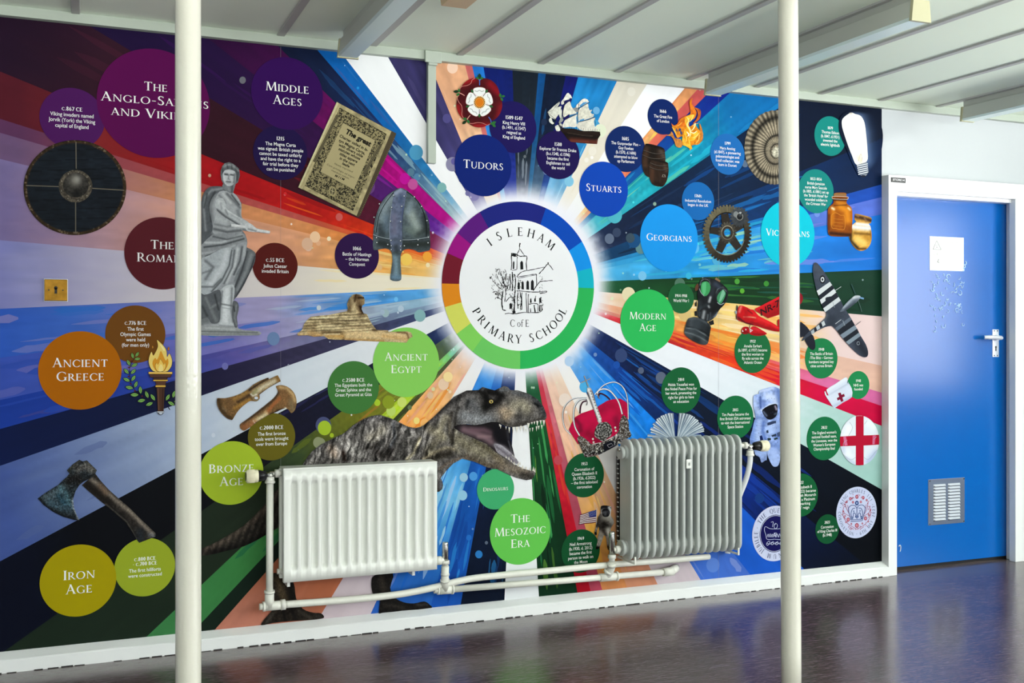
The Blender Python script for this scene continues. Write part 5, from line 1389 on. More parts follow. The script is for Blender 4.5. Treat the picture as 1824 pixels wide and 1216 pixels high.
bit("238,602 300,560 330,560 322,640 300,700 262,760 235,830 180,860 140,862 195,790 228,700", '#979b9f', [("270,600 255,700 200,820", 3, '#c6cacc', .85), ("300,590 285,680 245,770", 2, '#494d50', .85), ("250,610 235,720 180,830", 1.6, '#54585b', .8), ("318,580 310,650", 2.2, '#b4b8ba', .7)])
bit("332,595 380,620 388,650 378,700 345,770 300,860 245,935 240,880 265,800 305,700 325,640", '#63676a', [("360,640 330,740 270,870", 4, '#8a8e91', .8), ("384,650 350,755 260,915", 1.6, '#33363a', .9), ("330,620 300,740 255,850", 2, '#3a3d41', .8)])
bit("165,862 238,835 250,880 240,950 232,1010 236,1070 262,1105 255,1125 150,1122 150,1085 168,1050 160,960", '#bcc1c4', [("200,870 192,960 188,1070", 6, '#dce0e2', .9), ("168,880 160,980 158,1060", 2, '#6a6e71', .8), ("232,860 228,1000 240,1080", 2.4, '#73777a', .8), ("160,962 235,975", 1.4, '#5d6164', .9), ("160,985 232,996", 1, '#8a8e91', .7), ("150,1105 250,1112", 2, '#7d8184', .7)])
bit("20,890 60,905 140,868 162,900 158,1000 150,1080 100,1090 70,1050 30,1060 20,1000", '#5c6064', [("60,920 90,990 140,960", 3, '#8a8e91', .7), ("120,900 145,1000", 2, '#34373a', .8), ("40,980 70,1040", 2.5, '#3a3d40', .8), ("100,1010 130,1070", 4, '#84888b', .7)])
bit("240,945 268,950 278,985 265,1040 270,1105 255,1120 240,1075 236,1010", '#5d6164', [("262,970 250,1050 262,1100", 2, '#8d9194', .7), ("245,980 250,1010", 1.6, '#303336', .8)])
bit("20,1105 160,1110 260,1118 300,1132 350,1138 412,1142 415,1166 250,1170 20,1168", '#9b9fa0', [("20,1142 400,1150", 1.6, '#5d6162', .8), ("60,1120 250,1128", 2, '#c0c3c4', .6), ("20,1160 410,1162", 1.4, '#6e7273', .7)], 2)
bit("176,176 250,176 246,205 236,238 205,226 176,206", '#74787b', [("235,190 232,225", 2, '#4a4e51', .8), ("200,190 215,215", 2.5, '#8d9194', .7)])
bit("172,100 185,85 215,78 246,88 258,110 256,150 244,176 216,190 192,180 176,152", '#b6babc', [("186,112 206,115", 1.4, '#2a2d30', .95), ("224,114 243,117", 1.4, '#2a2d30', .95), ("184,106 206,108", 1, '#65696c', .7), ("214,114 209,142 216,146", 1.3, '#74787b', .85), ("196,160 224,162", 1.3, '#3c4043', .95), ("204,168 218,169", 1.6, '#8a8e91', .7), ("252,112 246,165", 2.6, '#64686b', .85), ("182,130 190,150", 2.4, '#cfd2d3', .7), ("228,132 236,150", 2.2, '#c8cbcc', .6), ("196,92 236,96", 2, '#cdd0d1', .6)])
bit("166,120 158,98 168,66 190,42 218,34 250,50 278,78 284,118 272,160 260,166 262,120 250,92 216,80 186,86 174,104", '#5e6265', [("180,62 215,48 250,66", 2, '#8d9194', .8), ("200,44 205,72", 1.4, '#34373a', .7), ("230,44 232,76", 1.4, '#34373a', .7), ("258,64 262,96", 1.4, '#34373a', .7), ("170,80 176,104", 1.8, '#34373a', .7), ("272,100 266,150", 2, '#3c4043', .8), ("185,50 240,48 275,90", 1.2, '#a0a4a6', .6)])
done(k)

# old book
s_ = lambda s: Q(s, 520, 170, 5.405)
k = pic('old_book_picture', 'printed old book with a black-letter title page')
k.poly(s_("435,60 480,88 1005,365 985,420 660,1150 640,1172 100,905 60,885 75,840 420,95"), '#4a4130')
k.patch(s_("432,62 476,88 98,902 62,884"), painter('#c0b68c', [("455,80 90,880", 3, '#8c8058', .6), ("440,75 70,870", 2, '#e0d8b0', .6)], s_, (.2, 4, 4, 1)), 2.2)
k.patch(s_("474,86 958,345 622,1158 98,898"), painter('#a59a72', [], s_, (.3, 8, 8, 2), lambda P, C: C * (1 + .12 * (vn(P[:, 0] / 1.5, P[:, 1] / 1.5, 4) - .5))[:, None]), 2.2)
def orn(P, C):
    u = P @ np.array([.874, .486]); v = P @ np.array([-.486, .874])
    n = vn(u / 1.5, v / 1.5, 12); m = vn(u / 2.6, v / 2.6, 5)
    w = ((n > .55) | (np.abs(m - .5) < .06))[:, None]
    return np.where(w, hx('#8f8560'), hx('#24221c'))
k.patch(s_("460,115 915,372 588,1110 125,870"), painter('#2a2822', [], s_, (0, 1, 1, 0), orn), 1.0)
k.strip(s_("464,124 908,374"), .7, '#191712'); k.strip(s_("130,866 585,1102"), .7, '#191712')
# columns at either side
for a, b in (("440,190 215,640", 5.2), ("855,480 690,760", 5.2)):
    k.strip(s_(a), b, '#3b372c')
    for dx in (-14, -4, 7): k.strip(s_(a) + np.array([dx / 5.4, dx / 9]), .6, '#8f8560')
k.poly(s_("495,262 802,430 595,908 273,735"), '#a89d74')
k.strip(s_("495,262 802,430"), .8, '#2c2a22', layer=False); k.strip(s_("273,735 595,908"), .8, '#2c2a22', layer=False)
k.poly(s_("382,868 420,890 432,930 405,975 362,960 348,915"), '#9b9168'); k.poly(s_("388,885 412,900 416,930 400,955 372,945 364,915"), '#55503c')
k.strip(s_("392,890 386,950"), .8, '#c0b68c'); k.strip(s_("372,912 410,928"), .8, '#c0b68c')
ex = np.array([.874, .486]); ey = np.array([.486, -.874])
def slant(txt, sx0, sy0, sx1, sy1, cap, bold=.03):
    V0, Fs, w = sans_shapes(txt, bold)
    a = s_("%g,%g" % (sx0, sy0))[0]; b = s_("%g,%g" % (sx1, sy1))[0]
    e = (b - a) / w; k.lay += 1
    P = a + V0[:, :1] * e + V0[:, 1:2] * ey * cap / 5.405
    k.raw(WN(P, k.o()), Fs, np.tile(hx('#1d1b16'), (len(P), 1)))
for t in [("The great", 510, 360, 752, 492, 46, .05), ("Charter called in la-", 455, 396, 728, 540, 26, .03), ("tyn Magna Carta,", 448, 440, 700, 572, 26, .03), ("with divers olde", 446, 482, 678, 598, 26, .03), ("statutes whose", 446, 522, 652, 622, 26, .03), ("titles appere", 455, 568, 625, 650, 26, .03), ("in the next", 456, 612, 600, 680, 26, .03), ("leafe", 482, 662, 550, 694, 24, .03), ("Newly imprinted", 408, 662, 580, 742, 17, .0), ("Cum privilegio ad impri-", 335, 668, 602, 802, 17, .0), ("mendum solum.", 378, 724, 550, 808, 17, .0), ("M I I M", 412, 778, 500, 818, 20, .03)]: slant(*t)
for f in np.linspace(.02, .98, 46):
    p = s_("990,400")[0] * (1 - f) + s_("655,1140")[0] * f
    k.poly(ell(p[0], p[1], .55, .7, 6), '#8a7d5c', layer=False)
done(k)

# nasal helmet
s_ = lambda s: Q(s, 655, 325, 6.756)
k = pic('helmet_picture', 'printed riveted steel helmet with nose guard')
O = crv(s_("65,640 78,500 110,370 160,250 230,160 320,95 395,65 470,95 560,170 640,260 700,360 740,480 750,650 752,800 700,825 620,840 560,812 490,800 430,815 402,860 395,940 402,1060 405,1150 390,1178 340,1187 285,1175 272,1145 285,1040 298,940 292,860 270,815 220,795 160,800 95,812 65,790"), 3)
k.patch(O, painter('#4a565c', [("180,430 200,300 280,200", 9, '#8d9ba2', .8), ("130,560 180,620", 8, '#31393d', .7), ("230,560 220,420", 7, '#5f7181', .7), ("520,380 560,470 600,560", 11, '#a3b0a8', .8), ("480,560 560,620", 8, '#6d7c74', .6), ("520,250 480,350", 7, '#8696a0', .7), ("680,420 720,600", 6, '#22282a', .8), ("620,620 700,560", 8, '#2c3432', .7), ("100,690 100,790", 4, '#5e696c', .6), ("150,730 250,750", 8, '#272d2c', .9), ("450,750 740,740", 9, '#2a302d', .95), ("120,620 120,500 170,330", 2, '#6d7a80', .5), ("330,900 350,1000 340,1100", 7, '#7d97a4', .9), ("340,820 350,760", 8, '#30393b', .8), ("300,1140 390,1140", 5, '#6b8ba4', .8), ("370,950 380,1050", 3, '#4a5c60', .6)], s_, (.3, 4, 4, 7), lambda P, C: C * (1 + .16 * (vn(P[:, 0] / 1.2, P[:, 1] / 1.2, 2) - .5))[:, None]), 1.5)
band = s_("320,110 395,68 465,105 455,200 430,350 415,500 418,680 405,830 290,830 265,680 262,500 285,300 305,190")
k.patch(band, painter('#5f6880', [("390,90 340,130", 5, '#9aa4b8', .8), ("430,300 425,500", 3, '#3c4a70', .8), ("320,400 320,600", 6, '#6d6a80', .6), ("400,180 400,230", 5, '#3b4a66', .7), ("340,780 350,820", 8, '#2a3236', .8), ("330,690 400,700", 5, '#46505c', .6)], s_, (.25, 4, 4, 1)), 1.6)
for L, w, c in [("65,625 150,655 262,680", 1.1, '#8c969a'), ("420,690 560,685 745,655", 1.1, '#8c969a'), ("68,640 150,670 262,693", .8, '#20262a'), ("420,703 560,698 748,668", .8, '#20262a'), ("100,600 130,420 200,270 310,120", 1.3, '#161b1e'), ("92,600 122,415 190,262 300,115", .8, '#7b868a'), ("470,110 580,200 660,330 700,480 706,650", 1.6, '#14181a'), ("286,300 264,500 264,680", .6, '#98a0aa'), ("430,340 416,500 418,680", .6, '#2c3440')]:
    k.strip(crv(s_(L), 5, False), w, c)
riv = s_("315,155 440,165 290,300 412,288 275,467 398,472 282,697 397,703 285,763 397,768 285,810 398,814 108,665 112,724 243,748 443,763 608,690 605,752 730,660 728,727 650,290 715,460 563,175 142,258 78,420")
k.dots(riv, 1.75, '#23282a', 10); k.dots(riv - np.array([.25, .4]), 1.1, '#dfe3e4', 8)
done(k)

# sphinx
s_ = lambda s: Q(s, 520, 515, 8.29)
k = pic('sphinx_picture', 'printed weathered stone sphinx')
O = s_("75,660 110,630 150,600 180,510 230,450 280,405 400,390 540,380 680,350 800,325 825,310 822,260 812,220 850,130 900,80 950,68 1020,80 1060,110 1078,160 1072,185 1075,210 1040,245 1028,290 1055,350 1110,370 1140,440 1180,510 1250,600 1420,607 1425,625 1560,625 1700,620 1760,640 1785,700 1730,730 1690,790 1500,780 1340,775 1000,760 760,745 640,745 540,735 470,690 440,695 330,700 230,680 90,685")
def strat(P, C):
    y = P[:, 1] + .06 * (P[:, 0] - 600) + 1.5 * (fbm(P[:, 0] / 8, P[:, 1] / 8, 3) - .5)
    b = np.sin(y * 1.25) * (P[:, 1] > 556) * (P[:, 1] < 592)
    return C * (1 + .17 * b)[:, None] * (1 + .25 * (vn(P[:, 0] / 1.2, P[:, 1] / 1.2, 5) - .5))[:, None]
k.patch(O, painter('#a89a7c', [("840,150 860,230 840,310", 4.5, '#6a5a44', .85), ("880,110 870,220", 4, '#8b7c64', .7), ("960,110 1000,180 1000,260 1030,330", 8, '#5e4c3a', .8), ("985,125 1060,125", 2, '#2c2018', .85), ("1000,165 1060,200", 3, '#8a765c', .8), ("940,90 925,180", 2.5, '#3a2c20', .7), ("1010,260 1045,340", 3, '#2f241b', .85), ("300,430 640,400", 3, '#cdbf9f', .6), ("260,445 900,465 1150,470", 1.6, '#4c4030', .55), ("450,490 640,500 830,530", 2, '#5c4e3a', .5), ("700,380 1100,385", 1.4, '#5c4e3a', .5), ("190,560 330,520 320,640", 6, '#6f604a', .6), ("530,560 600,590", 8, '#b9ab8c', .6), ("850,545 1160,550", 2, '#5a4a36', .5), ("450,640 770,640", 4, '#574936', .8), ("770,680 760,740", 3, '#3c2f22', .8), ("800,660 1300,680 1700,690", 9, '#cdb48c', .85), ("800,740 1350,765", 3, '#a8804e', .6), ("1350,690 1700,740", 4, '#b99868', .6), ("1200,600 1250,610", 3, '#4a3c2c', .7), ("1560,630 1700,650 1720,720", 2, '#6a543c', .8), ("250,640 330,660 430,680", 5, '#c3a172', .7), ("100,660 220,665", 3, '#c7ae84', .7), ("520,690 740,700", 5, '#b8935c', .75), ("480,665 700,660", 1.6, '#d8caa8', .7), ("90,682 430,697", 1.5, '#7a4f24', .5), ("1260,605 1420,620", 2, '#8f7c5c', .6)], s_, (.3, 5, 4, 6), lambda P, C: np.clip(.5 + (strat(P, C) - .5) * 1.3, .05, .95)), 1.2)
done(k)

# torch and laurel
s_ = lambda s: Q(s, 210, 595, 8.107)
k = pic('torch_picture', 'printed cartoon torch with a laurel branch')
DK = '#1c1a1c'
def outlined(P, fill, w=.75, n=4):
    P = crv(P, n); c = P.mean(0); k.poly(c + (P - c) * (1 + 2 * w / max(np.ptp(P[:, 0]), np.ptp(P[:, 1]), 4)), DK); k.poly(P, fill)
k.strip(crv(s_("240,350 190,430 168,520 172,640 205,740 260,820 330,890 420,940 540,970"), 5, False), .8, DK)
k.strip(crv(s_("680,960 740,940 800,880 860,800"), 5, False), .8, DK)
for (x, y) in [(200, 390), (160, 480), (155, 610), (185, 715), (245, 820), (350, 895)]: k.poly(ell(210 + x / 8.107, 595 + y / 8.107, 1.5, 1.5, 10), '#5c1c28')
for (x, y, a, L) in [(212, 310, 75, 85), (278, 292, -55, 85), (282, 357, -5, 90), (155, 412, 62, 95), (240, 445, -25, 100), (122, 535, 48, 100), (222, 540, -42, 100), (125, 657, 25, 105), (225, 635, -55, 100), (165, 770, 12, 115), (260, 725, -68, 100), (325, 805, 85, 110), (240, 875, 0, 120), (418, 872, 68, 110), (340, 958, -12, 115), (505, 912, 55, 110), (455, 1008, -22, 110), (720, 912, -60, 105), (808, 868, -75, 105), (770, 1000, 28, 110), (860, 960, -20, 110)]:
    c = np.array([210 + x / 8.107, 595 + y / 8.107]); L = L / 8.107; t = math.radians(a)
    e = np.array([math.cos(t), math.sin(t)]); n_ = np.array([-e[1], e[0]])
    lf = lambda q, wd: np.array([c + e * q * L * (f - .5) + n_ * sgn * wd * L * math.sin(math.pi * f) ** .8 for sgn, fs in ((1, np.linspace(0, 1, 9)), (-1, np.linspace(1, 0, 9)[1:-1])) for f in fs])
    k.poly(lf(1.1, .26), DK); k.poly(lf(.94, .20), '#7fb05a'); k.strip(np.array([c - e * L * .36, c + e * L * .34]), .7, '#1f4a22')
outlined(s_("565,85 600,110 660,170 700,240 710,330 745,280 780,370 775,450 740,510 690,540 540,540 480,500 448,420 450,340 485,255 510,310 550,250 580,170"), '#ecd072', .9, 3)
k.poly(crv(s_("620,240 660,320 690,380 720,350 730,420 700,490 660,535 560,535 510,470 500,400 540,340 560,370 590,320"), 3), '#d8952c')
k.poly(crv(s_("605,140 650,180 680,230 660,240 630,190"), 3), '#f4e6a4')
outlined(s_("610,360 640,400 665,440 685,415 690,470 665,520 640,536 580,536 550,500 542,450 560,415 575,440 600,400"), '#eec660', .7, 3)
k.poly(crv(s_("620,430 650,470 650,520 630,536 595,536 585,500 595,470"), 3), '#f2dc8c')
outlined(s_("497,165 515,185 505,205 492,200"), '#b87c2c', .4); outlined(s_("735,180 745,215 730,235 718,215"), '#b06a28', .4)
def ob(s, c, w=4):
    P = s_(s); cc = P.mean(0); k.poly(cc + (P - cc) * (1 + w / 8.1 * 2 / np.ptp(P, axis=0)), DK); k.poly(P, c)
ob("455,582 775,582 760,620 470,620", '#5a3c30'); ob("445,545 785,545 785,575 445,575", '#e2b44c'); k.strip(s_("455,553 775,553"), .6, '#f4dc9c')
ob("510,628 720,628 700,655 525,655", '#4a3028'); ob("512,658 720,658 720,675 512,675", '#e2b44c'); ob("540,680 700,680 680,735 560,735", '#5a3c30'); ob("545,738 688,738 688,762 545,762", '#e2b44c')
ob("560,770 675,770 658,1110 578,1110", '#4e3428'); k.strip(s_("582,780 592,1100"), 1.6, '#6e4c3a'); k.strip(s_("650,780 640,1100"), 1.8, '#38241c')
ob("568,1115 665,1115 660,1130 572,1130", '#d8dce0'); k.poly(crv(s_("580,1134 655,1134 640,1160 618,1168 596,1160"), 3), DK); k.poly(crv(s_("592,1136 645,1136 634,1154 618,1160 603,1154"), 3), '#cdd6e2')
k.strip(s_("725,1050 752,1092"), 1.6, DK); k.strip(s_("505,1050 480,1085"), 1.2, '#101a30')
done(k)

# bronze axe heads
s_ = lambda s: Q(s, 375, 660, 10.133)
for nm, out, st in [
  ('printed bronze axe head with a side loop', "115,560 120,505 140,492 260,495 400,465 550,410 680,330 760,260 880,190 1020,130 1050,130 1060,150 1200,85 1225,100 1265,185 1240,205 1050,310 900,420 885,440 888,500 850,545 800,555 720,545 640,595 560,660 480,750 400,880 370,885 300,860 210,780 150,690 120,610",
    [("150,530 180,680 300,820 380,870", 5, '#3a2a18', .85), ("300,560 380,560 320,680", 9, '#6a4e30', .7), ("420,520 560,460 660,400", 4, '#a0783c', .7), ("440,680 560,600 700,530", 4, '#a87c38', .8), ("500,560 640,480 700,440", 3, '#33241a', .7), ("800,400 950,290 1150,190", 6, '#d8ccae', .9), ("780,410 830,350", 4, '#8c8a58', .7), ("700,350 900,220 1040,140", 1.8, '#2a2018', .9), ("730,420 760,455 830,430", 1.6, '#e8e4d8', .8), ("880,430 1050,320 1250,200", 1.5, '#3a2a1c', .8), ("1200,110 1230,170", 4, '#94703c', .8), ("230,680 280,720", 3, '#8f7a5e', .5)]),
  ('printed bronze axe head with a flared blade', "1180,290 1200,270 1280,258 1380,285 1470,350 1530,440 1555,560 1540,660 1510,730 1460,765 1430,735 1400,700 1350,680 1280,700 1190,745 1040,805 900,890 700,1030 620,1080 580,1078 545,1050 528,1010 540,960 600,915 760,800 900,690 1050,570 1150,480 1210,400 1210,350",
    [("1260,300 1380,320 1480,420 1520,540", 4, '#d2b07c', .9), ("1300,420 1380,520 1300,600", 12, '#86603c', .7), ("1450,560 1480,700", 6, '#7d6f54', .7), ("1220,400 1150,520 950,680 600,940", 3, '#3c2c20', .85), ("1240,500 1100,650 1050,720", 4, '#b0663a', .8), ("1000,740 1030,790", 3, '#cfa070', .8), ("820,900 990,800", 5, '#e0d2a8', .9), ("790,920 640,1010", 6, '#9c6844', .8), ("600,1000 620,1060", 6, '#8a5230', .7), ("1330,690 1240,705 1100,780 800,960", 1.8, '#1f1610', .85), ("1350,675 1365,690", 2, '#f0e6d4', .9), ("770,900 800,945", 1.2, '#e8c8b0', .8)])]:
    k = pic('axe_head_picture', nm)
    k.patch(crv(s_(out), 2), painter('#7a5c38', st, s_, (.35, 3, 3, 4), lambda P, C: C * (1 + .3 * (vn(P[:, 0] / .9, P[:, 1] / .9, 5) - .5))[:, None]), 1.2)
    if 'loop' in nm:
        k.poly(ell(375 + 825 / 10.133, 660 + 492 / 10.133, 3.4, 2.6, 16), '#cfd8e4')
        k.strip(ell(375 + 820 / 10.133, 660 + 495 / 10.133, 5, 4, 24, .2, 3.4), 1.5, '#8c7c5c')
    done(k)

# iron axe
s_ = lambda s: Q(s, 60, 800, 6.756)
k = pic('iron_axe_picture', 'printed rusty dark iron axe')
k.patch(s_("580,430 740,290 800,370 900,480 1020,590 1150,700 1300,850 1470,1010 1465,1050 1270,1125 1245,1095 1180,980 1100,870 950,740 800,620 680,520"), painter('#2a2623', [("700,370 800,440 960,590 1150,740 1430,1020", 5, '#8c8074', .85), ("650,430 760,520 900,640", 8, '#191512', .85), ("800,440 870,520", 6, '#6a5442', .7), ("900,690 1080,820 1230,1060", 4, '#101010', .8), ("870,660 1120,870 1240,1080", 1.5, '#5a544e', .7), ("1280,1000 1290,1090", 9, '#232a33', .7), ("1400,1030 1440,1040", 5, '#6a7078', .6)], s_, (.5, 3, 3, 2), lambda P, C: C * (1 + .5 * (vn(P[:, 0] / 1.3, P[:, 1] / 1.3, 5) - .5))[:, None]), 1.6)
k.patch(s_("48,592 130,530 290,430 400,330 430,290 400,255 470,180 550,125 590,145 640,132 760,250 740,300 700,340 600,390 550,430 500,510 475,600 485,700 520,790 553,855 490,850 350,810 230,750 120,670"), painter('#22282c', [("150,580 250,540 330,470", 8, '#55666f', .7), ("200,650 330,700 440,690", 10, '#3d5563', .7), ("330,470 400,560 420,640", 7, '#4f7884', .55), ("300,560 360,640", 6, '#2d5468', .6), ("470,600 480,700 540,840", 2.2, '#9aa2aa', .85), ("60,600 150,690 330,790 480,840", 4, '#14171a', .9), ("430,370 520,330 560,400", 10, '#191716', .85), ("420,250 530,140", 5, '#2e2c24', .8), ("530,230 620,200 700,250", 8, '#6d6862', .8), ("500,240 580,150", 1.5, '#0c0c0c', .8), ("620,370 720,300", 2, '#121110', .8), ("640,150 740,240", 4, '#44403a', .7)], s_, (.6, 3, 3, 7), lambda P, C: C * (1 + 1.0 * (vn(P[:, 0] / 1.5, P[:, 1] / 1.5, 8) - .5))[:, None] + .10 * (vn(P[:, 0] / 1.1, P[:, 1] / 1.1, 3) > .78)[:, None]), 1.5)
done(k)

# roaring dinosaur
hd_ = lambda s: Q(s, 755, 680, 6.573)
bd_ = lambda s: Q(s, 540, 680, 7.6)
lg_ = lambda s: Q(s, 355, 860, 4.292)
k = pic('dinosaur_picture', 'printed roaring tyrannosaur passing behind the panel radiator')
scal = lambda P, C: C * (1 + .55 * (vn(P[:, 0] / 1.25, P[:, 1] / 1.25, 5) - .5))[:, None]
k.patch(crv(lg_("5,515 20,500 100,465 200,410 330,330 440,230 520,140 600,40 680,-20 760,60 640,300 520,390 350,480 200,520 100,545 20,552"), 3), painter('#2a2622', [("60,500 200,440 340,350 460,240 600,70", 6, '#5c5046', .7), ("100,535 300,490 520,390", 8, '#12100f', .85)], lg_, (.4, 5, 5, 2), lambda P, C: scal(P, C) * (1 + .25 * np.sin(P[:, 0] * .55 + P[:, 1] * .2))[:, None]), 2.0)
k.patch(crv(lg_("560,690 640,715 720,760 740,880 790,960 870,990 930,995 952,1030 860,1045 700,1055 560,1070 475,1088 490,1050 550,980 575,920 565,820"), 3), painter('#241f1a', [("600,740 650,900", 9, '#6b5a40', .6), ("690,760 710,900", 8, '#12100e', .8), ("560,1000 520,1060", 4, '#4a4640', .6), ("700,960 740,1040", 4, '#100e0e', .8), ("640,980 660,1060", 3, '#0c0c0c', .8), ("760,980 850,1030", 4, '#47413a', .6), ("890,1010 930,1030", 3, '#383430', .7)], lg_, (.5, 3, 3, 3), scal), 1.7)
k.patch(crv(lg_("1340,705 1480,690 1460,800 1490,870 1560,910 1640,920 1720,905 1762,930 1770,958 1600,972 1400,992 1372,992 1380,880 1330,850 1315,770"), 3), painter('#1a1816', [("1390,730 1420,860", 7, '#3a332c', .7), ("1420,930 1560,950", 4, '#332e2a', .7), ("1660,930 1740,930", 3, '#3c3835', .7)], lg_, (.5, 3, 3, 4), scal), 1.7)
k.patch(hd_("130,1110 190,1120 215,1160 225,1205 215,1255 180,1285 130,1290"), painter('#3a3430', [("200,1120 200,1240", 4, '#6a6e78', .7), ("230,960 160,1060", 5, '#1a1614', .8)], hd_, (.3, 4, 4, 2), scal), 2)
body = np.concatenate([bd_("-60,1300 0,1110 60,1010 130,930 240,845 420,760 560,690 680,590 830,500 960,460 1060,455 1200,500 1320,560 1420,610 1530,625 1600,610"), hd_("0,505 120,405 250,275 350,175 500,100 640,95 690,58 740,75 830,98 940,48 985,60 1012,95 1100,98 1220,135 1330,200 1400,285 1432,370 1438,420 1415,448 1300,470 1220,495 1150,520 1030,528 950,515 870,470 790,465 700,490 600,505 500,493 400,502 355,520 360,545 450,600 600,668 740,728 850,830 950,890 1060,960 1180,1020 1300,1048 1305,1080 1270,1138 1200,1150 1080,1120 980,1080 860,1020 740,1000 600,935 450,898 345,955 262,1040 205,1115 160,1200 -100,1350")])
bst = [([tuple(p) for p in bd_("0,1100 130,940 420,770 680,600 960,470 1200,510 1420,625 1600,625")], 5, '#4c4a4c', .6),
       ([tuple(p) for p in hd_("0,520 250,290 500,110 650,110")], 5, '#2e2c2c', .8),
       ([tuple(p) for p in bd_("900,760 1000,700 1080,640")], 9, '#b0a898', .55), ([tuple(p) for p in bd_("620,830 700,900 760,980")], 10, '#a09c98', .5), ([tuple(p) for p in bd_("380,900 420,980")], 9, '#9c8878', .6),
       ([tuple(p) for p in bd_("850,900 960,880 1000,800")], 4, '#2a2724', .6), ([tuple(p) for p in bd_("1000,960 1150,1010 1180,900")], 10, '#302c2a', .75), ([tuple(p) for p in bd_("540,950 560,1050")], 4, '#1e1410', .8), ([tuple(p) for p in bd_("1350,850 1500,830")], 8, '#3a3836', .6),
       ([tuple(p) for p in bd_("1220,560 1240,760 1180,880")], 4, '#3a3d42', .6), ([tuple(p) for p in bd_("1580,760 1500,960 1400,1050")], 3, '#c0b494', .6),
       ([tuple(p) for p in hd_("80,560 180,640 60,820")], 10, '#8c8470', .6), ([tuple(p) for p in hd_("250,420 180,560 240,660")], 8, '#9a927c', .6), ([tuple(p) for p in hd_("330,360 290,520 330,720")], 4, '#2b2824', .85), ([tuple(p) for p in hd_("400,300 370,420 360,560")], 3, '#2b2824', .7), ([tuple(p) for p in hd_("305,420 300,600")], 3, '#7d766a', .6),
       ([tuple(p) for p in hd_("0,900 120,830 260,770 360,790")], 4, '#a89c80', .6), ([tuple(p) for p in hd_("0,960 150,880 300,830")], 9, '#2c2822', .8), ([tuple(p) for p in hd_("180,1020 300,940 420,895")], 3, '#6a5c50', .6),
       ([tuple(p) for p in hd_("470,400 620,430 760,440")], 13, '#83868a', .7), ([tuple(p) for p in hd_("560,240 620,330")], 12, '#5d5f62', .6), ([tuple(p) for p in hd_("520,220 500,300")], 4, '#232425', .7),
       ([tuple(p) for p in hd_("690,100 740,200 720,290 860,230 900,150 830,130 760,110")], 10, '#161514', .92), ([tuple(p) for p in hd_("700,70 690,95")], 3, '#85888c', .6), ([tuple(p) for p in hd_("900,100 980,90")], 4, '#5d6064', .7),
       ([tuple(p) for p in hd_("930,340 1000,360 960,400")], 11, '#a8957e', .75), ([tuple(p) for p in hd_("1060,280 1150,260 1200,310")], 13, '#96907e', .75), ([tuple(p) for p in hd_("1300,250 1345,280")], 4, '#0d0d0e', .95), ([tuple(p) for p in hd_("1250,160 1370,260 1420,380")], 6, '#3b3d40', .75), ([tuple(p) for p in hd_("1050,120 1200,160")], 5, '#4d5054', .6),
       ([tuple(p) for p in hd_("900,480 1050,510 1200,480 1400,430")], 5, '#3d3a36', .7), ([tuple(p) for p in hd_("420,480 600,490 780,455")], 4, '#67686a', .6),
       ([tuple(p) for p in hd_("420,680 560,780 700,850")], 15, '#7a7462', .75), ([tuple(p) for p in hd_("600,690 760,790 900,920")], 7, '#55503f', .7), ([tuple(p) for p in hd_("500,880 700,960 900,1010")], 7, '#564d42', .75), ([tuple(p) for p in hd_("850,900 1000,1010 1200,1060")], 9, '#8a7d6c', .6), ([tuple(p) for p in hd_("1150,1080 1270,1110")], 7, '#35322f', .8), ([tuple(p) for p in hd_("370,580 360,720 420,830")], 5, '#8a8474', .5), ([tuple(p) for p in hd_("345,560 340,720")], 3, '#1f1c1a', .7)]
def hide(P, C):
    C = scal(P, C)
    d = P - np.array([840., 760.]); th = np.arctan2(d[:, 1], d[:, 0])
    wx = P[:, 0] + 16 * (fbm(P[:, 0] / 22, P[:, 1] / 22, 4) - .5); wy = P[:, 1]
    st = vn(wx / 3.2 + wy / 9, wy / 16 - wx / 60, 6) + .5 * vn(wx / 1.5 + wy / 6, wy / 9, 9) - .75
    st = st * np.clip((800 - P[:, 0]) / 40, 0.25, 1)
    return np.clip(.36 + (C * (1 + 1.0 * st)[:, None] - .36) * 1.3, .02, 1)
# mouth
MO = crv(hd_("365,530 420,505 500,500 600,510 700,495 790,470 870,475 900,520 960,545 1000,545 1000,680 1045,850 1000,880 950,885 850,825 740,725 600,662 450,592"), 2); MO = MO.mean(0) + (MO - MO.mean(0)) * 1.06
k.patch(MO, painter('#151214', [("470,560 600,600 700,640 790,700", 9, '#7c626a', .9), ("560,560 700,560 780,590", 6, '#6d525c', .8), ("640,640 780,640", 4, '#94787c', .7), ("860,560 900,680 960,700", 11, '#0c0b10', .95), ("830,800 850,820", 4, '#3a2c30', .7), ("980,580 990,660", 3, '#34343c', .7), ("840,740 930,770 1010,840 1060,900", 5, '#9c949e', .85), ("990,690 1030,820", 1.5, '#565660', .8)], hd_, (.3, 2, 2, 4)), 1.5)
k.patch(body, painter('#5f5c5a', bst, None, (.35, 7, 7, 6), hide), 1.45)
k.patch(crv(hd_("825,725 900,735 960,780 1040,850 1110,940 1060,955 950,885 870,835 840,790"), 3), painter('#8d8890', [("850,760 950,830 1050,930", 2, '#5d5560', .7), ("900,745 1000,820", 2.5, '#b8b4bc', .7)], hd_, (.3, 2, 2, 4)), 1.5)
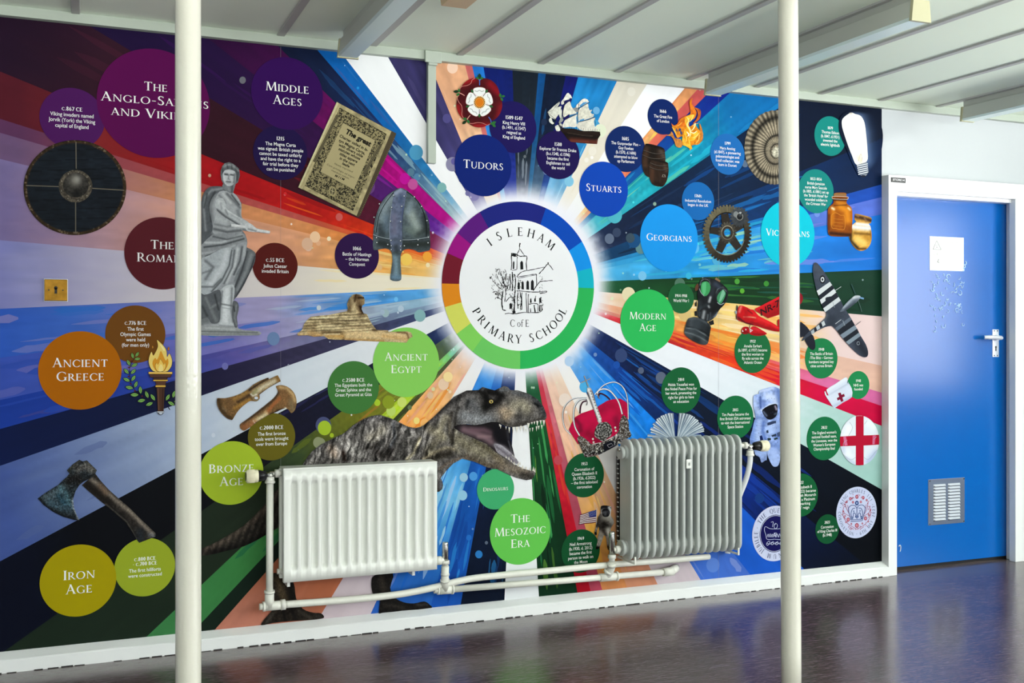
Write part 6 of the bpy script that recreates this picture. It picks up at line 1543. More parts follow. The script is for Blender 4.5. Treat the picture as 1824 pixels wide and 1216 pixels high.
for s in ["880,490 895,500 885,525", "890,500 908,505 898,550", "955,520 970,522 962,560", "990,530 1010,532 1000,600", "1035,530 1060,530 1045,605", "1075,525 1105,525 1088,600", "1125,515 1148,512 1135,585", "1160,520 1182,520 1170,560", "1165,545 1178,545 1170,600", "1190,550 1205,550 1200,600", "1210,480 1240,485 1222,560", "1255,470 1275,470 1265,500", "1285,465 1305,462 1295,500", "1315,455 1342,455 1328,520", "1355,448 1380,448 1368,500", "1390,445 1420,450 1405,520", "1235,540 1250,540 1242,590", "1265,535 1282,535 1272,585", "1310,520 1330,520 1318,580", "1335,515 1355,512 1345,560", "1370,505 1390,505 1380,555"]:
    P = hd_(s); k.poly(P, '#e6e2d6', layer=False)
k.up()
for s in ["955,890 975,895 962,862", "985,905 1005,915 998,870", "1015,930 1035,945 1025,905", "1045,960 1070,975 1058,925", "1035,860 1050,880 1042,850", "1090,980 1115,995 1110,935", "1115,965 1135,970 1125,930", "1145,1010 1168,1018 1160,970", "1185,1020 1208,1030 1200,985", "1235,1035 1255,1040 1250,990", "1270,1040 1292,1045 1285,985", "1290,1050 1308,1062 1304,1000", "1060,890 1072,900 1066,870"]:
    k.poly(hd_(s), '#d8d2c4', layer=False)
k.poly(ell(*hd_("788,230")[0], 5.6, 4.2, 18), '#0f0d0c'); k.poly(ell(*hd_("788,230")[0], 3.7, 3.3, 18), '#b8a25a'); k.poly(ell(*hd_("790,230")[0], 1.3, 2.2, 12), '#0c0a08'); k.poly(ell(*hd_("795,222")[0], .6, .6, 8), '#f4f0e0')
# back bristles
r_ = random.Random(8)
edge = spline(bd_("300,815 560,690 680,590 830,500 960,460 1060,455 1200,500 1320,560 1420,610 1530,625 1640,590"), 10)
for i in range(len(edge) - 1):
    p = edge[i]; k.poly(np.array([p + (-.9, .4), p + (.9, .4), p + (r_.uniform(-.6, .8), -r_.uniform(.8, 1.9))]), '#3c3a3a' if i % 2 else '#5c5a5a', layer=False)
done(k)

# double rose
s_ = lambda s: Q(s, 805, 125, 11.05)
k = pic('rose_picture', 'printed red and white double rose')
RC_ = (853.9, 181.8)
def lobes(n, r0, r1, rot, rx=1.0, m=120):
    t = np.linspace(0, 2 * PI, m, endpoint=False)
    r = r0 + (r1 - r0) * np.abs(np.sin(n * (t - rot) / 2)) ** .6
    return np.stack([RC_[0] + rx * r * np.cos(t), RC_[1] + r * np.sin(t)], 1)
k.patch(lobes(5, 40.5, 45.2, -PI / 2, .915), painter('#4a0f14', [([(873, 150), (888, 165)], 8, '#8c1420', .9), ([(893, 190), (888, 212)], 8, '#8c1822', .8), ([(846, 225), (870, 224)], 6, '#9a1a1e', .95), ([(815, 190), (821, 212)], 6, '#9a1a1e', .95), ([(826, 146), (843, 142)], 7, '#94181c', .95), ([(854, 182)], 30, '#2c0a10', .4)], None, (.25, 9, 9, 4)), 1.4)
for s in ["455,160 400,190 370,260 300,300 200,320 155,370", "100,530 130,620 190,700 200,800 195,880 240,960", "330,1040 400,1050 500,1030 600,1040 700,1080 760,1050"]: k.strip(crv(s_(s), 6, False), .9, '#c87870')
for s in ["545,200 545,295", "545,200 510,150", "545,200 585,160"]: k.strip(s_(s), 1.2, '#3c78c8')
for s in ["250,500 150,450 100,490", "150,450 130,390", "360,885 305,960 320,1020", "305,960 240,955"]: k.strip(crv(s_(s), 4, False), 1.3, '#d89488')
k.strip(crv(s_("722,920 765,985 770,1050"), 4, False), 1.3, '#4468c0')
def leaf(x, y, a, L, c='#2c6a34', wd=.28):
    t = math.radians(a); e = np.array([math.cos(t), math.sin(t)]) * L / 11.05; n_ = np.array([-e[1], e[0]])
    p = s_("%g,%g" % (x, y))[0]; f = np.linspace(0, 1, 8)
    k.poly(np.array([p + e * q + n_ * wd * math.sin(PI * q) for q in f] + [p + e * q - n_ * wd * math.sin(PI * q) for q in f[::-1][1:-1]]), c)
for a in [(140, 420, 180, 110, '#16301c'), (145, 440, -95, 80), (150, 450, 140, 80), (545, 180, -90, 120, '#173a24'), (540, 175, -150, 80), (550, 175, -25, 80), (960, 540, -100, 90), (970, 520, -10, 80), (960, 540, 55, 80), (290, 990, 140, 110, '#163018'), (300, 960, 185, 90), (300, 970, 60, 90), (770, 1060, -25, 110), (790, 1050, 45, 100), (770, 1080, -80, 60)]: leaf(*a)
for i in range(5):
    t = math.radians(-90 + 72 * i); c = np.array(RC_) + np.array([.90 * math.cos(t), math.sin(t)]) * 15.2
    R2 = np.array([[-math.sin(t), math.cos(t)], [math.cos(t) * .9, math.sin(t)]])
    pet = np.array([(-7, -9), (-10.5, 0), (-10, 8), (-4, 10.6), (4, 10.6), (10, 8), (10.5, 0), (7, -9)], float)
    P = crv(c + pet @ R2, 5)
    k.poly(c + (P - c) * 1.05, '#d8a8a0'); k.poly(P, '#e9ecea')
    inn = np.array([(-8.5, 5), (-4, 3.4), (0, 5.5), (4, 3.4), (8.5, 5)], float)
    k.strip(crv(c + inn @ R2, 5, False), .7, '#8f9690')
    k.strip(crv(c + (inn + [0, .9]) @ R2, 5, False), 1.0, '#c3c8c4')
for i in range(5):
    t = math.radians(-54 + 72 * i); e = np.array([.9 * math.cos(t), math.sin(t)])
    k.strip(np.array([np.array(RC_) + e * 12.5, np.array(RC_) + e * 21]), 1.0, '#3a1216')
    p = s_("0,0")[0]; q = (np.array(RC_) + e * 20 - np.array([805, 125])) * 11.05
    leaf(q[0], q[1], math.degrees(math.atan2(e[1], e[0])), 85, '#2c5c34', .3)
cxy = s_("543,632")[0]
k.poly(ell(*cxy, 10.6, 11.4, 36), '#f0d8a0'); k.poly(ell(*cxy, 10, 10.8, 36), '#7a4410'); k.dots([(cxy[0] + 9.2 * math.cos(i * .314), cxy[1] + 10 * math.sin(i * .314)) for i in range(20)], .8, '#f4e4b0', 7)
k.poly(ell(*cxy, 8.4, 9.2, 32), '#8a4c10'); k.poly(ell(*cxy, 7.6, 8.3, 32), '#e8a03c'); k.poly(ell(*cxy, 6.6, 7.2, 32), '#d07418')
done(k)

# sailing ship
s_ = lambda s: Q(s, 965, 160, 12.16)
k = pic('ship_picture', 'printed model sailing ship with white sails')
sails = [("385,250 330,390 120,490", '#cfd0c4'), ("430,350 290,640 130,495", '#d6d7ca'), ("575,65 660,180 500,230 480,300 430,320 420,260 470,200 520,110", '#e4e3d8'), ("610,250 640,350 700,440 755,505 620,540 480,590 465,500 480,380 520,310", '#dedccc'), ("430,420 435,500 420,600 400,610 372,540 380,460", '#d2d4c8'), ("680,400 790,380 790,470 740,480", '#8c9090'), ("940,185 1020,260 830,370 740,385 760,320 800,290 860,220", '#e6e4d8'), ("1000,300 1010,380 1060,490 1120,580 960,640 800,670 800,440 880,370", '#dad8c8'), ("1090,430 1060,480 1030,450", '#d6d8cc'), ("1125,520 1120,570 1060,540", '#cfd2c8'), ("770,530 740,600 760,760 720,810 600,800 450,815 470,720 520,640 640,590", '#e2e0d4'), ("1155,600 1130,680 1150,790 1210,880 900,890 760,800 800,700 960,660", '#dcdacc'), ("205,600 235,690 270,720 230,745 170,700 155,640", '#d8dacf'), ("370,760 400,880 320,890 290,810 300,780", '#dfe0d4'), ("390,725 440,740 430,790 385,770", '#c8cabc'), ("440,560 470,650 400,720 370,700", '#9a9e98')]
for s, c in sails:
    k.patch(crv(s_(s), 2), painter(c, [], s_, (.10, 3, 3, 2), lambda P, C: C * (1 - .07 * (vn(P[:, 0] / 2.2, P[:, 1] / 4, 3) > .62))[:, None]), 1.2)
for s, c in [("600,180 660,182 640,240 600,215", '#16145c'), ("500,230 620,215 500,300", '#1a1a5c'), ("600,520 480,600 500,640 600,600", '#1c1a58'), ("620,540 760,510 600,600", '#2a6ca0'), ("900,270 1010,262 830,372 820,340", '#4c94c8'), ("820,650 920,620 920,655 830,690", '#4c94c8')]: k.poly(s_(s), c)
for s, w in [("620,215 500,290", .8), ("1040,262 800,395", 1.0), ("760,520 520,640", 1.0), ("1155,590 1000,650 790,700", 1.1), ("480,230 490,330 440,560 470,640", .9), ("800,300 790,470 770,700", .9), ("120,490 300,640 370,740 450,830", .7), ("385,250 240,440 130,490", .5), ("365,760 420,850", 1.4), ("400,770 440,850", 1.0), ("1150,640 1170,760", .6)]: k.strip(s_(s), w, '#2a2c2c')
k.patch(s_("400,870 450,830 560,835 700,840 900,890 1100,890 1262,905 1272,980 1220,1060 1200,1175 800,1150 640,1130 560,1070 480,960"), painter('#1e1512', [("480,860 900,930 1250,960", 3, '#241a16', .7), ("500,960 800,1000 1230,1050", 4, '#120d0c', .8), ("640,1090 900,1110 1200,1140", 5, '#5c2a20', .95), ("620,1110 1000,1130", 2, '#7a3c2e', .6), ("560,930 900,985 1100,1000", .8, '#6a5a4a', .5), ("1200,1080 1195,1160", 2, '#6a3a30', .6)], s_, (.3, 2, 2, 3)), 1.2)
for f in np.linspace(0, 1, 16):
    p = s_("500,835")[0] * (1 - f) + s_("1255,895")[0] * f; k.strip(np.array([p, p + (0, -r_.uniform(1, 4))]), .5, '#2a2420', layer=False)
done(k)

# barrels
s_ = lambda s: Q(s, 1135, 165, 6.946)
for nm, out, st, hoops in [('printed larger dark wooden barrel', "100,640 140,632 230,650 330,690 345,760 350,840 330,960 280,1030 150,1045 90,1000 62,900 60,790 75,710", [("120,720 100,900", 5, '#4a3222', .8), ("200,700 180,850", 9, '#14100d', .85), ("290,720 330,800", 5, '#5d5248', .6), ("120,640 320,690", 2.5, '#0e0b09', .9)], ["62,770 160,810 250,820 348,810", "78,715 170,745 260,760 345,745", "72,900 130,980"]),
                           ('printed smaller wooden barrel with lettering', "180,818 260,828 370,860 385,900 388,980 370,1080 330,1150 290,1163 210,1145 165,1090 145,990 150,900 165,850", [("190,960 180,1090", 6, '#4c3120', .85), ("260,900 240,1100", 7, '#2a1c13', .7), ("340,900 360,960", 4, '#5c4a3a', .7), ("190,825 370,865", 2.2, '#0e0b09', .9), ("230,1120 320,1150", 4, '#171009', .7)], ["150,920 230,950 320,960 386,940", "160,870 240,900 330,910 384,895", "152,1000 160,1060 200,1140"])]:
    k = pic('barrel_picture', nm)
    k.patch(crv(s_(out), 3), painter('#2e2018', st, s_, (.4, 2.5, 6, 3)), 1.4)
    for h in hoops[:2]:
        k.strip(crv(s_(h), 5, False), 1.7, '#14110f'); k.strip(crv(s_(h), 5, False) + np.array([0, -.5]), .5, '#6c635a')
    if 'smaller' in nm: put_serif(k, '.CX', 1135 + 328 / 6.946, 165 + 1028 / 6.946, 4.4, '#c8beb0')
    done(k)

# flames
k = pic('fire_picture', 'printed orange flames')
def flame(P, c0, c1, st=1.3): k.patch(crv(s_(P), 3), painter(c0, [([tuple(q) for q in s_(P)[::2]], 3, c1, .6)], None, (.35, 3, 3, 5)), st)
flame("690,65 670,110 700,180 735,240 720,300 690,330 640,340 640,420 560,440 500,420 440,420 425,375 450,410 500,380 530,330 600,290 660,260 650,150 650,100", '#c8641c', '#e88c20')
flame("440,420 470,500 500,560 560,540 600,640 640,650 655,720 680,650 760,640 800,580 815,500 770,440 780,470 740,430 720,380 760,380 700,390 650,420 560,430", '#d07c1c', '#f0a424')
flame("700,180 780,210 785,280 760,340 690,385 730,330 750,280 740,220", '#9c4a24', '#d86c20')
flame("360,530 420,540 460,600 480,660 530,680 560,650 540,580 470,560 440,500 420,480 410,510", '#b87434', '#d89448')
flame("770,380 800,440 815,540 800,600 740,640 780,560 780,480", '#b06a30', '#e08c34')
flame("560,560 560,640 600,660 680,700 660,640 640,600 700,590 760,520 740,470 690,500 650,450 620,390 650,330 710,290 690,270 600,300 590,360 610,420 580,480", '#f0a020', '#fbd058')
for s, w, c in [("610,300 640,340 620,400 650,450 660,520 640,560", 3.0, '#fbe08c'), ("700,270 680,320 650,360", 2.4, '#f8d468'), ("690,410 720,380 700,440 660,480", 2.2, '#fbe49c'), ("650,480 700,500 740,470", 1.8, '#fff0b8'), ("630,560 650,620 655,690", 2.0, '#f8c840'), ("430,420 460,470 490,530", 1.8, '#f8c860'), ("560,360 520,400 460,420", 1.6, '#f4b040'), ("770,500 760,580 720,630", 1.6, '#f8c058'), ("680,560 730,540 770,490", 1.6, '#fbd878'), ("590,500 610,560 600,620", 1.6, '#fbd060'), ("680,90 665,150 690,220 720,260", 1.8, '#e87c20'), ("540,330 480,410 430,390", 1.0, '#d86820'), ("610,480 640,520 620,540", 2.4, '#fff4d0')]:
    P = crv(s_(s), 6, False); k.strip(P, w * np.sin(np.linspace(.15, 3.0, len(P))), c)
for s in ["540,470 560,500 545,520 530,495", "520,440 545,450 530,480 510,470", "480,440 500,470 485,480"]: k.poly(crv(s_(s), 3), '#3c4468')
done(k)

# ammonite
k = pic('ammonite_picture', 'printed ribbed ammonite fossil behind the right post')
AC = np.array([1383., 271.])
def amm(P, C):
    d = P - AC; d = d * np.array([1 / .82, 1.0]); r = np.hypot(d[:, 0], d[:, 1]); th = np.arctan2(d[:, 1], d[:, 0])
    rl = 66 + 9 * np.cos(th + 1.9)                      # outer edge
    q = r / rl
    # log spiral whorls
    w = (np.log(np.maximum(r, 1) / 74) / math.log(2.05) - th / (2 * PI)) % 1.0
    rib = np.sin(th * 46 + 2.2 * np.log(np.maximum(r, 2)) * 3 + .8 * (vn(P[:, 0] / 5, P[:, 1] / 5, 2) - .5))
    edge = np.minimum(w, 1 - w)
    sh = .62 + .38 * np.sin(PI * w) ** .7
    c = hx('#b5a88e') * (1 + .30 * (fbm(P[:, 0] / 9, P[:, 1] / 9, 6) - .5))[:, None]
    c = c * (.72 + .26 * rib + .20 * (fbm(P[:, 0] / 4, P[:, 1] / 4, 11) - .5))[:, None] * sh[:, None]
    dark = np.clip((.16 - edge) / .16, 0, 1)[:, None] * .8
    up = (np.clip(-d[:, 1] / 20, 0, 1) * np.clip((42 - r) / 8, 0, 1) * np.clip((r - 22) / 6, 0, 1) * (np.abs(w - .06) < .12))[:, None]
    c = c * (1 - dark * .75)
    c = c * (1 - np.clip((q - .86) / .2, 0, 1) * .25)[:, None]
    core = np.clip((11 - r) / 3, 0, 1)[:, None]
    c = c * (1 - core) + hx('#b4b09c') * (.7 + .6 * vn(P[:, 0] / 2, P[:, 1] / 2, 3))[:, None] * core
    return c * (1 + .2 * (vn(P[:, 0] / 1.1, P[:, 1] / 1.1, 8) - .5))[:, None]
t = np.linspace(0, 2 * PI, 80, endpoint=False)
rad = 66 + 9 * np.cos(t + 1.9) + .7 * np.sin(t * 46)
O = np.stack([AC[0] + .82 * rad * np.cos(t), AC[1] + rad * np.sin(t)], 1)
O[:, 0] = np.minimum(O[:, 0], 1422.5)
k.patch(O, painter('#b5a88e', [], None, (0, 1, 1, 0), amm), 1.1)
done(k)

# gear wheels
s_ = lambda s: Q(s, 1245, 355, 10.13)
def gear_ring(k, cx, cy, rx, ry, tooth, n, hx_, hy_, fn):
    """toothed ring with a real opening"""
    k.lay += 1
    m = n * 6; t = np.linspace(0, 2 * PI, m, endpoint=False)
    prof = np.array([0, .85, 1, 1, .85, 0])[np.arange(m) % 6]
    A = np.stack([cx + (rx - tooth + tooth * prof) * np.cos(t), cy + (ry - tooth + tooth * prof) * np.sin(t)], 1)
    Bm = np.stack([cx + (rx + hx_) / 2 * np.cos(t), cy + (ry + hy_) / 2 * np.sin(t)], 1)
    Cc = np.stack([cx + hx_ * np.cos(t), cy + hy_ * np.sin(t)], 1)
    P = np.concatenate([A, Bm, Cc])
    k.raw(WN(P, k.o()), [(j * m + i, j * m + (i + 1) % m, (j + 1) * m + (i + 1) % m, (j + 1) * m + i) for j in (0, 1) for i in range(m)], np.clip(fn(P), 0, 1))
def gcol(c0, c1):
    def fn(P):
        f = np.clip((P[:, 1] - 366) / 90 + (P[:, 0] - 1296) / 120, 0, 1)[:, None]
        return (hx(c0) * (1 - f) + hx(c1) * f) * (1 + .35 * (vn(P[:, 0] / 2, P[:, 1] / 2, 4) - .5))[:, None]
    return fn
k = pic('gears_picture', 'printed rusty iron gear wheels')
G0 = s_("507,620")[0]
for a in (190, 262, 334, 46, 118):
    t = math.radians(a); e = np.array([.85 * math.cos(t), math.sin(t)])
    p0 = s_("515,600")[0] + e * 9; p1 = G0 + e * 36
    n_ = np.array([-e[1], e[0]])
    k.poly(np.array([p0 + n_ * 8, p0 - n_ * 8, p1 - n_ * 6.5, p1 + n_ * 6.5]), '#2b2620')
gear_ring(k, G0[0], G0[1], 43.8, 51.8, 3.6, 46, 31.5, 37.6, gcol('#66604a', '#262119'))
k.strip(ell(G0[0], G0[1], 32, 38.3, 60, .3, 3.0), .8, '#8f8876'); k.strip(ell(G0[0], G0[1], 31.4, 37.6, 60, 3.3, 6.0), 2.0, '#17140f')
G1 = s_("515,600")[0]
gear_ring(k, G1[0], G1[1], 16.3, 19.6, 3.4, 18, 6, 7, gcol('#57544a', '#2c2822'))
k.strip(ell(G1[0], G1[1], 10.3, 11.9, 49), 1.5, '#6d6656'); k.strip(ell(G1[0], G1[1], 8.4, 9.8, 49), 2.0, '#2c261f'); k.strip(ell(G1[0], G1[1], 10.6, 12.2, 30, 3.3, 5.6), .9, '#a89e88')
G2 = s_("725,318")[0]
gear_ring(k, G2[0], G2[1], 16.8, 18.2, 3.2, 18, .5, .5, gcol('#4a4f54', '#24272a'))
k.patch(ell(G2[0] + .5, G2[1], 10, 11, 30), painter('#34383c', [([(G2[0] - 4, G2[1] - 5)], 5, '#5d6268', .7)], None, (.2, 3, 3, 2)), 1.3)
k.poly(ell(*s_("668,270")[0], 4.5, 5.5, 20), '#7b7f80'); k.poly(ell(*s_("735,310")[0], 6.2, 6.8, 24), '#8b8d8a'); k.poly(ell(*s_("735,312")[0], 5, 5.6, 24), '#15171a')
k.poly(crv(s_("715,300 740,220 770,225 782,260 760,310"), 3), '#33373a'); k.poly(crv(s_("725,235 750,222 770,235 755,262 738,262"), 3), '#9da1a2')
done(k)

# light bulb
s_ = lambda s: Q(s, 1465, 195, 4.677)
k = pic('light_bulb_picture', 'printed glowing white light bulb')
def bulb_glow(P):
    C = np.array([ray_colour(RAYS[w][1], w, p[None])[0] for p, w in ((p, wedge_of(p)) for p in P)])
    d = segdist(P, s_("300,80 340,200 355,420"))
    g = (.75 * np.exp(-(d / 15) ** 2))[:, None]
    e = np.clip(segdist(P, GLOW_O) / 5, 0, 1)[:, None]
    return C * (1 - g * e) + hx('6d84ac') * g * e
GLOW_O = crv(s_("430,40 500,170 490,350 430,480 330,570 270,490 200,330 140,180 150,60 235,10 330,15"), 4)
GLOW_O = np.concatenate([GLOW_O, GLOW_O[:1]])
k.patch(GLOW_O[:-1], bulb_glow, 2.2)
k.patch(crv(s_("235,28 170,75 162,130 180,200 210,290 245,380 285,460 370,430 375,340 365,220 350,110 320,55 275,38"), 4), painter('#eef0ea', [("200,100 260,70 320,90", 7, '#d3d8d2', .6), ("190,160 230,300", 4, '#fafaf6', .7), ("300,400 320,440", 6, '#e8d8b0', .6), ("350,200 365,400", 2.5, '#cfd4d0', .7)], s_, (.05, 4, 4, 2)), 1.6)
k.strip(crv(s_("300,430 310,390 320,370 330,400 325,430"), 4, False), .5, '#b08040'); k.strip(s_("318,440 322,330"), .4, '#c8b890')
k.poly(ell(*s_("236,34")[0], 3.2, 1.6, 14), '#cfc8bc')
k.poly(s_("285,462 372,435 384,520 360,555 330,560 300,530"), '#7d8490')
for i in range(5):
    a = s_("288,%d" % (472 + i * 17))[0] + np.array([i * .6, 0]); b = s_("378,%d" % (452 + i * 17))[0]
    k.strip(np.array([a, b]), 1.5, '#dfe4ea'); k.strip(np.array([a, b]) + (0, 1.6), 1.1, '#23304c')
k.poly(ell(*s_("340,556")[0], 4.5, 2.2, 14), '#1a2030')
done(k)

# medicine bottle and jar
k = pic('medicine_bottle_picture', 'printed brown glass medicine bottle with cork')
k.patch(crv(s_("95,700 130,692 195,695 200,725 215,735 203,760 205,785 240,815 250,870 248,960 240,1045 220,1057 120,1058 60,1048 45,1000 45,880 50,820 90,780 90,755 78,735 95,722"), 3), painter('#8a4408', [("150,810 200,840 210,920", 9, '#e08c1c', .9), ("90,830 80,950", 5, '#c8760f', .8), ("150,900 140,1000", 10, '#a8560c', .6), ("70,1030 230,1045", 4, '#2c1204', .9), ("55,880 52,1000", 2, '#4a1e04', .8), ("80,820 95,830", 2.5, '#fbe8c0', .9), ("215,820 230,835", 2, '#f8e0b0', .8), ("100,705 195,712", 3.4, '#8c6a44', 1.0), ("95,750 200,750", 3, '#3c1c08', .9), ("120,770 190,780", 2.5, '#d08420', .7), ("100,800 200,795", 1.2, '#2c1204', .6)], s_, (.15, 4, 4, 2)), 1.3)
k.strip(crv(s_("75,880 100,860 125,865 150,880 185,890 185,990 150,1000 110,990 78,980 75,880"), 4, False), .6, '#d8902c')
for y in (910, 940, 968): k.strip(s_("90,%d 172,%d" % (y, y + 6)), .5, '#c88428')
k.strip(crv(s_("80,735 92,722 205,726 214,738 200,748 95,744 80,735"), 4, False), .6, '#e0d8c8')
done(k)
k = pic('glass_jar_picture', 'printed small glass jar of amber oil')
k.patch(crv(s_("270,880 280,868 340,880 405,900 408,930 400,948 385,950 400,975 410,1040 408,1090 385,1145 340,1175 290,1168 245,1120 222,1060 225,1000 250,960 280,935 268,915"), 3), painter('#d8a040', [("255,975 330,985 395,990", 6, '#dfe4ea', .95), ("285,950 390,962", 3, '#eef0f2', .9), ("235,1010 235,1090 290,1150", 3.5, '#1c1408', .9), ("270,1030 330,1035 395,1040", 3, '#5a3c10', .75), ("290,1080 340,1110", 8, '#f0cc70', .85), ("360,1060 385,1080", 5, '#b07c24', .7), ("300,1160 360,1160", 2.5, '#4a2c0c', .8), ("270,890 340,905 405,925", 4.5, '#3a2418', 1.0), ("280,880 300,890", 2, '#8c6a50', .8), ("350,905 365,925", 2, '#8c6a50', .7), ("400,1010 408,1080", 2, '#8a5c18', .7)], s_, (.2, 2.5, 2.5, 3)), 1.2)
done(k)

# gas mask
s_ = lambda s: Q(s, 1210, 485, 9.008)
k = pic('gas_mask_picture', 'printed black gas mask')
k.poly(crv(s_("300,180 265,210 250,270 265,300 310,260"), 3), '#5c3a28'); k.poly(s_("590,80 660,130 650,160 570,110"), '#8a6a4c')
k.poly(s_("280,450 255,490 250,540 280,550"), '#16181a'); k.poly(s_("245,625 280,615 285,700 250,695"), '#1a1c1e'); k.poly(s_("470,795 545,760 560,830 500,850"), '#17191b')
k.patch(crv(s_("320,190 350,120 400,85 470,85 560,110 640,150 720,210 775,270 785,350 760,440 720,520 660,580 620,640 590,700 520,760 460,790 420,780 320,730 290,690 285,600 300,480 290,370 305,260"), 3), painter('#14171a', [("330,200 340,140 400,95 480,120 505,190", 1.3, '#8a9298', .9), ("600,330 620,270 700,245 760,300", 1.5, '#8a9298', .85), ("560,170 540,260 520,350", 6, '#2a3038', .8), ("590,190 640,230", 5, '#3a4458', .8), ("500,400 480,470", 2.5, '#c8cdd2', .9), ("340,560 310,680", 3, '#3f484e', .8), ("320,480 360,560 440,530", 5, '#2c3438', .7), ("470,540 480,560", 2, '#d8dde0', .7), ("500,650 480,780", 2, '#59626a', .7), ("600,650 520,740", 4, '#3c4650', .8), ("620,640 560,720", 1.2, '#b4c4d8', .7), ("640,520 560,600", 8, '#0a0c0d', .7)], s_, (.25, 4, 4, 3)), 1.5)
k.poly(crv(s_("360,170 440,145 490,190 500,270 470,350 420,385 370,360 345,290"), 4), '#3c9858'); k.poly(crv(s_("365,200 400,160 430,170 420,330 380,350"), 4), '#58b478')
k.poly(crv(s_("640,330 690,280 720,290 745,340 720,420 680,490 640,500 605,450 610,380"), 4), '#3c8c5c'); k.poly(crv(s_("690,285 720,300 730,350 660,470 640,450"), 4), '#7cb898')
for s in ["320,200 350,120 420,95 490,130 510,220 490,320 430,385 370,365 325,290", "590,380 620,290 700,250 765,300 770,400 730,490 660,525 610,470"]: k.strip(crv(s_(s + ' ' + s.split()[0]), 5, False), 1.8, '#22282c')
k.strip(crv(s_("325,260 345,320 400,380"), 4, False), .7, '#aeb6ba'); k.strip(crv(s_("610,480 660,515 720,490"), 4, False), .9, '#b4c0c4')
k.patch(crv(s_("310,690 330,610 400,580 470,620 490,700 460,790 380,760"), 3), painter('#16181a', [("400,630 380,730", 3.5, '#b8bec2', .75), ("460,680 450,760", 2, '#6a7278', .7), ("330,640 320,700", 2, '#4a5258', .7)], s_, (.15, 3, 3, 1)), 1.4)
k.patch(crv(s_("130,760 180,725 260,715 360,745 450,795 505,870 500,930 480,1050 460,1130 420,1163 330,1150 220,1100 120,1030 80,970 90,890"), 3), painter('#262c30', [("200,760 180,900", 6, '#4a5258', .7), ("160,740 300,740 440,810", 2.2, '#5d666c', .6), ("110,890 250,910 400,990 480,1050", 1.0, '#90989c', .8), ("120,870 260,885 410,960 490,1020", 1.2, '#0c0e10', .8), ("290,790 260,900", 9, '#3c444a', .7), ("90,970 200,1010 330,1080 440,1140", 9, '#4a5156', .75), ("90,960 200,985 330,1040 450,1110", 1.2, '#7d858a', .8), ("250,1060 300,1090", 6, '#15181a', .7), ("470,900 450,1080", 4, '#14181a', .7)], s_, (.2, 4, 4, 2)), 1.5)
done(k)

# red aeroplane
s_ = lambda s: Q(s, 1300, 460, 6.514)
k = pic('red_plane_picture', 'printed red propeller plane, half behind the right post')
k.poly(crv(s_("800,400 835,420 848,470 830,520 800,530"), 3), '#8c1420')
k.patch(s_("290,585 420,520 585,435 660,400 720,400 720,560 585,650 445,695 300,610"), painter('#b80c14', [("300,590 580,450", 3, '#e0202a', .8), ("440,680 590,600", 5, '#8a0810', .7), ("430,640 560,560", 6, '#a00c14', .6)], s_, (.12, 5, 5, 2)), 1.6)
sh = sans_shapes('NR-7952', .02); V0, Fs, w = sh
a = s_("365,665")[0]; b = s_("735,470")[0]; e = (b - a) / w; k.lay += 1
P = a + V0[:, :1] * e + V0[:, 1:2] * np.array([-2.2, -11.5]); k.raw(WN(P, k.o()), Fs, np.tile(hx('#2c0a10'), (len(P), 1)))
k.patch(crv(s_("555,720 590,700 640,690 640,830 600,840 560,790"), 3), painter('#b00c14', [], s_, (.1, 4, 4, 1)), 1.8)
k.patch(crv(s_("75,650 95,580 125,545 180,560 240,590 280,600 330,660 400,700 480,740 560,790 600,830 600,850 520,845 420,820 330,790 240,770 150,740 90,710"), 3), painter('#c80f16', [("130,560 110,620", 2.5, '#f08c78', .8), ("240,600 330,680 440,730", 4, '#e01c22', .8), ("160,680 240,680 300,690", 1.2, '#e8c090', .8), ("100,690 180,750 260,770", 2.5, '#3c1014', .85), ("330,700 480,760 560,810", 3, '#f03030', .6), ("250,740 400,800 560,840", 3, '#80080e', .7), ("200,600 180,700", 5, '#a80c12', .6), ("75,600 70,690", 3, '#4a5258', .8), ("210,600 260,640", 1.2, '#5a0a0e', .8)], s_, (.12, 4, 4, 3)), 1.3)
k.poly(crv(s_("82,540 92,560 88,600 76,600 78,570"), 3), '#26303c'); k.poly(ell(*s_("72,625")[0], 1.8, 2.8, 12), '#9aa4ac'); k.strip(s_("78,660 72,710"), .8, '#2c343c')
k.strip(s_("235,770 225,810"), 1.2, '#4a0c10'); k.strip(s_("300,790 290,820"), 1.2, '#4a0c10')
k.patch(crv(s_("135,830 160,795 210,795 230,830 220,870 170,880 138,860"), 3), painter('#b00c14', [("150,850 210,865", 3, '#64080c', .7)], s_, (.1, 3, 3, 1)), 1.4)
k.patch(crv(s_("225,840 260,790 310,795 370,830 430,870 400,890 330,900 260,890 228,870"), 3), painter('#c01018', [("260,880 400,885", 3, '#7a080e', .7), ("270,810 340,830", 3, '#e0303a', .6)], s_, (.1, 3, 3, 1)), 1.4)
k.poly(s_("145,825 160,850 142,850"), '#f0e8e4'); k.poly(s_("230,815 268,835 235,860"), '#f0e8e4'); k.poly(s_("240,828 255,836 241,848"), '#b00c14'); k.poly(s_("180,815 195,825 182,835"), '#f0e8e4')
done(k)

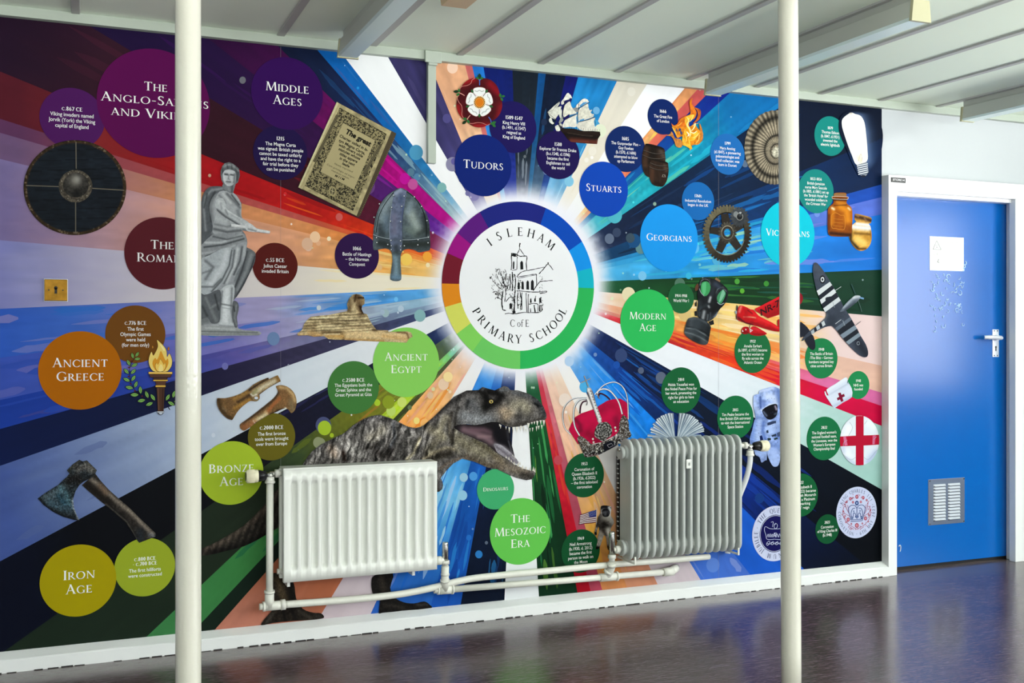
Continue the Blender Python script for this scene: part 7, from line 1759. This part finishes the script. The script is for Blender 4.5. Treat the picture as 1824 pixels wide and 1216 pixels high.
# fighter plane with stripes
k = pic('fighter_plane_picture', 'printed grey fighter plane with black and white stripes', .0002)
k.poly(crv(s_("815,745 850,755 900,800 940,860 950,890 920,900 850,910 815,905"), 3), '#1e222e')
k.poly(crv(s_("870,930 950,880 985,950 992,1030 970,1062 940,1050 900,1000"), 3), '#1c202b')
k.patch(crv(s_("835,950 870,900 930,840 1000,790 1060,735 1110,690 1120,640 1100,590 1060,500 1010,380 980,260 965,160 968,90 985,48 1020,60 1070,120 1130,210 1190,310 1240,400 1290,490 1310,540 1360,620 1410,700 1460,790 1520,900 1580,1000 1605,1080 1600,1130 1570,1148 1500,1120 1400,1030 1320,940 1260,860 1200,795 1170,785 1100,800 1000,850 950,880 890,920 850,955"), 2), painter('#3c4452', [("1130,680 1200,700 1180,770", 10, '#2a303c', .8), ("1230,560 1280,640", 8, '#333a46', .7), ("1010,100 1040,200", 8, '#4c525e', .6), ("1480,950 1580,1110", 9, '#20242f', .9), ("980,870 1080,790", 3, '#566070', .5), ("1120,660 1090,720", 4, '#6a7480', .6)], s_, (.14, 5, 5, 3)), 1.5)
def stripe(a, b, c): k.poly(s_(' '.join((a, b))), c)
for q, c in [("1008,378 1160,272 1187,310 1030,432", '#d2d8da'), ("1030,432 1187,310 1210,352 1045,482", '#1d222c'), ("1045,482 1210,352 1235,395 1062,530", '#d2d8da'), ("1062,530 1235,395 1262,448 1083,580", '#1d222c'), ("1083,580 1262,448 1288,490 1105,625", '#ccd3d6'), ("1220,810 1395,680 1415,712 1245,842", '#5d6876'), ("1245,842 1415,712 1450,775 1278,890", '#1b2029'), ("1278,890 1450,775 1478,815 1312,930", '#7a8896'), ("1312,930 1478,815 1500,860 1345,970", '#1b2029'), ("1345,970 1500,860 1520,898 1380,1000", '#808e9a'), ("1060,745 1092,722 1110,770 1078,790", '#c4cacd'), ("1035,765 1060,748 1078,790 1045,815", '#1b2029'), ("1000,795 1035,768 1048,812 1010,835", '#b8c0c6'), ("975,820 1000,798 1012,832 985,862", '#1b2029'), ("940,845 975,820 985,862 950,885", '#a4aeb6')]: k.poly(s_(q), c)
k.poly(crv(s_("1110,460 1150,445 1180,440 1200,450 1160,500 1120,515"), 3), '#1d222c')
k.patch(crv(s_("1280,620 1310,570 1360,510 1420,455 1460,430 1510,435 1512,460 1480,500 1420,550 1350,600"), 3), painter('#5c6674', [("1320,570 1440,450", 3, '#aeb8c2', .8), ("1340,600 1450,520", 3, '#2c343e', .7), ("1440,450 1505,440", 4, '#d8dee2', .8)], s_, (.1, 3, 3, 2)), 1.4)
for s, w, c in [("1410,295 1440,370 1458,415", 1.7, '#2c4a48'), ("1490,490 1515,560 1532,620", 1.0, '#4c6460'), ("1510,455 1555,468", 3.0, '#6d98c0'), ("1220,375 1292,328", .8, '#c8d0d4'), ("1455,780 1520,732", .8, '#3c424c'), ("1225,760 1292,710", .9, '#c8ced2'), ("1195,510 1215,570", .8, '#8a949c'), ("1310,720 1335,780", .8, '#98a2aa')]: k.strip(s_(s), w, c)
rc = s_("1075,245")[0]
k.poly(ell(*rc, 4.9, 7.4, 24), '#14161c'); k.poly(ell(*rc, 3.2, 4.6, 20), '#d4d8dc'); k.poly(ell(*rc, 1.7, 2.5, 16), '#161a22')
rc = s_("1490,985")[0]; k.strip(ell(*rc, 2.4, 2.9, 21), .9, '#8c949e')
done(k)

# nurse's cap
s_ = lambda s: Q(s, 1460, 660, 6.4)
k = pic('nurse_cap_picture', 'printed white nurse cap with red cross')
k.patch(s_("55,240 65,230 100,282 80,290 62,275"), painter('#d4dcea', [], s_, (0, 1, 1, 0)), 3)
k.patch(crv(s_("78,215 180,150 285,80 315,85 330,140 365,200 368,300 270,360 180,420 160,422 110,350 62,272 100,280"), 2), painter('#cfd8ea', [("90,215 290,95", 5, '#e8eef6', .8), ("100,280 330,145", 1.2, '#a8b4cc', .8), ("100,330 340,250", 10, '#d8e0f0', .6), ("150,410 360,300", 3, '#b0bcd8', .7)], s_, (.03, 6, 6, 2)), 1.8)
k.poly(s_("318,110 328,112 322,140 312,145"), '#2a6a64'); k.poly(s_("60,225 75,222 102,280 84,282"), '#c01038')
k.poly(s_("210,258 238,248 250,275 278,262 288,292 260,305 272,345 245,357 232,328 205,340 195,312 222,298"), '#7a1030')
done(k)

# football
k = pic('football_picture', 'printed white football with a red cross')
FB = s_("455,795")[0]; fx, fy = 34.8, 44.3
k.patch(ell(*FB, fx, fy, 64), painter('#dde4ee', [("330,650 300,760", 8, '#f4f8fc', .8), ("560,600 620,640", 7, '#eef6f4', .8), ("300,930 340,980", 8, '#f0f4fa', .7), ("560,1040 640,940", 8, '#a8b8dc', .8), ("300,1000 420,1075", 5, '#b4c0dc', .7), ("250,800 270,920", 5, '#bcc8e4', .6)], s_, (.02, 9, 9, 1)), 1.8)
xc = lambda q: np.array([[1460 + x / 6.4, 660 + y / 6.4] for x, y in q])
k.poly(xc([(412, 518), (455, 513), (502, 517), (502, 1075), (455, 1079), (412, 1075)]), '#b01030')
k.poly(xc([(234, 750), (330, 744), (455, 738), (580, 735), (677, 730), (680, 790), (678, 842), (560, 850), (455, 855), (340, 858), (236, 862), (231, 800)]), '#b01030')
k.poly(xc([(270, 752), (300, 750), (318, 850), (282, 855)]), '#d06890'); k.poly(xc([(605, 738), (640, 736), (628, 835), (600, 840)]), '#cc5880')
for s in ["340,585 375,650 330,740", "540,570 510,610", "590,570 640,620", "265,950 350,1015 410,985", "500,985 560,1010 640,920 665,905", "270,860 275,820 315,790", "610,790 650,750", "612,800 615,840"]: k.strip(crv(s_(s), 4, False), .6, '#9aa4b4')
done(k)

# astronaut
s_ = lambda s: Q(s, 1325, 680, 7.153)
k = pic('astronaut_picture', 'printed white-suited astronaut behind the upper right radiator valve')
k.patch(crv(s_("120,200 150,160 190,155 200,110 300,75 380,60 440,80 480,110 540,180 560,400 580,560 560,780 520,900 465,890 460,990 440,1060 400,1080 360,1060 310,960 295,900 290,990 270,1000 225,1025 200,960 150,930 130,870 80,780 80,700 110,600 130,500 150,450 125,330"), 3), painter('#a9b8dc', [("210,120 370,80", 3, '#d4dcf0', .8), ("130,220 150,330 190,400", 5, '#c4cfe8', .7), ("210,200 215,330", 2.5, '#5a6a94', .6), ("300,180 380,200 410,260", 8, '#d8e0f2', .85), ("240,250 260,320", 5, '#8c9cc8', .6), ("230,360 330,290 430,280", 2.2, '#e4eaf6', .8), ("440,120 470,300", 7, '#7f8fb8', .7), ("150,520 110,640 110,740", 7, '#8fa4d4', .7), ("200,480 190,600 180,720", 8, '#c0cdea', .7), ("250,520 240,640 280,740", 4, '#6c80b4', .6), ("330,560 450,540", 5, '#c8d4ee', .7), ("330,620 420,630", 10, '#c2d0ee', .8), ("420,680 460,700", 6, '#5e709c', .6), ("180,900 250,920", 8, '#b4c4e4', .7), ("380,900 400,1040", 10, '#bccaea', .8), ("470,560 500,800", 12, '#93a4cc', .6), ("360,800 450,820", 6, '#93a6d2', .6), ("130,450 280,460", 4, '#8494bc', .6)], s_, (.2, 4, 4, 5), lambda P, C: C * (1 + .12 * np.sin(P[:, 1] * 2.1 + P[:, 0] * .5) * (P[:, 0] < 1356) * (P[:, 1] > 745))[:, None] * 1.0 - .10 + np.clip((C - .68) * .55, -.3, .3)), 1.3)
k.patch(crv(s_("235,360 320,300 410,280 430,330 420,420 370,470 310,478 260,430"), 4), painter('#0c0e16', [("400,310 415,350", 2, '#c8b8d0', .8), ("250,380 290,430", 2, '#7c88a8', .7), ("395,410 415,400", 2, '#6a7c94', .6)], s_, (.1, 4, 4, 1)), 1.6)
for s, c in [("300,520 360,500 410,495 410,520 330,550 300,555", '#2c3858'), ("285,620 310,610 315,645 290,655", '#1c2c40'), ("350,680 410,660 415,685 360,700", '#1e2a3c'), ("300,715 345,715 345,740 305,745", '#142820'), ("380,720 430,705 430,725 390,740", '#1c3028'), ("420,650 465,630 465,690 430,700", '#3c4c70'), ("200,690 230,680 250,740 210,750", '#0c1c50')]: k.poly(s_(s), c)
for i in range(26):
    p = s_("%g,%g" % (r_.uniform(130, 460), r_.uniform(150, 820)))[0]; k.poly(ell(p[0], p[1], .55, .7, 7), '#33405c', layer=False)
for s in ["225,1020 240,960", "250,1010 262,950", "275,998 280,940", "160,930 200,950"]: k.strip(s_(s), .7, '#5c6c98')
done(k)

# moon walker and flag
s_ = lambda s: Q(s, 1020, 890, 10.13)
k = pic('moon_walker_picture', 'printed astronaut standing beside a striped flag')
for i in range(13):
    f0, f1 = i / 13, (i + 1) / 13
    L0, L1 = s_("140,262")[0], s_("122,448")[0]; R0_, R1_ = s_("428,180")[0], s_("424,405")[0]
    tt = np.linspace(0, 1, 8); wv = (np.sin(tt * 7 + i * .2) * .5)[:, None] * np.array([0, 1.0])
    A = np.array([(L0 * (1 - f0) + L1 * f0) * (1 - t) + (R0_ * (1 - f0) + R1_ * f0) * t for t in tt]) + wv
    B = np.array([(L0 * (1 - f1) + L1 * f1) * (1 - t) + (R0_ * (1 - f1) + R1_ * f1) * t for t in tt]) + wv
    k.poly(np.concatenate([A, B[::-1]]), '#5c1c30' if i % 2 == 0 else '#e4dcdc', layer=False)
k.poly(s_("285,218 430,178 426,300 298,312"), '#2c3a80')
k.dots([s_("%g,%g" % (305 + 24 * i + 8 * (j % 2), 225 + 22 * j - 8 * i))[0] for i in range(5) for j in range(4)], .45, '#c8cce4', 6)
k.patch(crv(s_("440,180 445,330 435,480 430,600"), 3) if False else s_("428,150 436,150 430,640 420,640"), painter('#cfcac4', [], s_, (0, 1, 1, 0)), 2)
k.patch(crv(s_("505,150 520,110 570,100 640,105 690,120 705,150 690,220 690,290 730,340 745,420 700,490 685,560 680,700 690,800 685,880 660,910 635,890 620,800 600,680 570,640 530,740 500,830 470,880 420,895 425,850 445,770 455,660 480,560 470,480 440,560 435,630 400,640 395,590 420,470 445,380 460,310 500,240"), 3), painter('#87827e', [("530,120 600,115 650,150", 6, '#2c2c30', .9), ("660,140 690,200 670,290", 3, '#d8dade', .9), ("470,340 450,450", 6, '#3c3836', .8), ("500,300 560,330", 6, '#4a4644', .7), ("580,340 660,320 720,400", 8, '#aaa6a0', .8), ("560,430 620,480 530,500", 9, '#2c2a28', .85), ("640,540 650,640", 6, '#c4c0ba', .8), ("500,600 480,760", 7, '#948c84', .7), ("560,560 600,640", 4, '#3c3634', .7), ("640,700 650,820", 5, '#7d756e', .7), ("410,600 430,620", 3, '#141414', .9), ("430,870 470,870", 4, '#17181a', .95), ("640,860 670,900", 4, '#17181a', .95)], s_, (.5, 2, 2, 3), lambda P, C: np.clip(.45 + (C - .45) * 1.5, .03, .95)), .9)
k.patch(crv(s_("530,200 560,165 620,160 665,200 670,250 640,300 580,308 540,280"), 4), painter('#16161a', [("560,230 600,220 590,260", 3, '#6a6a70', .8), ("640,200 655,260", 1.5, '#55565c', .7)], s_, (.3, 2, 2, 2)), 1.0)
k.poly(s_("660,120 690,118 695,150 670,155"), '#dcdcde'); k.dots([s_("680,140")[0]], .9, '#2c2c30')
done(k)

# crown
s_ = lambda s: Q(s, 1000, 665, 7.845)
k = pic('crown_picture', 'printed jewelled crown with red velvet')
k.patch(s_("105,790 140,700 190,610 280,555 430,505 470,490 525,450 640,380 720,360 820,350 900,395 920,420 930,620 880,800 560,960 420,985 230,985"), painter('#b4063c', [("250,700 300,640 420,620", 12, '#c80a44', .7), ("200,640 260,720 270,800", 5, '#6a0828', .7), ("560,500 640,440", 8, '#8c0830', .5), ("700,440 780,520", 7, '#a0062f', .6), ("760,620 790,740", 8, '#70062a', .7), ("380,840 500,930", 10, '#7c0628', .7), ("640,620 700,560", 10, '#cc0c44', .6), ("130,760 180,880", 6, '#c00a40', .6)], s_, (.12, 6, 6, 3)), 1.8)
def pearl(s, w, dark=True, n=10):
    P = crv(s_(s), n, False)
    if dark: k.strip(P + np.array([.7, .5]), w * .95, '#231a22')
    k.strip(P, w * .75, '#8c9298')
    L = np.concatenate([[0], np.cumsum(np.linalg.norm(np.diff(P, axis=0), axis=1))])
    q = np.arange(0, L[-1], w * .72); X = np.interp(q, L, P[:, 0]); Y = np.interp(q, L, P[:, 1])
    k.dots(np.stack([X, Y], 1), w * .46, '#e6eaee', 8)
for s in ["260,560 270,460 300,400 350,385", "680,365 620,310 540,280 515,340"]: k.strip(crv(s_(s), 6, False), 2.6, '#3a1026')
pearl("130,850 60,780 25,680 18,560 40,470 100,390 200,340 350,330", 1.8)
pearl("250,860 195,760 170,640 175,500 210,410 270,360 350,350", 2.6)
pearl("470,290 560,190 640,140 740,120 830,160 890,240 920,340 930,460 935,640", 1.9)
pearl("500,300 520,240 600,215 680,245 750,320 800,400 830,490 850,570", 2.8)
k.strip(crv(s_("345,360 362,400 352,445"), 5, False), 1.4, '#6a6468'); k.strip(crv(s_("495,280 515,320 535,355"), 5, False), 1.6, '#7c7478')
k.patch(crv(s_("360,210 385,195 410,205 450,280 480,400 520,520 565,660 520,690 480,590 430,450 395,360 365,290"), 3), painter('#a8a8a8', [("380,230 420,350 500,560 540,660", 3, '#e4e4e4', .9), ("365,270 420,430 500,650", 1.6, '#2a2226', .9), ("430,240 500,440", 1.2, '#40323a', .8)], s_, (.5, 1.6, 1.6, 3)), 1.2)
k.dots([s_("%g,%g" % (383 + 160 * f + 14 * (i % 2), 225 + 425 * f))[0] for i, f in enumerate(np.linspace(0, 1, 22))], 1.0, ['#f2f2f0', '#6a1c2c', '#e8e8e8', '#2c4a44'] * 6, 7)
for s, w in [("318,30 378,185", 1.8), ("275,130 408,70", 1.6)]: k.strip(s_(s), w, '#3c3434'); k.strip(s_(s), w * .55, '#b8b0a8')
k.patch(crv(s_("230,880 290,880 380,950 440,990 560,960 720,890 800,800 810,700 850,590 900,600 940,680 945,780 980,860 940,900 860,930 800,990 600,1100 480,1150 340,1170 310,1130 260,1010 230,950"), 2), painter('#3c342e', [("250,900 330,960 400,1000", 4, '#6a5e50', .6), ("330,1150 600,1080 830,960", 5, '#15161c', .8), ("680,990 720,1010", 5, '#2c2448', .8), ("340,1150 500,1140", 3, '#4a1c1c', .7), ("820,700 900,760 930,850", 8, '#4a4038', .7)], s_, (.9, 1.5, 1.5, 6), lambda P, C: np.where((vn(P[:, 0] / 1.2, P[:, 1] / 1.2, 9) > .66)[:, None], C * .3 + .58, C)), 1.0)
k.patch(crv(s_("460,830 480,760 520,700 580,680 640,680 690,730 710,800 690,870 640,910 580,950 520,920 470,880"), 3), painter('#55514a', [("570,800 590,810", 4, '#1c1a18', .9)], s_, (.6, 1.5, 1.5, 2), lambda P, C: np.where(((np.sin(np.arctan2(P[:, 1] - 768, P[:, 0] - 1075) * 8) * np.cos(np.hypot(P[:, 0] - 1075, P[:, 1] - 768) * 1.1) + .8 * (vn(P[:, 0] / 1.5, P[:, 1] / 1.5, 4) - .5)) > .12)[:, None], C * .5 + .40, C * .55)), 1.0)
k.dots(s_("752,755 440,915 540,980 450,960 760,800 770,860 800,960 820,970 590,1000 500,1050 560,1080 490,1090 700,920 680,940 720,970"), 1.9, '#cfcac0', 10)
k.poly(s_("640,1000 700,970 730,1010 670,1045"), '#2a2040'); k.strip(s_("640,1000 700,970 730,1010 670,1045 640,1000"), .8, '#c8c4cc')
k.poly(s_("580,990 690,930 740,960 730,1020 600,1090"), '#1a1c26'); k.strip(s_("640,1000 700,975 722,1008 665,1035 640,1000"), .9, '#b4b0bc')
done(k)

# open book
bk = lambda s: Q(s, 880, 600, 3.8)
k = pic('open_book_picture', 'printed open book with fanned pages above the column radiator')
bas = bk("1232,690")[0]
k.poly(bk("1060,690 1100,655 1180,660 1232,672 1300,660 1400,660 1420,690"), '#8fa0b0')
for side, tips in ((-1, ["1040,665", "1062,640", "1060,620", "1080,605", "1078,585", "1098,570", "1105,552", "1120,545", "1135,532", "1150,528", "1165,520", "1185,515", "1205,516"]), (1, ["1262,515", "1285,516", "1305,520", "1325,525", "1340,532", "1355,540", "1362,552", "1378,560", "1385,575", "1405,585", "1412,602", "1420,618", "1420,632"])):
    for i, tp in enumerate(tips if side < 0 else tips[::-1]):
        p = bk(tp)[0]; d = p - bas; n_ = np.array([-d[1], d[0]]) / np.linalg.norm(d)
        b0 = bas + np.array([side * (2 + .4 * (12 - i)), 2]); mid = b0 * .45 + p * .55 + np.array([0, -1.5])
        P = crv(np.array([b0, mid, p]), 5, False)
        k.strip(P, np.linspace(1.2, 4.6, len(P)), ['#a4b2be', '#8496a6', '#bcc8d0'][i % 3]); k.strip(P + n_ * side * -.9, np.linspace(.3, .9, len(P)), '#46586a'); k.strip(P[6:] + n_ * side * 1.1, np.linspace(.2, 1.3, len(P) - 6), '#e4eaee')
done(k)

# coronation emblem
s_ = lambda s: Q(s, 1325, 860, 7.153)
k = Ink(O_TITLE); wall_circle(k, 1526, 912.4, 45.7, '#c3cae8'); em = k.build('coronation_emblem', mural, 'pale round coronation emblem dated 6th May 2023')
k = Ink(O_TITLE + .0003)
NV = '#1b2450'
arc_text(k, 'KING CHARLES III', 1526, 912.4, 38.6, np.linspace(-61, 58, 16), 6.0, NV, sx=.95)
arc_text(k, 'CORONATION', 1526, 912.4, 38.6, np.linspace(180 + 92, 180 + 14, 10), 6.0, NV, outward=False, sx=.95)
arc_text(k, '6TH MAY 2023', 1526, 912.4, 38.6, np.linspace(180 - 13, 180 - 101, 12), 6.0, NV, outward=False, sx=.95)
arc_text(k, '\u2022\u2022\u2022', 1526, 912.4, 38.6, [-73, 72, 180], 6.5, NV)
k.build('lettering', em, 'navy lettering round the rim')
k = Ink(O_TITLE + .0003)
RD, BL = '#a03048', '#28407c'
for s, r in [("1440,175", 3.6), ("1357,200", 3.0), ("1520,185", 3.0), ("1390,245", 2.4), ("1490,240", 2.4), ("1310,240", 2.2), ("1565,218", 2.2), ("1330,465", 3.6), ("1550,450", 3.6), ("1440,540", 4.2), ("1290,420", 1.8), ("1590,400", 1.8), ("1270,360", 1.5), ("1612,345", 1.5), ("1370,520", 1.8), ("1510,515", 1.8), ("1300,500", 1.6), ("1585,490", 1.6)]:
    p = s_(s)[0]; k.poly(ell(p[0], p[1], r * .8, r, 16), RD); k.poly(ell(p[0], p[1], r * .45, r * .55, 10), '#d8a4b4'); k.poly(ell(p[0], p[1], r * .2, r * .26, 8), RD)
for s in ["1440,590 1390,560 1330,520 1280,450 1260,380 1275,300", "1440,590 1490,560 1550,520 1600,450 1615,370 1600,290", "1350,400 1310,330 1290,260", "1540,390 1570,320 1585,240", "1360,430 1290,390 1260,350", "1530,420 1590,380 1620,330", "1400,590 1350,560", "1480,590 1530,555", "1340,350 1320,280", "1545,340 1560,270", "1300,460 1265,420", "1580,445 1612,400"]: k.strip(crv(s_(s), 5, False), .8, RD)
for i in range(44):
    a = r_.uniform(0, 6.28); q = r_.uniform(.58, .74); p = np.array([1526 + 36 * q * math.cos(a), 912.4 + 45 * q * math.sin(a)])
    e = np.array([math.cos(a + r_.uniform(-1, 1)), math.sin(a + r_.uniform(-1, 1))]) * 1.8
    k.strip(np.array([p - e, p, p + e]), [.2, 1.1, .2], RD, layer=False)
for s in ["1365,470 1340,380 1335,320 1370,285 1420,290 1440,320 1460,290 1510,280 1545,315 1535,380 1510,470", "1440,320 1440,455", "1380,460 1365,390 1385,330 1420,320", "1495,460 1515,390 1495,325 1460,320", "1390,440 1400,380 1425,400 1420,440", "1490,440 1480,380 1455,400 1460,440", "1360,490 1440,485 1515,478", "1365,470 1440,464 1510,458"]: k.strip(crv(s_(s), 6, False), 1.1, BL)
for s, r in [("1440,255", 4.2), ("1380,445", 2.3), ("1440,430", 2.5), ("1500,438", 2.3), ("1400,360", 1.4), ("1480,355", 1.4)]:
    p = s_(s)[0]; k.poly(ell(p[0], p[1], r * .8, r, 16), BL); k.poly(ell(p[0], p[1], r * .35, r * .45, 10), '#9cb0d8')
k.build('crown_motif', em, 'blue crown among red flowers')

# jubilee emblem
k = Ink(O_TITLE); wall_circle(k, 1380.6, 949.8, 49.3, '#c6cce8'); je = k.build('jubilee_emblem', mural, 'pale round jubilee emblem behind the right post')
k = Ink(O_TITLE + .0003)
wall_circle(k, 1380.6, 949.8, 33.4, '#141250'); wall_circle(k, 1380.6, 949.8, 32.2, '#c6cce8', r1=31.4); k.build('blue_field', je, 'navy centre disc')
k = Ink(O_TITLE + .0005)
arc_text(k, "THE QUEEN'S", 1380.6, 949.8, 41.0, [-55.6 + 11.05 * i for i in range(11)], 8.4, '#1a1c50', sx=.95)
arc_text(k, 'PLATINUM', 1380.6, 949.8, 41.0, [104, 117.5, 131, 144, 154, 164, 180.5, 198], 8.4, '#1a1c50', sx=.92)
arc_text(k, 'JUBILEE', 1380.6, 949.8, 41.0, [222, 231, 242, 250, 257.5, 266, 275.5], 8.4, '#1a1c50', sx=.92)
arc_text(k, '\u00b7\u00b7', 1380.6, 949.8, 41.0, [288, 73], 9, '#1a1c50')
k.build('lettering', je, 'navy lettering round the rim')
k = Ink(O_TITLE + .0008)
for s in ["345,500 375,495 370,530 365,560", "405,520 385,545 395,580 420,570 428,535 410,515 395,520 385,545", "395,585 330,580 275,555 262,600 280,660 290,710 330,720 390,715", "395,585 460,580 520,555 535,600 515,660 505,710 460,720 390,715", "295,690 310,650 320,690 335,645 345,690 360,650 370,690 395,640 410,690 425,650 440,690 455,645 470,690 485,650 500,690", "290,765 320,740 330,765 300,795 290,770 340,775 370,745 385,770 355,785 350,755 400,775 425,745 440,770 410,785 405,755 460,775 480,745 495,770 465,785 462,755 505,775", "370,655 400,670 420,640 385,640 400,690"]: k.strip(crv(s_(s), 6, False), .75, '#c6cce8')
k.build('crown_drawing', je, 'pale line drawing of a crown')

# raised letters on the black plate over the door
V0, Fs, w = sans_shapes('STORE H', .004)
pw_ = (W(1613, 320, .052).x - W(1587.5, 320, .052).x) * .80; c_ = W(1600.3, 320.7, .052)
bm = bmesh.new()
vs = [bm.verts.new((c_.x + (v[0] / w - .5) * pw_, -.0541, c_.z + (v[1] - .42) * .0105)) for v in V0]
for f in Fs:
    try: bm.faces.new([vs[i] for i in f])
    except ValueError: pass
mobj('lettering', bm, M['paper'], plate, label='white letters STORE H')
